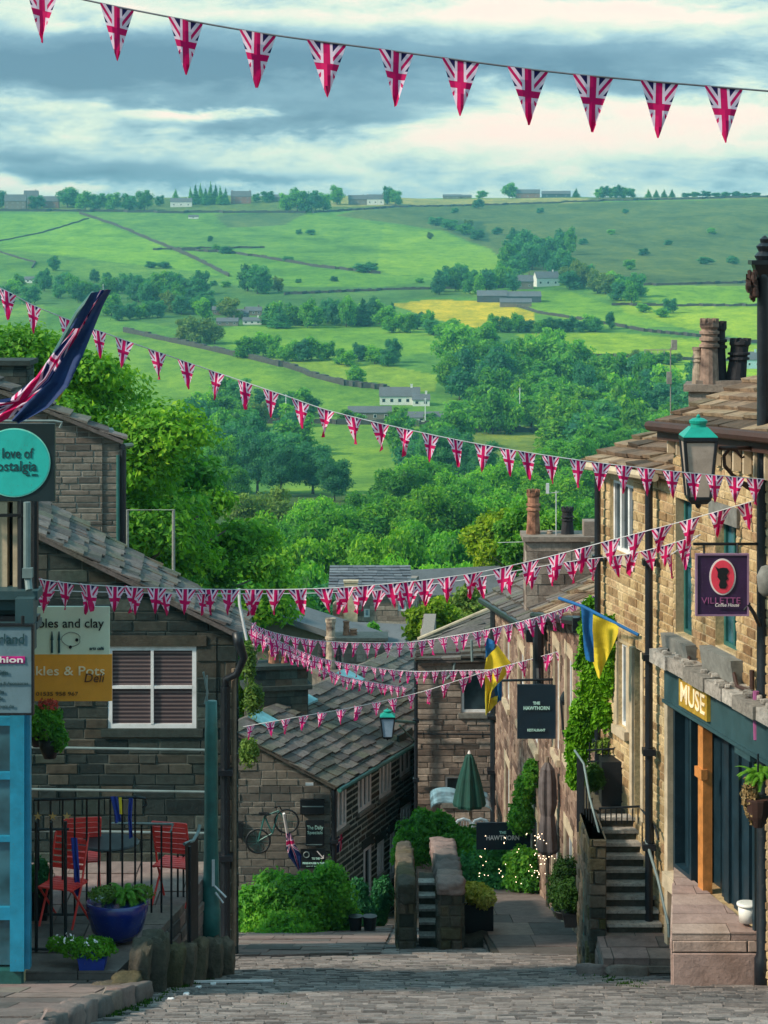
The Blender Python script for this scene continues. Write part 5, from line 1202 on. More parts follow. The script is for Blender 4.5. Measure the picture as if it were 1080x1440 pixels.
mb.face([oc + Vector((x, -.024, z)) for (x, z) in P_[::-1]]); mb.face([oc + Vector((x, -.018, z)) for (x, z) in P_]); mb.build('silhouette', M['black'], vs_)
text('VILLETTE', vs_, 'lettering', M['pinktext'], W(1014, 845, 23.99), .10, width=.44)
text('Coffee House', vs_, 'lettering', M['palepaint'], W(1022, 851, 23.975), .055, width=.27, shear=.3)
mb = MB(); mb.tube([W(975, 765, 24.0), W(1068, 765, 24.2)], .017); mb.tube([W(990, 765, 24.03), W(990, 780, 24.02)], .012); mb.tube([W(1037, 765, 24.1), W(1037, 780, 24.03)], .012); mb.build('hanging_bar', M['black'], vs_)
sp_ = thing('floodlight', W(1060, 870, 24.0), 'small grey floodlight and bent bracket beside the plum sign', 'floodlight')
mb = MB(); mb.tube([W(1052, 850, 24.0), W(1060, 862, 24.0), W(1068, 880, 24.1)], .022); mb.tube([W(1046, 858, 24.0), W(1055, 848, 24.0)], .012); mb.build('bracket', M['black'], sp_)
mb = MB(); mb.lathe(W(1079, 838, 23.6), [(.05, 0), (.10, .05), (.12, .22), (.07, .32), (.02, .34)], 14); mb.build('shade', M['sill'], sp_, True)
mb = MB(); mb.tube([W(1063, 972, 24.1), W(1062, 1000, 24.1), W(1064, 1040, 24.1)], [.035, .028, .036], 8); tag(mb.build('furled_banner', M['pinktext']), 'narrow furled purple banner beside the black column', 'banner')

# moss and weeds along the kerbs, scraps on the setts
rr = random.Random(12); mb = MB()
for k in range(420):
    side = rr.random()
    if side < .55: y = rr.uniform(19.5, 27); x = -2.62 + (y - 19.5) * .075 + rr.gauss(0, .05)
    elif side < .8: y = rr.uniform(24, 26.6); x = 2.9 - (y - 24) * .1 + rr.gauss(0, .12)
    else: y = rr.uniform(19, 31); x = rr.uniform(-2.2, 2.6)
    z = RZ(y) + .015
    for q in range(5):
        a = rr.uniform(0, 6.28); h = rr.uniform(.012, .045) * (.5 if side > .8 else 1); u_ = Vector((math.cos(a), math.sin(a), 0)); p = Vector((x + rr.gauss(0, .015), y, z)); mb.face([p - u_ * h * .4, p + u_ * h * .4, p + u_ * h * .2 + Vector((0, 0, h))], rr.random())
tag(mb.build('moss_tufts', G['box'], origin=(0, 0, 0)), kind='stuff')
for i, (px, d, l) in enumerate(((240, 22.1, 'white scrap nearest the bottom left kerb'), (262, 22.9, 'small white scrap beside the kerb'), (279, 24.0, 'pale paper scrap by the boulder wall'), (300, 24.6, 'tiny pale scrap at the foot of the patio boulders'), (960, 23.6, 'white scrap at the foot of the doorstep'))):
    p = Vector((PX(px, d), d, RZ(d) + .035)); mb = MB(); mb.rock(p, .06, .05, .022, i, .5, 3, .4); tag(mb.build('litter', M['palepaint']), l, 'litter', 'scraps on the setts')
# ------------------------------------------------------------------ left house with the white window
LX0, LX1 = PX(-60, 31), PX(333, 31)
w = WallF((LX0, 31), (LX1, 31))
lh = thing('stone_cottage', (-3.6, 32, -10.4), 'dark sooty stone cottage with a white four-pane window behind the patio', 'house')
def lz(u):   # verge line of the gable
    x = LX0 + u; px = CX + F * x / 31; return PZ(752 + (px - 55) * .487, 31)
ow = (PX(152, 31) - LX0, PX(276, 31) - LX0, PZ(1024, 31), PZ(909, 31))
mb = MB(); stone_wall(mb, w, -10.9, lambda u: lz(u) - .06, [ow], (.13, .24), (.25, .62), (.004, .028), .35, seed=41)
wr = WallF((LX1, 31), (LX1 - .3, 34.2)); stone_wall(mb, wr, -11.5, lambda u: lz(w.L) - .08 - .03 * u, (), (.13, .22), (.2, .5), seed=42)
mb.build('wall', [M['soot'], M['sootmortar']], lh)
window(lh, w, *ow, cols=2, rows=2, rec=.05, bar=.06, mull=.042, frame='white', glass='blind', sill='soot', sillout=.05, over=.1, lintel=None, label='white four-pane window with closed slatted blind')
mb = MB(); block(mb, w, ow[0] - .1, ow[1] + .15, ow[3] + .01, ow[3] + .16, -.1, .04, .7); mb.build('lintel', M['soot'], lh)
e0 = Vector((PX(338, 30.8), 30.8, lz(w.L) - .02)); e1 = Vector((PX(349, 33.4), 33.4, PZ(866, 33.4)))
r0 = Vector((LX0, 30.8, lz(0) + .05)); r1 = Vector((PX(-60, 34), 34.3, PZ(640, 34.3)))
mb = MB(); slates(mb, e0, e1, r0, r1, .31, (.24, .52), .036, 44, jit=.05); rf = mb.build('roof', M['slate'], lh)
mb = MB(); p = W(334, 893, 30.75); mb.tube([W(350, 872, 33.2), p], .05); mb.tube([p + Vector((.0, 0, .04)), p + Vector((.02, -.02, -.12)), W(343, 925, 30.75), W(333, 948, 30.78), W(318, 955, 30.85), W(317, 975, 30.86)], [.085, .075, .06, .055, .055, .055], 10); mb.build('gutter', M['pipe'], lh, True)
downpipe(lh, [W(317, 965, 30.86), W(317, 1325, 30.86)], .07)
mb = MB(); mb.tube([W(329, 940, 30.95), W(329, 1330, 30.95)], .035, 8); mb.build('lit_quoin_strip', M['wood'], lh)  # tan strip in place of the sunlit stone quoin, the light put into its colour
# house with coursed gable behind
g0, g1 = PX(-70, 37), PX(168, 37); w = WallF((g0, 37), (g1, 37))
bh = thing('stone_house', (-6.5, 39, -11.0), 'grey coursed stone gable house behind the left cottage roof', 'house')
def bz(u): px = CX + F * (g0 + u) / 37; return PZ(572 + (px - 60) * .40, 37)
mb = MB(); stone_wall(mb, w, -9.5, lambda u: bz(u) - .05, (), (.085, .13), (.18, .5), (.006, .022), .35, seed=51, gap=.016)
wr = WallF((g1, 37), (g1 - .5, 40)); stone_wall(mb, wr, -9.5, bz(w.L) - .1, (), (.1, .14), (.2, .5), seed=52)
mb.build('wall', [M['greybrick'], M['greymortar']], bh)
mb = MB(); slates(mb, (PX(175, 36.9), 36.8, bz(w.L) - .04), (PX(172, 37.8), 37.8, bz(w.L) - .06), (g0, 36.8, bz(0) + .04), (g0 + .1, 37.8, bz(0) + .04), .35, (.4, .8), .05, 53); mb.build('roof', M['slate'], bh)
mb = MB(); mb.tube([W(173, 628, 36.8), W(185, 626, 44)], .05); mb.build('gutter', M['pipe'], bh); downpipe(bh, [W(173, 632, 36.75), W(173, 775, 36.75)], .055); downpipe(bh, [W(166, 640, 36.7), W(166, 770, 36.7)], .03, 'tealdark')
st = thing('chimney_stack', W(14, 600, 39), 'dark slatted stone chimney stack at the left edge behind the union flag', 'chimney')
mb = MB(); stack(mb, (PX(8, 39), 39), .9, .8, PZ(640, 39), PZ(512, 39), 0, .11, 5); mb.build('stack', M['soot'], st)
mb = MB(); mb.cbox((PX(8, 39), 39, PZ(510, 39)), .7, .6, .06); mb.build('coping', M['black'], st)
# steel frame in front of the tree
mb = MB(); s_ = 52.0; a, b, c, d_ = W(179, 790, s_), W(179, 717, s_), W(244, 717, s_), W(244, 790, s_); mb.tube([a - Vector((0, 0, 4)), b, c, d_ - Vector((0, 0, 4))], .04, 8); tag(mb.build('metal_frame', M['greymortar']), 'thin goalpost-like metal frame before the left trees', 'frame')
# ------------------------------------------------------------------ left shop (blue) and its upper floor
sh = thing('corner_shop', (-4.4, 23, -8.0), 'dark stone corner shop with bright blue front at the left edge', 'shop')
w = WallF((-6.5, 22.6), (PX(32, 22.6), 22.6))
mb = MB(); oS = (w.L - 2.2, w.L + .0, -8.0, PZ(870, 22.6)); oU = (w.L - 1.3, w.L - .35, PZ(822, 22.6), PZ(715, 22.6))
stone_wall(mb, w, -8.2, PZ(660, 22.6), [(0.6, w.L - .02, -8.0, -4.2), (w.L - 1.6, w.L - .02, PZ(826, 22.6), PZ(706, 22.6))], (.12, .2), (.2, .5), (.005, .03), .35, seed=61)
wr = WallF((PX(32, 22.6), 22.6), (PX(32, 22.6) - .8, 25.5)); stone_wall(mb, wr, -8.2, PZ(660, 22.6), (), (.12, .2), (.2, .5), seed=62)
mb.build('wall', [M['gold'], M['goldmortar']], sh)
mb = MB(); slates(mb, (-6.6, 22.3, PZ(665, 22.6)), (PX(40, 22.6), 22.3, PZ(665, 22.6)), (-6.6, 25.3, PZ(665, 22.6) + .12), (PX(32, 22.6) - .2, 25.3, PZ(665, 22.6) + .12), .3, (.3, .6), .04, 63); mb.build('roof', M['slate'], sh)
mb = MB(); block(mb, w, w.L - 1.6, w.L - .04, PZ(826, 22.6), PZ(706, 22.6), -.2, -.15); wn = mb.build('window', M['glass'], sh); wn['label'] = 'upper window between tan stone mullions'
for x in (4, 24, -22): mb = MB(); mb.box(W(x - 6, 826, 22.55), (12 * .0075, 0, 0), (0, .16, 0), (0, 0, 120 * .0075), .5); mb.build('mullion', M['cream'], wn)
mb = MB(); mb.box(W(-40, 727, 22.4), (80 * .0075, 0, 0), (0, .04, 0), (0, 0, .03)); mb.build('bar', M['black'], wn)
# cornice
mb = MB(); y0 = 22.25
for (z0_, z1_, o0, x1) in ((870, 880, .30, 57), (855, 870, .10, 50), (838, 855, .22, 52), (826, 838, .32, 58)): mb.box((PX(-120, 22.5), 22.6 - o0 - .02, PZ(z1_, 22.5)), (PX(x1, 22.5) - PX(-120, 22.5), 0, 0), (0, o0 + .02, 0), (0, 0, PZ(z0_, 22.5) - PZ(z1_, 22.5) - .002))
mb.box((PX(30, 22.5), 22.12, PZ(868, 22.5)), (.19, 0, 0), (0, .2, 0), (0, 0, .26)); mb.box((PX(44, 22.5), 22.1, PZ(905, 22.5)), (.09, 0, 0), (0, .2, 0), (0, 0, .27)); co_ = mb.build('cornice', M['shopgrey'], sh)
mb = MB(); mb.box((PX(-100, 22.2), 22.34, PZ(880, 22.3)), (PX(50, 22.2) - PX(-100, 22.2), 0, 0), (0, .18, 0), (0, 0, .09)); mb.build('cornice_moulding', M['black'], sh)
mb = MB(); fz0, fz1 = -8.0, PZ(905, 22.5)
mb.box((PX(15, 22.4), 22.35, fz0 + .28), (PX(35, 22.4) - PX(15, 22.4), 0, 0), (0, .2, 0), (0, 0, fz1 - fz0 - .28)); mb.box((PX(35, 22.4), 22.42, fz0 + .28), (.05, 0, 0), (0, .1, 0), (0, 0, fz1 - fz0 - .28))
for (ya, yb) in ((1010, 1022), (1088, 1098), (1178, 1186), (1278, 1296)): mb.box((PX(-120, 22.4), 22.45, PZ(yb, 22.4)), (PX(18, 22.4) - PX(-120, 22.4) - .002, 0, 0), (0, .1, 0), (0, 0, PZ(ya, 22.4) - PZ(yb, 22.4)))
for x in (-100, -45): mb.box((PX(x, 22.4), 22.44, fz0 + .28), (.06, 0, 0), (0, .1, 0), (0, 0, fz1 - fz0 - .3))
sfb = mb.build('shop_front', M['bluepaint'], sh)
mb = MB(); mb.box((PX(-120, 22.4), 22.5, fz0 + .3), (PX(20, 22.4) - PX(-120, 22.4), 0, 0), (0, .04, 0), (0, 0, fz1 - fz0 - .4)); mb.build('pane', M['glassblue'], sfb)
mb = MB(); mb.box((PX(-120, 22.4), 22.40, fz0 - .1), (PX(30, 22.4) - PX(-120, 22.4), 0, 0), (0, .16, 0), (0, 0, .37)); mb.build('stall_riser', M['tealdark'], sh)
# rainwater pipes left of the house
mb = MB(); mb.tube([W(38, 706, 22.3), W(38, 800, 22.3), W(41, 830, 22.2)], .038, 10); mb.cbox(W(39, 812, 22.25), .10, .1, .1); tag(mb.build('downpipe', M['iron']), 'pale green pipe above the left shop cornice', 'pipe')
mb = MB(); mb.tube([W(31, 700, 22.45), W(31, 830, 22.45)], .05, 8); mb.tube([W(49, 700, 22.45), W(49, 835, 22.45)], .04, 8); tag(mb.build('black_pipes', M['pipe']), 'pair of black pipes either side of the pale green pipe', 'pipe')
# grey hanging sign
gs = thing('hanging_sign', W(-5, 1003, 21.9), 'blue-grey hanging sign with a magenta band over the blue shop', 'sign')
k = 21.9 / F; mb = MB(); mb.box(W(-62, 1003, 21.9), (106 * k, 0, 0), (0, .04, 0), (0, 0, 122 * k)); mb.build('board', M['signgrey'], gs)
mb = MB()
for (x0, x1, ya, yb) in ((44, 47, 878, 1006), (-65, -62, 878, 1006), (-62, 44, 878, 881), (-62, 44, 1003, 1006)): mb.box(W(x0, yb, 21.88), ((x1 - x0) * k, 0, 0), (0, .07, 0), (0, 0, (yb - ya) * k))
mb.build('frame', M['black'], gs)
text('Wonderland', gs, 'lettering', M['inktext'], W(35, 899, 21.89), .15, align='RIGHT', width=.68)
mb = MB(); mb.box(W(-40, 933, 21.892), (75 * k, 0, 0), (0, .01, 0), (0, 0, 10 * k)); mb.build('band', M['magenta'], gs)
text('Fashion', gs, 'lettering', M['palepaint'], W(33, 928, 21.885), .085, align='RIGHT', width=.42, bold=.002)
for (tx, y, s_, xx) in (('Gifts', 946, .06, 12), ('Homeware & Accessories', 961, .045, 40), ('Crafts', 973, .05, 6), ('Cards', 982, .05, 4), ('Open every day', 993, .04, 20)): text(tx, gs, 'lettering', M['inktext'], W(xx, y, 21.89), s_, align='RIGHT')
mb = MB(); mb.tube([W(32, 866, 21.9), W(32, 880, 21.9)], .018); mb.tube([W(-40, 866, 21.9), W(-40, 880, 21.9)], .018); mb.build('hanger', M['black'], gs)
# cream and orange boards
k = 25.4 / F; bd = thing('hanging_sign', W(100, 987, 25.4), 'pale green and orange double board hanging beside the white window', 'sign')
mb = MB(); mb.box(W(22, 921, 25.4), (132 * k, 0, 0), (0, .04, 0), (0, 0, 68 * k)); mb.build('upper_board', M['signgreen'], bd)
mb = MB(); mb.box(W(22, 986, 25.39), (135 * k, 0, 0), (0, .05, 0), (0, 0, 65.5 * k)); mb.build('lower_board', M['signorange'], bd)
text('pebbles and clay', bd, 'lettering', M['black'], W(146, 877, 25.38), .155, align='RIGHT', width=1.0, bold=.001)
text('arts café', bd, 'lettering', M['inktext'], W(146, 912, 25.38), .05, align='RIGHT', bold=.002)
text('Pickles & Pots', bd, 'lettering', M['orangetext'], W(148, 944, 25.375), .155, align='RIGHT', width=1.03, bold=.001)
text('Deli', bd, 'lettering', M['browntext'], W(146, 954, 25.37), .15, align='RIGHT', width=.24, shear=.2)
text('01535 958 967', bd, 'lettering', M['browntext'], W(110, 976, 25.375), .065, align='RIGHT', width=.5)
mb = MB(); c = W(100, 899, 25.39); pts = [c + Vector((math.cos(a * .3927) * .105 * (1 + .12 * math.sin(a)), -.002, math.sin(a * .3927) * .085)) for a in range(17)]; mb.tube(pts, .004, 5)
mb.build('palette_outline', M['sill'], bd)
mb = MB(); disc(mb, W(108, 900, 25.385), .02, .02, -.004, 0, 12); disc(mb, W(99, 910, 25.385), .02, .02, -.004, 0, 12); mb.build('paint_spot', M['black'], bd)
mb = MB()
for x in (73, 83): mb.tube([W(x, 918, 25.38), W(x, 900, 25.38)], [.016, .012], 6); mb.tube([W(x, 900, 25.38), W(x, 888, 25.38)], [.02, .006], 6)
mb.build('brush_drawing', M['inktext'], bd)
mb = MB(); mb.tube([W(10, 854, 25.45), W(158, 852, 25.45)], .015); mb.tube([W(20, 850, 25.45), W(20, 990, 25.45)], .03); mb.build('bracket', M['black'], bd)
# round aqua sign
k = 20.0 / F; rs = thing('hanging_sign', W(22, 705, 20.0), 'square black sign with a large aqua disc at the left edge', 'sign')
mb = MB(); mb.box(W(-34, 705, 20.0), (111 * k, 0, 0), (0, .05, 0), (0, 0, 109 * k)); mb.build('board', M['signdark'], rs)
c = W(20, 650.5, 20.0); mb = MB(); disc(mb, c, 51 * k, 48.5 * k, -.008, 0, 48); mb.build('disc_rim', M['aquarim'], rs)
mb = MB(); disc(mb, c, 49.3 * k, 46.8 * k, -.012, -.007, 48); mb.build('disc', M['aqua'], rs)
text('love of', rs, 'lettering', M['inktext'], W(46, 638, 19.985), .135, align='RIGHT', width=.29, bold=.001)
text('nostalgia', rs, 'lettering', M['inktext'], W(52, 656, 19.985), .135, align='RIGHT', width=.44, bold=.001)
text('est. 2003', rs, 'lettering', M['inktext'], W(53, 668, 19.985), .03, align='RIGHT')
mb = MB(); mb.tube([W(-60, 592, 20.0), W(76, 592, 20.0)], .012); mb.tube([W(76, 592, 20.0), W(87, 594, 20.0), W(84, 602, 20.0)], .012); mb.build('bar', M['iron'], rs)
# furled union flag
def cloth(name, rows, mat, parent, nf=5, fold=.05, seed=1, n=16, uvf=None, thick=.004):
    """rows: (left point, right point) stations down a hanging or streaming cloth, with folds across"""
    rq = random.Random(seed); mb = MB(); st = 3; S = []
    for i in range(len(rows) - 1):
        for j in range(st): f = j / st; S.append((Vector(rows[i][0]).lerp(Vector(rows[i + 1][0]), f), Vector(rows[i][1]).lerp(Vector(rows[i + 1][1]), f)))
    S.append((Vector(rows[-1][0]), Vector(rows[-1][1]))); G_ = []
    for i, (a, b) in enumerate(S):
        t = i / (len(S) - 1); G_.append([a.lerp(b, k / n) + Vector((0, fold * math.sin(k / n * math.pi * nf + 1.2 * math.sin(t * 5) + seed) * (.35 + .65 * t), 0)) for k in range(n + 1)])
    for i in range(len(S) - 1):
        for k in range(n):
            uv = [(k / n, i / (len(S) - 1)), ((k + 1) / n, i / (len(S) - 1)), ((k + 1) / n, (i + 1) / (len(S) - 1)), (k / n, (i + 1) / (len(S) - 1))]
            if uvf: uv = [uvf(*q) for q in uv]
            mb.face([G_[i][k], G_[i][k + 1], G_[i + 1][k + 1], G_[i + 1][k]], .5, 0, uv)
    return mb.build(name, mat, parent, True)
uf = thing('union_flag', W(20, 600, 19.3), 'large drooping union flag streaming from the left edge', 'flag')
D_ = 19.3
rows = [(W(140, 408, D_ - .2), W(158, 407, D_ + .1)), (W(124, 430, D_ - .2), W(146, 430, D_ + .1)), (W(98, 470, D_ - .15), W(134, 460, D_ + .1)), (W(72, 500, D_), W(118, 500, D_)), (W(50, 530, D_), W(98, 542, D_)), (W(14, 560, D_), W(70, 572, D_)), (W(-22, 566, D_), W(36, 600, D_)), (W(-60, 575, D_), W(6, 622, D_)), (W(-95, 600, D_), W(-30, 650, D_))]
cloth('cloth', [(a, a.lerp(b, .62)) for a, b in rows], M['jackflag'], uf, 4, .09, 2, 20, lambda u, v: (.5 + .46 * (abs(((1.9 * v + .55 * u) % 2) - 1) * 2 - 1), .25 + .24 * (abs(((2.6 * v - .9 * u + .3) % 2) - 1) * 2 - 1)))
cloth('hoist', [(a.lerp(b, .45) + Vector((0, -.06, 0)), b + Vector((0, -.06, 0))) for a, b in rows[:6]] + [(a.lerp(b, .7) + Vector((0, -.06, 0)), a.lerp(b, .85) + Vector((0, -.06, 0))) for a, b in rows[6:7]], M['navycloth'], uf, 2, .04, 5, 14)
mb = MB(); mb.tube([W(133, 412, D_ + .12), W(110, 440, D_ + .15), W(60, 530, D_ + .2), W(-60, 640, D_ + .2)], .03, 8); mb.build('pole', M['tealdark'], uf)
cloth('cloth', [(W(128, 412, D_ - .25), W(140, 410, D_ - .2)), (W(112, 440, D_ - .25), W(128, 436, D_ - .2)), (W(98, 462, D_ - .25), W(112, 462, D_ - .2))], M['navycloth'], uf, 2, .02, 4)
mb = MB(); mb.hexa([W(80, 557, D_), W(88, 535, D_), W(90, 550, D_), W(82, 566, D_)] + [W(80, 557, D_ + .02), W(88, 535, D_ + .02), W(90, 550, D_ + .02), W(82, 566, D_ + .02)]); mb.build('fringe', M['ukyellow'], uf)
# basket with pink flowers under the orange board
fb = thing('hanging_basket', W(66, 1066, 25.0), 'dark hanging basket of trailing leaves and pink flowers under the orange board', 'hanging basket')
mb = MB(); mb.lathe(W(70, 1066, 25.0), [(.07, 0), (.12, .12), (.135, .22), (.12, .22)], 16); mb.build('basket', M['black'], fb, True)
mb = MB(); mb.lathe(W(52, 1050, 25.2), [(.05, 0), (.12, .15), (.135, .28), (.12, .28)], 16); mb.build('basket', M['black'], fb, True)
mb = MB(); crown(mb, [FL(64, 1018, 25.0, 24, 22), FL(84, 1040, 24.9, 12, 16), FL(52, 1008, 25.1, 16, 16)], 2600, .026, 5, core=False); mb.build('foliage', G['mid'], fb)
mb = MB(); crown(mb, [FL(68, 992, 25.0, 14, 8)], 260, .02, 6, core=False); mb.build('flowers', G['pinkflower'], fb)
mb = MB(); mb.tube([W(60, 988, 25.0), W(62, 1040, 25.0)], .008); mb.build('chain', M['black'], fb)
# ------------------------------------------------------------------ patio furniture
PZ0 = -7.905
def bistro_chair(loc, rz, label):
    o = thing('bistro_chair', (0, 0, 0), label, 'chair', 'red slatted patio chairs')
    for sx in (-1, 1):
        mb = MB(); mb.tube([(sx * .21, .20, 0), (sx * .21, -.03, .44), (sx * .21, -.20, .98)], .014, 6); mb.tube([(sx * .21, -.22, 0), (sx * .21, .20, .45)], .014, 6); mb.build('leg', M['redpaint'], o)
    for k in range(6): mb = MB(); z = .60 + k * .068; mb.cbox((0, -.045 - .32 * (z - .44) * 1.0, z), .42, .018, .052); mb.build('back_slat', M['redpaint'], o)
    mb = MB()
    for k in range(6): mb.cbox((0, -.17 + k * .075, .45), .42, .06, .018)
    mb.cbox((-.2, .02, .435), .02, .4, .02); mb.cbox((.2, .02, .435), .02, .4, .02)
    mb.build('seat', M['redpaint'], o); o.location = loc; o.rotation_euler[2] = rz; return o
def copy_tree(o, loc, rz, label, parent=None):
    c = o.copy(); COL.objects.link(c)
    if parent: c.parent = parent
    else: c.location = loc; c.rotation_euler[2] = rz; c['label'] = label
    for ch in [q for q in bpy.data.objects if q.parent == o]: copy_tree(ch, None, None, None, c)
    return c
c0 = bistro_chair((PX(246, 25.3), 25.3, PZ0), -.25, 'red slatted chair right of the blue pot, nearest the green post')
copy_tree(c0, (PX(113, 25.4), 25.5, PZ0), .2, 'red slatted chair behind the left railing, with a high back')
copy_tree(c0, (PX(88, 24.4), 24.5, PZ0), 2.8, 'red slatted chair facing away nearest the left railing')
copy_tree(c0, (PX(4, 25.3), 25.3, PZ0), 1.4, 'red slatted chair at the left edge behind the blue shop pillar')
tb = thing('bistro_table', (PX(150, 25), 25.2, PZ0), 'dark round patio table between the red chairs', 'table')
mb = MB(); mb.lathe((PX(150, 25), 25.2, PZ0 + .71), [(.34, 0), (.36, .015), (.34, .03)], 24); mb.build('table_top', M['black'], tb)
mb = MB(); mb.tube([(PX(150, 25), 25.2, PZ0 + .02), (PX(150, 25), 25.2, PZ0 + .71)], .03); mb.build('stem', M['black'], tb)
mb = MB(); mb.lathe((PX(150, 25), 25.2, PZ0), [(.22, 0), (.2, .02), (.04, .05)], 16); mb.build('base', M['black'], tb)
bs_ = thing('tall_planter', W(58, 1290, 24.7), 'dark tall planter with shaggy plant behind the left railing', 'planter')
mb = MB(); mb.lathe(W(56, 1305, 24.7), [(.12, 0), (.17, .42), (.19, .45), (.16, .45)], 4); mb.build('pot', M['black'], bs_)
mb = MB(); crown(mb, [FL(56, 1240, 24.7, 17, 30)], 2600, .02, 9); mb.build('foliage', G['dark'], bs_)
# railings
def railing(name, label, rails, balusters, mat='black', r=.012, rr_=.016, group=None, railmat=None):
    o = thing(name, balusters[0][1] if balusters else rails[0][0], label, 'railing', group)
    for q in rails: mb = MB(); mb.tube(q, rr_, 8); mb.build('rail', M[railmat or mat], o)
    for (a, b) in balusters: mb = MB(); mb.tube([a, b], r, 6); mb.build('baluster', M[mat], o)
    return o
d1 = 23.5
railing('railing', 'near black railing section with four tall bars at the left edge', [[W(-40, 1334, d1), W(100, 1335, d1)], [W(-40, 1168, d1), W(97, 1166, d1)]],
        [(W(x, 1155, d1), W(x, 1338, d1)) for x in (9, 51, 72, 92)], r=.02)
mb = MB()
for x in (53, 74, 94):
    c = W(x, 1148, d1); P5 = [c + Vector((math.sin(a * math.pi / 5) * (.05 if a % 2 == 0 else .018), 0, math.cos(a * math.pi / 5) * (.05 if a % 2 == 0 else .018))) for a in range(10)]
    n_ = len(mb.v); mb.face(P5[::-1]); mb.face([p + Vector((0, .01, 0)) for p in P5])
tag(mb.build('star_garland', M['starry']), 'row of small gold stars tied above the left railing', 'garland')
d2 = 24.6
railing('railing', 'tall black railing with a curled rail end behind the blue pot', [[W(48, 1125, d2), W(150, 1122, d2), W(195, 1121, d2), W(204, 1123, d2), W(206, 1131, d2), W(201, 1135, d2)], [W(48, 1286, d2), W(193, 1286, d2)]],
        [(W(x, 1124, d2), W(x, 1286, d2)) for x in (54, 71, 88, 105, 122, 139, 155, 172)] + [(W(190, 1118, d2), W(190, 1300, d2))], r=.013)
d3 = 24.3
railing('railing', 'lower black railing beside the steps with a pale top rail', [[W(158, 1158, 25.5), W(243, 1159, d3), W(240, 1170, d3)]],
        [(W(x, 1160, d3 + .6), W(x, 1300, d3 + .6)) for x in (199, 213, 227)] + [(W(241, 1168, d3), W(241, 1338, d3))] + [(W(x, 1180, d3 + 1.2), W(x, 1290, d3 + 1.2)) for x in (250, 258, 271)], r=.013, railmat='iron')
mb = MB(); mb.hexa([W(263, 1328, 24.6), W(279, 1318, 24.9), W(279, 1318, 25.0), W(263, 1328, 24.7), W(260, 1188, 24.6), W(279, 1176, 24.9), W(279, 1176, 25.0), W(260, 1188, 24.7)])
gt = mb.build('gate', M['black']); tag(gt, 'narrow solid black gate panel left of the green post', 'gate')
mb = MB(); mb.tube([W(259, 1187, 24.65), W(272, 1182, 24.8), W(279, 1170, 24.95), W(281, 1160, 25)], .02); mb.build('gate_rail', M['iron'], gt)
mb = MB(); mb.tube([W(267, 1338, 24.55), W(267, 1190, 24.6)], .02); mb.build('gate_post', M['black'], gt)
d5 = 26.75
for (y, l) in ((1052, 'topmost'), (1111, 'second'), (1169, 'third'), (1228, 'lowest')):
    mb = MB(); mb.tube([W(36, y - 1, d5), W(290, y + 3, d5)], .018, 8); tag(mb.build('guard_rail', M['iron']), f'{l} of the pale horizontal rails behind the patio', 'guard rail', 'horizontal patio rails')
gp = thing('green_post', (PX(297, 26.2), 26.2, -9.2), 'thick dark green post with a pale bracket at the patio corner', 'post')
mb = MB(); mb.lathe((PX(297, 26.2), 26.2, PZ(1335, 26.2)), [(.12, 0), (.115, .5), (.105, .52), (.085, 1.5), (.08, 2.6), (.07, 3.05)], 14); mb.build('shaft', M['tealdark'], gp, True)
mb = MB(); mb.tube([W(286, 945, 26.3), W(292, 975, 26.3), W(288, 990, 26.3)], .014); mb.tube([W(291, 950, 26.2), W(291, 1050, 26.2)], .012)
mb.build('bracket', M['iron'], gp)
mb = MB(); mb.cbox(W(300, 1246, 26.05), .035, .02, .32); mb.tube([W(302, 1246, 26.05), W(318, 1262, 26.0)], .012); mb.tube([W(303, 1255, 26.05), W(314, 1270, 26.0)], .012); mb.build('latch', M['cord'], gp)
# blue pot with fern, low blue planter
bp = thing('blue_pot', W(165, 1317, 23.9), 'large glazed cobalt pot with a fern on the patio edge', 'plant pot')
k = 23.9 / F; mb = MB(); mb.lathe(W(165, 1318, 23.9), [(27 * k, 0), (36 * k, 12 * k), (43 * k, 38 * k), (44 * k, 50 * k), (41.5 * k, 53 * k), (38 * k, 52 * k)], 36); mb.build('pot', M['blueglaze'], bp, True)
mb = MB(); mb.lathe(W(165, 1270, 23.9), [(38 * k, 0), (38 * k, 2 * k)], 24); mb.build('soil', M['joint'], bp)
fern('fern', W(175, 1268, 23.9), .30, 60, G['fern'], bp, 8, .07, .75)
mb = MB(); crown(mb, [FL(145, 1258, 23.8, 20, 10), FL(200, 1256, 23.9, 16, 9)], 900, .022, 7, core=False); mb.build('foliage', G['olive'], bp)
tp = thing('low_planter', W(132, 1358, 23.05), 'low blue trough with white flowering plants below the cobalt pot', 'planter')
k = 23.05 / F; p = W(131, 1360, 23.05); mb = MB(); mb.lathe(p, [(24 * k, 0), (27 * k, 15 * k), (28 * k, 18 * k), (24 * k, 18 * k)], 4); mb.build('pot', M['ribbon'], tp)
mb = MB(); crown(mb, [FL(132, 1334, 23.05, 30, 12), FL(100, 1332, 23.1, 20, 12), FL(80, 1328, 23.15, 14, 10)], 2600, .022, 7, core=False); mb.build('foliage', G['fern'], tp)
mb = MB(); crown(mb, [FL(90, 1320, 23.05, 16, 5), FL(130, 1326, 23.0, 16, 4)], 40, .018, 9, core=False); mb.build('flowers', M['palepaint'], tp)
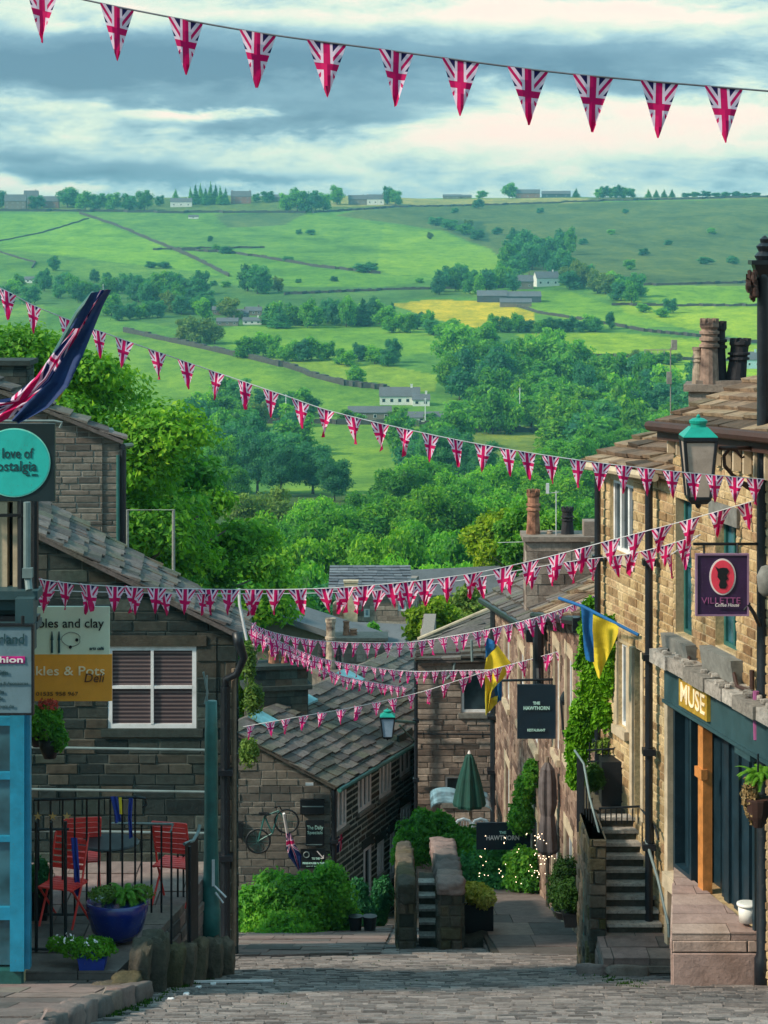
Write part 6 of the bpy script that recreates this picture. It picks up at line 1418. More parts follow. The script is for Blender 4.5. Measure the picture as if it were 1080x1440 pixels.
for (x0, y0, x1, y1, w_, l) in ((160, 1120, 165, 1158, 10, 'blue ribbon tied with yellow on the tall railing'), (184, 1122, 183, 1180, 6, 'narrow blue ribbon at the right end of the tall railing'), (104, 1178, 108, 1262, 9, 'long blue ribbon hanging down behind the left railing')):
    o = thing('ribbon', W(x0, y1, 24.5), l, 'ribbon'); cloth('cloth', [(W(x0 - w_ / 2, y0, 24.5), W(x0 + w_ / 2, y0, 24.5)), (W(x1 - w_ / 2, (y0 + y1) / 2, 24.5), W(x1 + w_ / 2 - 1, (y0 + y1) / 2, 24.5)), (W(x1 - w_ / 2 + 1, y1, 24.5), W(x1 + w_ / 2 + 1, y1 - 3, 24.5))], M['ribbon'], o, 3, .02, 3, 8)
    if 'yellow' in l: cloth('stripe', [(W(167, 1121, 24.48), W(171, 1121, 24.48)), (W(168, 1145, 24.48), W(172, 1145, 24.48))], M['ukyellow'], o, 1, .005, 3, 3)
foliage('grass_tuft', [FL(12, 1438, 20.9, 24, 7)], 700, .02, G['fern'], 'green weeds at the bottom left kerb', 'weeds', 3, core=False)
mb = MB(); c = W(126, 1438, 20.6); mb.box(c - Vector((.12, .1, -.0)), (.24, 0, 0), (0, .5, -.14), (0, 0, .02))
for k in range(5): mb.box(c + Vector((-.11 + k * .05, -.08, .02)), (.02, 0, 0), (0, .44, -.125), (0, 0, .012))
tag(mb.build('drain_cover', M['tealdark']), 'dark green drain grate by the bottom left kerb', 'drain cover')
# ------------------------------------------------------------------ long cottage in the middle (C)
def cx_(d): return -1.2 + .37 * (d - 48)
def cd(px): return 18.96 / (.37 - (px - CX) / F)
ch = thing('long_cottage', (-1.5, 52, -15.4), 'long dark stone cottage with white mullioned windows and a big slate roof', 'house')
wg = WallF((-3.75, 48), (-1.2, 48)); zR = PZ(1103, 48)
def cz(u): x = -3.75 + u; return zR + (-1.2 - x) * .56
mb = MB(); stone_wall(mb, wg, -15.9, lambda u: cz(u) - .06, (), (.12, .2), (.2, .55), (.006, .03), .35, seed=71, tints=(0, .6))
mb.build('wall', [M['greybrick'], M['greymortar']], ch)
A = (-1.2, 48); B = (cx_(60), 60); wf = WallF(A, B); cf = wf.L / 12
def uc(px): return (cd(px) - 48) * cf
def cz1(u): return zR - .03 * u
ops = []; 
def czp(py, px): return PZ(py, cd(px))
spec = [(469, 486, 1106, 1166, 3), (503, 521, 1082, 1137, 3), (533, 549, 1062, 1118, 3), (562, 576, 1040, 1088, 2), (511, 521, 1190, 1262, 1), (530, 539, 1182, 1228, 2), (548, 554, 1170, 1232, 1), (563, 577, 1130, 1160, 3), (470, 500, 1232, 1300, 0)]
for (x0, x1, ya, yb, n) in spec:
    if n: mdp = (x0 + x1) / 2; ops.append((uc(x0), uc(x1), czp(yb, mdp), czp(ya, mdp)))
mb = MB(); stone_wall(mb, wf, lambda u: -16 - .3 * u, cz1, ops, (.125, .15), (.3, .7), (.005, .02), .35, seed=72, gap=.045)
mb.build('front_wall', [M['soot'], M['palejoint']], ch)
for (x0, x1, ya, yb, n), o_ in zip([s for s in spec if s[4]], ops):
    window(ch, wf, *o_, cols=max(1, n), rows=1, rec=.03, bar=.08, mull=.11, frame='white', glass='glass', sill='sill', lintel='soot', sillh=.08)
e0 = Vector((-1.2 + .12, 47.8, zR - .02)); e1 = Vector((cx_(60) + .14, 60.2, cz1(wf.L) - .02)); rg = 2.35
r0 = Vector((-1.2 - rg, 47.8, zR + rg * .56 + .02)); r1 = Vector((cx_(60) - rg, 60.2, cz1(wf.L) + rg * .56))
mb = MB(); slates(mb, e0, e1, r0, r1, .26, (.26, .55), .036, 73, jit=.04, tints=(.1, 1)); crf = mb.build('roof', M['slate'], ch)
mb = MB(); slates(mb, r0 - Vector((2.2, 0, 1.2)), r1 - Vector((2.2, 0, 1.2)), r0, r1, .4, (.4, .8), .05, 74); mb.build('rear_roof', M['slate'], ch)
mb = MB(); mb.tube([e0 + Vector((.08, 0, -.06)), e1 + Vector((.08, 0, -.06))], .055, 8); mb.build('gutter', M['tealdark'], ch)
downpipe(ch, [(-1.12, 47.9, zR - .1), (-1.12, 47.9, -15.9)], .06); downpipe(ch, [W(556, 1085, 54.9), W(556, 1250, 54.9)], .06)
def on_roof(u, v, h=.12): return e0.lerp(e1, u).lerp(r0.lerp(r1, u), v) + Vector((.3, -.1, 1)).normalized() * h
for (u, v0, v1, l) in ((.08, .80, .98, 'a'), (.28, .82, 1.0, 'b'), (.52, .80, 1.0, 'c')):
    mb = MB(); a, b = on_roof(u, v0), on_roof(u, v1); c_, d_ = on_roof(u + .05, v1), on_roof(u + .05, v0); dn = Vector((0, 0, -.05)); mb.hexa([a + dn, d_ + dn, c_ + dn, b + dn, a, d_, c_, b]); mb.build('lead_flashing', M['lead'], crf)
# ridge chimneys and the dark stack behind the left end
s1 = thing('chimney_stack', W(388, 1005, 50.5), 'wide sooty chimney stack with mixed pots above the long cottage', 'chimney')
mb = MB(); stack(mb, (PX(388, 51), 51), 1.42, .7, -12.6, PZ(937, 51), .2, .2, 6); mb.build('stack', M['soot'], s1)
mb = MB(); mb.cbox((PX(388, 51), 51, PZ(966, 51)), 1.62, .9, .1, .4, 0, .2); mb.build('band', M['soot'], s1)
for i, (x, top, r, mt, cr) in enumerate(((356, 905, 7, 'potpale', False), (385, 908, 8, 'pot', True), (400, 915, 6, 'pot', False), (411, 923, 7, 'potblack', False), (426, 923, 7, 'potblack', False))):
    p = W(x, 937, 51); chimney_pot(s1, (p.x, 51, p.z), (937 - top) * .017, r * .017, M[mt], rings=1 + (i < 2), crown=cr)['label'] = ['buff clay pot with black rings, leftmost on the stack', 'fat red clay pot', 'slim red clay pot', 'squat black pot left of the last', 'squat black pot, rightmost on the stack'][i]
s2 = thing('chimney_stack', W(480, 985, 57), 'stone chimney stack with tall pale pots on the cottage ridge', 'chimney')
mb = MB(); stack(mb, (PX(475, 58), 58), 1.2, .8, -14, PZ(945, 58), .36, .2, 7); mb.build('stack', M['greybrick'], s2)
for i, (x, top, bot, r, mt) in enumerate(((465, 866, 945, 8, 'potpale'), (452, 900, 945, 6, 'potblack'), (476, 905, 945, 5, 'potblack'))):
    p = W(x, bot, 58); chimney_pot(s2, (p.x, 58, p.z), (bot - top) * .0193, r * .0193, M[mt], rings=1, crown=i > 0)['label'] = ['tall pale clay pot', 'short black pot left of the tall one', 'short black pot right of the tall one'][i]
s3 = thing('chimney_stack', W(515, 980, 64), 'brown chimney stack with a short red pot behind the cottage ridge', 'chimney')
mb = MB(); stack(mb, (PX(505, 64), 64), 1.6, .9, -15.5, PZ(897, 64), 0, .2, 8); mb.build('stack', M['brown'], s3)
for i, (x, top, r, mt) in enumerate(((487, 872, 5, 'pot'), (497, 884, 6, 'pot'))): p = W(x, 897, 64); chimney_pot(s3, (p.x, 64, p.z), (897 - top) * .0213, r * .0213, M[mt], rings=1, crown=False)['label'] = ['slim red pot on the left', 'stout red pot on the right'][i]
# things on the gable
def bicycle():
    o = thing('bicycle', W(366, 1205, 47.6), 'dark bicycle mounted on the cottage gable wall', 'bicycle'); k = 47.7 / F
    c1, c2 = W(363, 1183, 47.6), W(403, 1155, 47.6)
    for c, lb in ((c1, 'lower left wheel'), (c2, 'upper right wheel')):
        mb = MB(); mb.tube([c + Vector((math.cos(a * math.pi / 12), 0, math.sin(a * math.pi / 12))) * 16.5 * k for a in range(25)], .022, 6, cap=False); wl_ = mb.build('wheel', M['black'], o)
        mb = MB()
        for a in range(10): mb.tube([c, c + Vector((math.cos(a * .628), 0, math.sin(a * .628))) * 16 * k], .004, 4)
        mb.build('spokes', M['tealdark'], wl_)
    mb = MB(); bb = W(383, 1172, 47.6); st_, hd = W(372, 1148, 47.6), W(392, 1140, 47.6)
    for (a, b) in ((c1, bb), (bb, st_), (st_, hd), (hd, bb), (c1, st_), (hd, c2)): mb.tube([a, b], .02, 6)
    mb.build('frame', M['tealdark'], o)
    mb = MB(); mb.cbox(W(371, 1146, 47.55), .22, .1, .05); mb.build('saddle', M['black'], o)
    mb = MB(); mb.tube([W(386, 1136, 47.45), W(393, 1134, 47.6), W(397, 1141, 47.65)], .015); mb.build('handlebar', M['black'], o)
bicycle()
k = 47.8 / F
def board(px, py, w_, h_, d, mat, label, nm='wall_sign', cat='sign', th=.05):
    o = thing(nm, W(px, py + h_ / 2, d), label, cat); kk = d / F; mb = MB(); mb.box(W(px - w_ / 2, py + h_ / 2, d), (w_ * kk, 0, 0), (0, th, 0), (0, 0, h_ * kk)); mb.build('board', M[mat], o); return o
o = board(439, 1135, 34, 20, 47.85, 'black', 'dark box sign with a pale line, topmost of the gable signs', th=.2); mb = MB(); mb.box(W(425, 1135, 47.84), (30 * k, 0, 0), (0, .02, 0), (0, 0, 1.4 * k)); mb.build('line', M['iron'], o)
o = board(443, 1172, 26, 36, 47.85, 'black', 'black poster sign in the middle of the cottage gable'); text('The Daily', o, 'lettering', M['minttext'], W(443, 1164, 47.84), .12, width=.36); text('Specials', o, 'lettering', M['minttext'], W(443, 1171, 47.84), .10, width=.34)
mb = MB(); mb.box(W(431, 1188.5, 47.84), (22 * k, 0, 0), (0, .02, 0), (0, 0, 1.2 * k)); mb.build('line', M['iron'], o)
o = board(440, 1208, 35, 27, 47.8, 'black', 'black arrow sign with a round emblem, lowest of the gable signs')
mb = MB(); c = W(431, 1202, 47.79); mb.tube([c + Vector((math.cos(a * .5236), 0, math.sin(a * .5236))) * 4 * k for a in range(13)], .012, 5, cap=False); mb.build('emblem', M['iron'], o)
text('TO THE', o, 'lettering', M['minttext'], W(444, 1207.5, 47.79), .06, width=.18, bold=.003); text('FIREHOUSE & BAR', o, 'lettering', M['minttext'], W(441, 1214, 47.79), .055, width=.5, bold=.003); text('open all day', o, 'lettering', M['minttext'], W(438, 1218, 47.79), .04, width=.24)
mb = MB(); a, b = W(446, 1197, 47.79), W(455, 1207, 47.79); mb.tube([a, b], .014, 4); mb.tube([b, b + Vector((-.07, 0, 0))], .012, 4); mb.tube([b, b + Vector((0, 0, .07))], .012, 4); mb.build('arrow', M['palepaint'], o)
o = board(435, 1103, 11, 3.4, 47.8, 'white', 'small white plate high on the cottage gable', 'wall_plate', 'plate')
o = board(337, 1168, 9, 22, 47.8, 'black', 'narrow black lantern box at the left of the gable', 'wall_box', 'box', .15)
gf = thing('union_flag', W(412, 1215, 47.0), 'small union flag drooping on a pale pole at the cottage gable', 'flag')
mb = MB(); mb.tube([W(399, 1144, 47.0), W(405, 1178, 47.3), W(411, 1200, 47.6)], .03); mb.build('pole', M['palepaint'], gf)
cloth('cloth', [(W(402, 1172, 47.2), W(409, 1172, 47.2)), (W(403, 1190, 47.2), W(415, 1188, 47.2)), (W(406, 1205, 47.2), W(424, 1203, 47.2)), (W(419, 1224, 47.2), W(422, 1222, 47.2))], M['jackflag'], gf, 3, .06, 3, 12)
g2 = thing('banner', W(480, 1195, 48.1), 'small union banner stretched above the cottage doorway', 'banner'); cloth('cloth', [(W(468, 1180, 47.9), W(491, 1166, 49.2)), (W(468, 1194, 47.9), W(491, 1180, 49.2)), (W(468, 1204, 47.9), W(489, 1190, 49.2))], M['jackflag'], g2, 2, .03, 2, 10)
# hedge in front of the gable
foliage('hedge', [FL(352, 1290, 40, 26, 40), FL(385, 1275, 40, 34, 46), FL(425, 1280, 40, 36, 46), FL(462, 1270, 40.4, 34, 50), FL(478, 1300, 40.4, 26, 32), FL(400, 1305, 39.6, 50, 28)], 26000, .045, G['mid'], 'broad leafy bush below the bicycle gable', 'bush', 12)
foliage('shrub', [FL(505, 1270, 42, 13, 34), FL(512, 1290, 42, 16, 26)], 4500, .04, G['dark'], 'dark upright shrub right of the broad leafy bush', 'shrub', 13)
foliage('shrub', [FL(538, 1260, 42.5, 14, 26), FL(530, 1290, 42.5, 14, 20)], 3500, .04, G['dark'], 'dark shrub left of the stone parapets', 'shrub', 14)
for (x, l) in ((500, 'left'), (520, 'right')):
    p = W(x, 1312, 40); o = thing('planter', p, f'{l} of two dark tubs by the cottage door', 'planter', 'tubs by the cottage door'); mb = MB(); mb.lathe(p, [(.10, 0), (.13, .3), (.14, .32), (.1, .32)], 14); mb.build('pot', M['black'], o)
# ------------------------------------------------------------------ camera-facing house (M)
mh_ = thing('stone_house', (1.7, 51, -15.5), 'brown stone house facing up the street beyond the green parasol', 'house')
w = WallF((PX(586, 50), 50), (PX(702, 50), 50)); k = 50 / F
def um(px): return PX(px, 50) - PX(586, 50)
oW = (um(649), um(694), PZ(1002, 50), PZ(945, 50)); oV = (um(626), um(650), PZ(1128, 50), PZ(1092, 50))
mb = MB(); stone_wall(mb, w, -16.5, PZ(927, 50), [oW, oV], (.12, .17), (.2, .6), (.008, .035), .35, seed=81)
wl = WallF((PX(586, 50) + .3, 56), (PX(586, 50), 50)); stone_wall(mb, wl, -17, PZ(927, 50), (), (.12, .17), (.2, .5), (.008, .03), .3, seed=82)
mb.build('wall', [M['brown'], M['brownmortar']], mh_)
window(mh_, w, *oW, cols=1, rows=1, rec=.08, bar=.06, frame='white', glass='glass', sill='sill', lintel='brown', label='upper sash window with white frame'); window(mh_, w, *oV, cols=1, rows=1, rec=.1, frame='white', glass='glass', sill='sill')
mb = MB(); slates(mb, W(583, 929, 49.8), W(704, 927, 49.8), W(588, 901, 52.5), W(706, 850, 53.5), .34, (.4, .8), .05, 83); mb.build('roof', M['slate'], mh_)
mb = MB(); mb.tube([W(588, 899, 52.4), W(700, 851, 53.4)], .05, 8); mb.build('verge', M['cream'], mh_)
downpipe(mh_, [W(585, 930, 49.8), W(585, 1180, 49.8)], .045); mb = MB(); mb.tube([W(583, 1032, 49.85), W(700, 1033, 49.85)], .018); mb.build('cable', M['black'], mh_)
mb = MB(); mb.tube([W(640, 925, 49.85), W(638, 945, 49.85), W(628, 955, 49.85)], .03); mb.tube([W(663, 900, 49.7), W(664, 930, 49.7)], .03); mb.build('overflow_pipe', M['iron'], mh_)
# ------------------------------------------------------------------ row of houses on the right (R3)
def r3d(px): return 4.334 / ((px - CX) / F + .037)
def r3x(d): return 3.15 - .037 * (d - 32)
def r3house(d0, d1, label, wmat, seed, wins, eave0, eave1, roofm, rise=1.7, half=2.8, doors=()):
    """d0 near, d1 far; eaves run from eave0 at d0 to eave1 at d1"""
    o = thing('terraced_house', (r3x(d0) + .3, (d0 + d1) / 2, -13), label, 'house'); A = (r3x(d1), d1); B = (r3x(d0), d0); w = WallF(A, B); ops = []
    U = lambda d: (d1 - d) * w.L / (d1 - d0)
    for (a, b, z0, z1, n) in wins: ops.append((U(b), U(a), z0, z1))
    mb = MB(); stone_wall(mb, w, -16.5, lambda u: eave1 + (eave0 - eave1) * u / w.L, ops, (.13, .2), (.2, .5), (.008, .03), .35, seed=seed)
    nn = w.n; g = WallF(B, (B[0] - nn.x * 5, B[1] - nn.y * 5)); stone_wall(mb, g, -16, lambda u: eave0 + (1 - abs(u - half) / half) * rise - .1 if u < 2 * half else eave0, (), (.13, .2), (.2, .5), (.008, .03), .3, seed=seed + 1)
    mb.build('wall', [M[wmat], M['brownmortar']], o)
    for (a, b, z0, z1, n), op in zip(wins, ops): window(o, w, *op, cols=n, rows=2, rec=.1, bar=.07, mull=.05, frame='white', glass='glass', sill='cream', surround='cream', lintel='cream')
    mb = MB(); off = nn * .2; A3, B3 = Vector((*A, eave1)), Vector((*B, eave0)); a0, b0 = A3 + off + Vector((0, .1, 0)), B3 + off - Vector((0, .15, 0)); ra, rb = A3 - nn * half + Vector((0, .1, rise)), B3 - nn * half + Vector((0, -.15, rise))
    slates(mb, a0, b0, ra, rb, .32, (.35, .7), .05, seed + 2); slates(mb, b0 - nn * 2 * (half + .1), a0 - nn * 2 * (half + .1), rb, ra, .32, (.35, .7), .05, seed + 3); mb.build('roof', M[roofm], o)
    mb = MB(); mb.tube([a0 + Vector((-.06, 0, -.05)), b0 + Vector((-.06, 0, -.05))], .07, 8); mb.cbox(b0 + Vector((-.08, .1, -.22)), .2, .2, .22); mb.build('gutter', M['pipe'], o)
    return o, w, a0, b0, ra, rb
o, w, *_ = r3house(38.2, 49.5, 'far reddish terraced house with cream window surrounds behind the hanging sign', 'red', 91, [(39.5, 40.6, -9.6, -8.0, 2), (42.0, 43.1, -9.8, -8.3, 2), (45, 46.1, -10.0, -8.6, 2), (39.6, 40.5, -12.9, -10.9, 1), (42.0, 43.1, -12.7, -11.2, 2), (45, 46, -13.2, -11.3, 1)], -7.05, -8.45, 'slate')
downpipe(o, [W(696, 855, 48.5), W(696, 1160, 48.5)], .11)
downpipe(o, [W(757, 862, 37.6), W(757, 965, 37.6)], .10)
o, w, *_ = r3house(31.6, 38.0, 'near reddish terraced house with cream stone surrounds beside the ivy', 'red', 95, [(32.4, 33.2, -8.3, -6.6, 2), (34.4, 35.3, -8.6, -6.9, 2), (36.2, 37.0, -8.9, -7.1, 2), (34.4, 35.4, -11.4, -9.8, 2), (36.4, 37.2, -12.2, -10.0, 1)], -5.65, -6.75, 'slatewarm')
s4 = thing('chimney_stack', W(775, 800, 42), 'weathered stone stack with a tall clay pot and a black pot above the terrace', 'chimney')
mb = MB(); stack(mb, (PX(783, 42), 42), 1.25, .8, -9, PZ(757, 42), 0, .2, 9); mb.build('stack', M['brown'], s4)
kk = 42 / F
for i, (x, top, r, mt, cr) in enumerate(((750, 690, 10, 'pot', True), (798, 714, 9.5, 'potblack', True), (773, 745, 5, 'potpale', False))): p = W(x, 757, 42); chimney_pot(s4, (p.x, 42, p.z), (757 - top) * kk, r * kk, M[mt], rings=2, crown=cr)['label'] = ['tall stained clay pot', 'banded black pot', 'short grey pot'][i]
mb = MB(); mb.cbox((PX(831, 41), 41, PZ(752, 41)), .3, .4, .28); mb.build('small_stack', M['brown'], s4)
mb = MB(); mb.tube([W(782, 757, 41.8), W(782, 690, 41.8)], .009); mb.tube([W(768, 694, 41.8), W(786, 692, 41.8)], .006); mb.tube([W(700, 763, 41.8), W(740, 762, 41.8)], .006); mb.cbox(W(770, 694, 41.8), .06, .05, .2)
tag(mb.build('aerial', M['cord']), 'white television aerial between the terrace chimney pots', 'aerial')
# hanging hotel sign and lantern
o = thing('hanging_sign', W(754, 1040, 37.0), 'dark navy hanging sign of the restaurant on the terrace', 'sign'); kk = 37 / F
mb = MB(); mb.box(W(727.5, 1039, 37.0), (54 * kk, 0, 0), (0, .06, 0), (0, 0, 76 * kk)); mb.build('board', M['signnavy'], o)
text('THE', o, 'lettering', M['minttext'], W(754.5, 989, 36.98), .066, bold=.003); text('HAWTHORN', o, 'lettering', M['minttext'], W(754.5, 996, 36.98), .085, width=.45, bold=.003); text('RESTAURANT', o, 'lettering', M['minttext'], W(754, 1027, 36.98), .06, width=.31, bold=.002)
mb = MB(); mb.tube([W(706, 957, 37.05), W(796, 955, 37.05)], .022); mb.tube([W(733, 957, 37.05), W(733, 964, 37.05)], .012); mb.tube([W(776, 956, 37.05), W(776, 964, 37.05)], .012); mb.tube([W(757, 940, 37.2), W(758, 962, 37.1)], .05); mb.build('bracket', M['black'], o)
o = thing('wall_lantern', W(799, 1044, 35.5), 'black lantern with a lit bulb beside the navy hanging sign', 'lantern'); lantern(o, 799, 953, 1044, 26, 35.5, 'pipe', 'lampglass', toph=.42)
mb = MB(); q = W(797, 1010, 35.5); mb.lathe(q, [(.01, 0), (.035, .03), (.035, .07), (.01, .1)], 10); mb.build('bulb', M['bulb'], o)
# teal lamp on bracket in the middle
o = thing('street_lamp', W(545, 1040, 47), 'small bracket lamp with green cap and pale glass in front of the slate roof', 'street lamp'); lantern(o, 545, 996, 1040, 26, 47, 'teal', 'lampblue')
mb = MB(); mb.tube([W(556, 1014, 47), W(583, 1016, 49.7)], .03); mb.tube([W(562, 1020, 47.5), W(583, 1042, 49.7)], .02); mb.build('bracket', M['tealdark'], o)
# ukraine colours
def two_tone(px_rows, d, o, split, seed, nf=3):
    a = [(W(l, y, d), W(l + (r - l) * split, y2, d)) for (l, y, r, y2, yr) in px_rows]; b = [(W(l + (r - l) * split, y2, d), W(r, yr, d)) for (l, y, r, y2, yr) in px_rows]
    cloth('blue_half', a, M['ukblue'], o, nf * .4, .04, seed, 6); cloth('yellow_half', b, M['ukyellow'], o, nf, .03, seed + 1, 12)
o = thing('flag', W(845, 955, 29.2), 'blue and yellow flag on a sloping pole before the ivy', 'flag')
mb = MB(); mb.tube([W(786, 841, 29.0), W(820, 853, 28.7), W(898, 893, 28.1)], .022, 8); mb.build('pole', M['ukblue'], o)
cloth('yellow_half', [(W(829, 862, 28.35), W(870, 880, 28.3)), (W(827, 875, 28.35), W(869, 890, 28.3)), (W(828, 900, 28.35), W(862, 908, 28.3)), (W(832, 925, 28.35), W(853, 930, 28.3)), (W(841, 953, 28.35), W(844, 954, 28.3))], M['ukyellow'], o, 2, .05, 3, 12)
cloth('blue_half', [(W(817, 854, 28.2), W(834, 862, 28.2)), (W(819, 885, 28.2), W(833, 885, 28.2)), (W(821, 910, 28.2), W(835, 910, 28.2)), (W(824, 928, 28.2), W(836, 932, 28.2))], M['ukblue'], o, 2, .03, 3, 8)
o = thing('flag', W(695, 1005, 42), 'yellow and blue flag hanging beside the black downpipe', 'flag')
cloth('yellow_half', [(W(684, 925, 42), W(700, 908, 42)), (W(681, 940, 42), W(720, 935, 42)), (W(682, 965, 42), W(708, 955, 42)), (W(682, 985, 42), W(692, 970, 42)), (W(683, 1006, 42), W(686, 1000, 42))], M['ukyellow'], o, 3, .06, 4, 12)
cloth('yellow_half', [(W(684, 985, 42.05), W(700, 978, 42.05)), (W(684, 1004, 42.05), W(699, 990, 42.05))], M['ukyellow'], o, 2, .04, 4, 8)
cloth('blue_half', [(W(682, 895, 42.1), W(696, 902, 42.1)), (W(683, 925, 42.1), W(695, 912, 42.1))], M['ukblue'], o, 2, .04, 5, 8); cloth('blue_half', [(W(694, 966, 42.1), W(706, 955, 42.1)), (W(697, 980, 42.1), W(706, 975, 42.1)), (W(699, 988, 42.1), W(705, 985, 42.1))], M['ukblue'], o, 2, .04, 5, 8)
mb = MB(); mb.tube([W(684, 892, 42.15), W(722, 938, 42.3)], .02, 6); mb.build('pole', M['wood'], o)
# ------------------------------------------------------------------ terrace of the restaurant
ZT = lambda y: -10.62 - .19 * (y - 31.2)
o = thing('parasol', W(660, 1165, 45), 'closed bottle-green parasol on the restaurant terrace', 'parasol'); k = 45 / F
p = W(660, 1138, 45); mb = MB(); n = 20
pprof = [(3.5, 0), (20, 4), (21.5, 8), (19, 22), (14, 45), (9, 62), (5.5, 74), (2.5, 78)]
mb.lathe(p, [(r * k, z * k) for r, z in pprof], 40)
for i, v in enumerate(mb.v): a = (i % 40) / 40 * 2 * math.pi; f = 1 + .10 * math.cos(a * 8); v.x = p.x + (v.x - p.x) * f; v.y = p.y + (v.y - p.y) * f
mb.build('canopy', M['greencanvas'], o); mb = MB(); mb.tube([W(662, 1200, 45), W(660, 1062, 45)], .025); mb.build('pole', M['wood'], o)
mb = MB(); mb.lathe(W(660, 1062, 45), [(.03, 0), (.04, .04), (.01, .1)], 8); mb.build('finial', M['palepaint'], o)
def closed_parasol(px, ytop, ybot, wpx, d, mat, label, seed):
    o = thing('parasol', W(px, ybot, d), label, 'parasol'); k = d / F; h = (ybot - ytop) * k; r = wpx * k / 2; p = W(px, ybot, d); mb = MB()
    mb.lathe(p + Vector((0, 0, 0)), [(r * .8, 0), (r * 1.0, h * .04), (r * .75, h * .3), (r * .62, h * .42), (r * .85, h * .55), (r * .8, h * .8), (r * .62, h * .93), (r * .2, h)], 36)
    for i, v in enumerate(mb.v): a = (i % 36) / 36 * 2 * math.pi; f = 1 + .16 * math.cos(a * 6 + seed); v.x = p.x + (v.x - p.x) * f; v.y = p.y + (v.y - p.y) * f
    mb.build('canopy', M[mat], o); mb = MB(); mb.tube([p - Vector((0, 0, .9)), p + Vector((0, 0, h * 1.06))], .03); mb.build('pole', M['wood'], o); return o
closed_parasol(770, 1072, 1200, 27, 36.2, 'browncanvas', 'tall closed taupe parasol on the terrace', 1)
closed_parasol(790, 1070, 1195, 19, 36.8, 'blackcanvas', 'closed black parasol right of the taupe one', 2)
for (px, yy_, w_, d, l) in ((628, 1136, 44, 46, 'pale glass canopy left of the green parasol'), (672, 1140, 40, 46.5, 'pale glass canopy right of the green parasol')):
    k = d / F; mb = MB(); c = W(px, yy_, d); nn = 10
    for i in range(nn):
        a0 = math.pi * i / nn; a1 = math.pi * (i + 1) / nn; q = [c + Vector((-math.cos(a) * w_ / 2 * k, y, math.sin(a) * 9 * k)) for (a, y) in ((a0, 0), (a1, 0), (a1, 1.2), (a0, 1.2))]; dn = Vector((0, 0, -.03)); mb.hexa([x + dn for x in q] + q)
    o = mb.build('canopy', M['glasspale']); tag(o, l, 'canopy'); 
    mb = MB(); mb.tube([c + Vector((-w_ / 2 * k, 0, -1.2)), c + Vector((-w_ / 2 * k, 0, 0))], .02); mb.tube([c + Vector((w_ / 2 * k, 0, -1.2)), c + Vector((w_ / 2 * k, 0, 0))], .02); mb.build('post', M['iron'], None) if False else None
for (px, l) in ((652, 'left'), (676, 'right')):
    o = thing('garden_chair', W(px, 1185, 42.5), f'{l} of the two white wire chairs on the terrace', 'chair', 'white wire chairs on the terrace'); k = 42.5 / F
    mb = MB(); pts = [W(px - 12, 1182, 42.5), W(px - 12, 1160, 42.5), W(px - 8, 1154, 42.5), W(px, 1151.5, 42.5), W(px + 8, 1154, 42.5), W(px + 12, 1160, 42.5), W(px + 12, 1182, 42.5)]; mb.tube(pts, .03, 6)
    for j in range(5): x = px - 8 + j * 4; mb.tube([W(x, 1154, 42.5), W(x, 1180, 42.5)], .008, 4)
    mb.build('back', M['white'], o)
    mb = MB(); mb.lathe(W(px, 1180, 42.3), [(.14, 0), (.15, .02), (.14, .03)], 14); mb.build('seat', M['white'], o)
    for sx in (-1, 1): mb = MB(); mb.tube([W(px + 9 * sx, 1181, 42.4), W(px + 10 * sx, 1210, 42.4)], .012, 4); mb.build('leg', M['white'], o)
o = board(708, 1176, 76, 38, 40.2, 'signnavy', 'dark board with the restaurant name on the terrace hedge', 'name_board')
text('THE', o, 'lettering', M['minttext'], W(707, 1171, 40.18), .07, bold=.003); text('HAWTHORN', o, 'lettering', M['palepaint'], W(707, 1178.5, 40.18), .12, width=.62, bold=.003)
foliage('hedge', [FL(600, 1180, 41.5, 38, 34), FL(640, 1192, 41.3, 40, 26), FL(575, 1196, 41.5, 22, 26), FL(618, 1165, 41.8, 20, 20), FL(668, 1200, 41, 26, 20)], 20000, .045, G['mid'], 'wide green shrub above the stone parapets', 'shrub', 21)
foliage('hedge', [FL(690, 1222, 40.6, 34, 34), FL(725, 1228, 40.6, 30, 30), FL(660, 1226, 40.6, 22, 26), (FL(708, 1238, 40.4, 40, 20))], 12000, .035, G['dark'], 'dark clipped hedge under the restaurant board', 'hedge', 22)
foliage('shrub', [FL(735, 1215, 39.6, 24, 22), FL(748, 1238, 39.4, 18, 18), FL(728, 1240, 39.6, 20, 12)], 5000, .035, G['mid'], 'green shrub with fairy lights left of the parasols', 'shrub', 23)
foliage('climbing_shrub', [FL(737, 1118, 40, 14, 26), FL(733, 1150, 40, 18, 22), FL(748, 1090, 39.5, 12, 20)], 5500, .035, G['mid'], 'green climber on the terrace house wall behind the board', 'climber', 24)
foliage('shrub', [FL(357, 985, 47.2, 14, 22), FL(350, 1060, 47.2, 14, 20), FL(350, 935, 47.0, 10, 30)], 2600, .04, G['olive'], 'yellow-green creeper at the left end of the long roof', 'creeper', 25)
rr = random.Random(77); fl = thing('fairy_lights', W(735, 1250, 39), 'string of tiny white and warm lights on the terrace planting', 'fairy lights')
pts = [(rr.uniform(668, 745), rr.uniform(1170, 1245), 39.2) for _ in range(30)] + [(756 + rr.gauss(0, 5), rr.uniform(1172, 1235), 35.6) for _ in range(34)] + [(760 + i * 4, 1206 + rr.uniform(-3, 3), 35.6) for i in range(7)]
for (x, y, d) in pts: mb = MB(); mb.lathe(W(x, y, d), [(.002, 0), (.007, .004), (.007, .010), (.002, .014)], 6); mb.build('bulb', M['bulb'], fl)
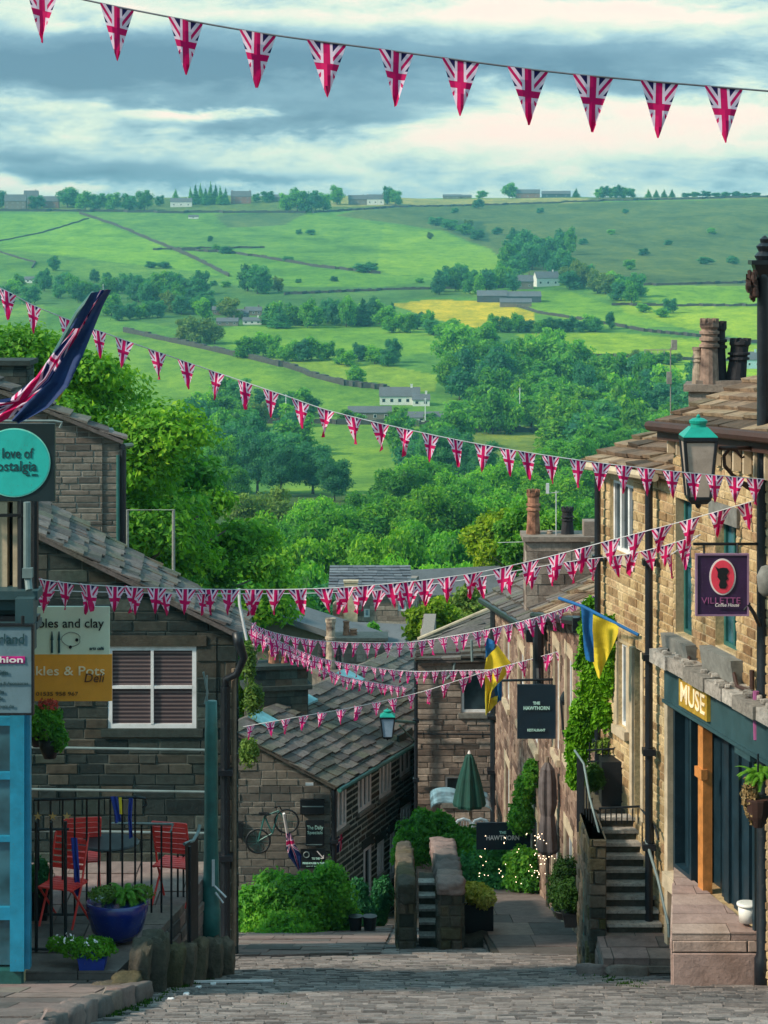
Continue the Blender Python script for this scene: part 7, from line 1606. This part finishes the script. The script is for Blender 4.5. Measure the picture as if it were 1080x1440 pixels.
# parapets with steps between
def parapet(px, wpx, d0, d1, ytop0, ytop1, label, seed):
    s = d0 / F; x0 = PX(px - wpx / 2, d0); x1 = PX(px + wpx / 2, d0); o = thing('parapet_wall', ((x0 + x1) / 2, d0, RZ(d0)), label, 'wall')
    z0 = PZ(ytop0, d0); z1 = PZ(ytop1, d0) - .22 * (d1 - d0) * 0
    mb = MB(); w = WallF((x0, d0), (x1, d0)); stone_wall(mb, w, RZ(d0) - .2, z0 - .1, (), (.14, .24), (.15, .35), (.01, .06), .4, seed=seed, bev=.02)
    for (a, b) in (((x0, d1), (x0, d0)), ((x1, d0), (x1, d1))):
        w = WallF(a, b); f0, f1 = (1, 0) if a[1] > b[1] else (0, 1); stone_wall(mb, w, lambda u: RZ(d1) - .5, lambda u: z0 - .1 - .15 * (u if f1 else w.L - u), (), (.14, .24), (.25, .5), (.01, .05), .15, seed=seed + 1)
    mb.build('wall', [M['mossy'], M['mossy']], o)
    mb = MB(); y = d0 - .05
    while y < d1:
        L_ = rr.uniform(.3, .55); zt = z0 - .1 - .15 * (y - d0); q = MB(); q.rock(((x0 + x1) / 2, y + L_ / 2, zt + .02), (x1 - x0) * rr.uniform(1.08, 1.3), L_ * 1.04, rr.uniform(.2, .32), rr.randint(0, 999), rr.random(), 6, .2)
        off = len(mb.v); mb.v.extend(q.v)
        for f, t in zip(q.f, q.t): mb.f.append(tuple(off + k for k in f)); mb.t.append(t); mb.m.append(0)
        y += L_
    mb.build('coping', M['mossy'] if px < 600 else M['flag'], o, True)
    return o
parapet(572, 22, 33.2, 37.5, 1250, 1212, 'left of the two stone parapet walls at the bottom of the street', 101)
parapet(634, 31, 33.0, 37.5, 1243, 1216, 'right of the two stone parapet walls, with a paler rounded coping', 105)
steps_run('garden_steps', 'dark stone steps climbing between the two parapets', PX(590, 33.6), PX(614, 33.6), 33.9, RZ(33.9) + .06, .15, .2, 5, [M['mossy'], M['ledge']])
o = thing('flower_trough', W(672, 1318, 34.2), 'black trough of pale yellow flowers beside the right parapet', 'planter'); k = 34.2 / F
mb = MB(); mb.box(W(652, 1320, 34.2), (42 * k, 0, 0), (0, .4, 0), (0, 0, 50 * k)); mb.build('trough', M['black'], o)
mb = MB(); crown(mb, [FL(665, 1256, 34.2, 24, 14), FL(682, 1264, 34.1, 15, 14), FL(650, 1252, 34.3, 10, 8)], 2600, .03, 31); mb.build('flowers', G['flower'], o)
mb = MB(); mb.rock(W(672, 1330, 34.0), .5, .4, .35, 5, .2, 6, .2); tag(mb.build('kerb_stone', M['mossy'], smooth=True), 'dark stone block under the yellow flower trough', 'stone')
# ------------------------------------------------------------------ roofs below the street
house(398, 925, 74, 60, 'house with a blue-grey slate roof beyond the sooty chimney stack', wall='farstone', roof='farroof', d=86, rz=1.35, depth=7, roofk=.5, wins=1, z=0, stackn=0)
o = thing('stone_house', (PX(520, 100), 101, PZ(930, 100)), 'tan stone house with a pale chimney breast beyond the cottage roof', 'house')
w = WallF((PX(468, 100), 100), (PX(572, 100), 100)); k = 100 / F; UU = lambda px: (px - 468) * k
mb = MB(); opn = [(UU(560), UU(572) - .02, PZ(859, 100), PZ(846, 100)), (UU(512), UU(520), PZ(868, 100), PZ(856, 100))]; stone_wall(mb, w, PZ(960, 100), lambda u: PZ(850, 100) if u < UU(482) else PZ(829, 100), opn, (.2, .3), (.4, .9), (.01, .04), .5, seed=111)
ws = WallF((PX(572, 100), 100), (PX(572, 100) + .6, 104)); stone_wall(mb, ws, PZ(960, 100), PZ(829, 100), (), (.2, .3), (.4, .9), (.01, .04), .3, seed=112); mb.build('wall', [M['brown'], M['brownmortar']], o)
for q in opn: window(o, w, *q, cols=1, rows=1, rec=.08, bar=.07, frame='white', glass='glasspale')
mb = MB(); block(mb, w, UU(484), UU(503), PZ(900, 100), PZ(818, 100), .03, .35, .7); block(mb, w, UU(483), UU(504), PZ(818, 100), PZ(815, 100), .0, .38, .5); mb.build('chimney_breast', M['cream'], o)
mb = MB(); slates(mb, w.p(-.2, PZ(830, 100), .3), w.p(w.L + .2, PZ(830, 100), .3), w.p(-.2, PZ(830, 100) + .7, -3), w.p(w.L + .2, PZ(830, 100) + .7, -3), .35, (.4, .7), .05, 113); mb.build('roof', M['slateblue'], o)
house(538, 908, 70, 22, 'low slate-roofed outbuilding before the tan house', wall='farstone', roof='farroof', d=92, rz=-.25, depth=4, roofk=.7, wins=2, stackn=0)
house(630, 858, 140, 52, 'long house with a pale blue-grey roof below the trees', wall='farred', roof='farroof', d=125, rz=.28, depth=4.5, roofk=.42, wins=3, stackn=0)
tall_tree(612, 838, 78, 84, 80, 'lime', 'bright yellow-green tree beside the camera-facing house', 9000, .085, 11)
tall_tree(658, 818, 88, 90, 100, 'olive', 'olive tree behind the bright yellow-green tree', 7000, .10, 12)
tall_tree(338, 812, 84, 96, 110, 'mid', 'green tree behind the left cottage gutter', 9000, .11, 13); tall_tree(355, 925, 66, 50, 110, 'lime', 'small yellow-green tree behind the sooty stack', 5000, .08, 14)
tall_tree(450, 828, 122, 150, 130, 'dark', 'dark tree behind the tall pale chimney pot', 12000, .16, 15); tall_tree(522, 872, 90, 34, 60, 'mid', 'small pointed green tree before the tan house', 2500, .08, 16)
tall_tree(562, 930, 72, 90, 70, 'dark', 'dark tree between the slate roof and the camera-facing house', 6000, .1, 17)
# ------------------------------------------------------------------ bunting
def spline(P, n=24):
    out = []
    for i in range(len(P) - 1):
        p0, p1, p2, p3 = P[max(0, i - 1)], P[i], P[i + 1], P[min(len(P) - 1, i + 2)]
        for j in range(n):
            t = j / n; out.append(tuple(.5 * ((2 * b) + (-a + c) * t + (2 * a - 5 * b + 4 * c - d) * t * t + (-a + 3 * b - 3 * c + d) * t ** 3) for a, b, c, d in zip(p0, p1, p2, p3)))
    out.append(tuple(P[-1])); return out
def bunting(label, P, xs, w, h, seed, mat='jack', cordm='cord', twist=.35, swing=.12, cr=.006, curl=.34):
    """P: (px, py, distance) stations of the cord; xs: where the pennants hang; w, h in metres"""
    S = [W(*q) for q in spline(P)]; rr = random.Random(seed); mid = S[len(S) // 2]; o = thing('bunting', mid, label, 'bunting', 'union flag bunting strings')
    mb = MB(); mb.tube(S, cr, 5); mb.build('cord', M[cordm], o); px_ = [CX + F * p.x / p.y for p in S]
    for x in xs:
        j = min(range(len(S)), key=lambda i: abs(px_[i] - x)); c = S[j]; t = (S[min(j + 1, len(S) - 1)] - S[max(j - 1, 0)]).normalized()
        if t.x < 0: t = -t
        yaw = rr.uniform(-twist, twist); t2 = (Matrix.Rotation(yaw, 3, 'Z') @ Vector((t.x, 0, 0))).normalized() * math.hypot(t.x, t.y) + Vector((0, 0, t.z)); t2.normalize()
        sw = rr.uniform(-swing, swing); dn = (Vector((0, 0, -1)) + t2 * sw + Vector((0, rr.uniform(-.15, .15), 0))).normalized(); nn = t2.cross(dn).normalized()
        ww = w * rr.uniform(.9, 1.05) * max(.55, 1 - abs(yaw) * .2); rows = 5; mb = MB(); ph = rr.uniform(0, 6); am = rr.uniform(.05, curl) * w; G_ = []
        for i in range(rows + 1):
            v = i / rows; hw = ww / 2 * (1 - v * .97); row = []
            for k in range(5): u = k / 4 * 2 - 1; row.append((c + t2 * (u * hw) + dn * (h * v) + nn * (am * math.sin(ph + u * 2.3 + v * 3) * (.3 + v)), (u * .5 * (1 - v * .97), -v * h / w)))
            G_.append(row)
        for i in range(rows):
            for k in range(4): q = [G_[i + 1][k], G_[i + 1][k + 1], G_[i][k + 1], G_[i][k]]; mb.face([a for a, _ in q], .5, 0, [b for _, b in q])
        mb.build('pennant', M[mat], o, True)
def rng(a, b, n): return [a + (b - a) * i / (n - 1) for i in range(n)]
bunting('topmost bunting string of large union pennants across the sky', [(-60, -45, 12.6), (120, 0, 12.3), (345, 43, 12), (540, 70, 11.9), (750, 98, 11.8), (900, 113, 11.8), (1140, 133, 11.8)], [-38, 63, 165, 265, 366, 462, 557, 650, 743, 835, 927, 1018], .222, .31, 3, 'jack', 'darkcord', .22, .02, .0055, .14)
bunting('long bunting string sloping from the top left to the lamp', [(-60, 385, 21), (0, 405, 21), (60, 435, 21.2), (180, 480, 21.6), (300, 522, 22), (400, 556, 22), (480, 582, 22), (640, 618, 22), (800, 645, 22), (950, 663, 22.2), (1075, 674, 22.6)],
        [10, 48, 97, 138, 177, 221, 263, 304, 344, 381, 422, 460, 496, 531, 570, 606, 639, 678, 711, 743, 776, 812, 844, 878, 909, 942, 973, 1002, 1034, 1062], .20, .285, 5, 'jack', 'cord', .35, .12)
bunting('upper of the two bunting strings crossing the street below the roofs', [(30, 806, 24), (60, 815, 24.3), (150, 824, 25), (330, 829, 26), (480, 826, 26), (640, 810, 26), (750, 788, 26), (850, 762, 25.6), (960, 733, 25), (1075, 700, 24.4)],
        [67, 92, 126, 160, 191, 223, 257, 291, 325, 358, 388, 421, 455, 487, 515, 548, 570, 598, 631, 665, 708, 745, 782, 820, 858, 895, 932, 972, 1011, 1050], .265, .31, 7, 'jack', 'cord', .45, .25)
bunting('lower of the two bunting strings crossing the street below the roofs', [(48, 828, 24.8), (120, 832, 25.2), (330, 835, 26), (500, 832, 26.4), (620, 820, 26.6), (700, 807, 26.6), (800, 790, 26.4), (900, 776, 26.2), (985, 752, 25.6)],
        [63, 125, 192, 225, 290, 350, 480, 505, 535, 562, 581, 605, 672, 715, 748, 780, 806, 834, 862, 888, 912, 938, 962], .225, .27, 9, 'jack', 'cord', .45, .25)
bunting('small bunting string rising from the sooty chimney to the plum sign', [(338, 868, 33), (380, 888, 40), (450, 901, 42), (540, 904, 42), (600, 900, 41), (700, 882, 38), (780, 860, 34), (850, 832, 31), (920, 795, 28), (985, 752, 25.6)],
        [352 + 12.6 * i for i in range(8)] + [455 + 15.3 * i for i in range(29)] + [898, 914, 930, 946, 962], .21, .30, 11, 'jackfar', 'cord', .5, .2, .008)
bunting('small bunting string dipping across the long slate roof', [(345, 880, 34), (400, 905, 40), (450, 925, 44), (520, 938, 45), (580, 944, 45), (640, 943, 43), (700, 942, 41)],
        [352 + 9 * i for i in range(12)] + [462 + 12.5 * i for i in range(19)], .19, .26, 13, 'jackfar', 'cord', .6, .25, .008)
bunting('lowest bunting string drooping over the slate roof to the terrace', [(342, 1022, 42), (420, 1008, 42), (500, 994, 43), (585, 975, 44), (640, 958, 43), (690, 942, 41), (750, 926, 38), (800, 912, 36)],
        [352, 378, 403, 428, 453, 478, 503, 529, 553, 578, 604, 628, 652, 676, 700, 718, 736, 754, 772, 790], .22, .29, 15, 'jackfar', 'cord', .5, .25, .008)
bunting('dense cluster string of bunting looping by the sooty chimney pots', [(340, 872, 32), (360, 893, 40), (400, 915, 44), (440, 930, 46), (480, 950, 47), (540, 962, 48), (585, 968, 49)], [355 + 8.5 * i for i in range(26)], .19, .26, 17, 'jackfar', 'cord', .7, .35, .008)
mb = MB(); S = [W(x, y, 29.5) for (x, y) in ((336, 828), (337, 850), (344, 885), (347, 900))]; mb.tube(S, .022, 6); tag(mb.build('white_cable', M['cord']), 'thick white cable hanging at the corner of the left cottage roof', 'cable')
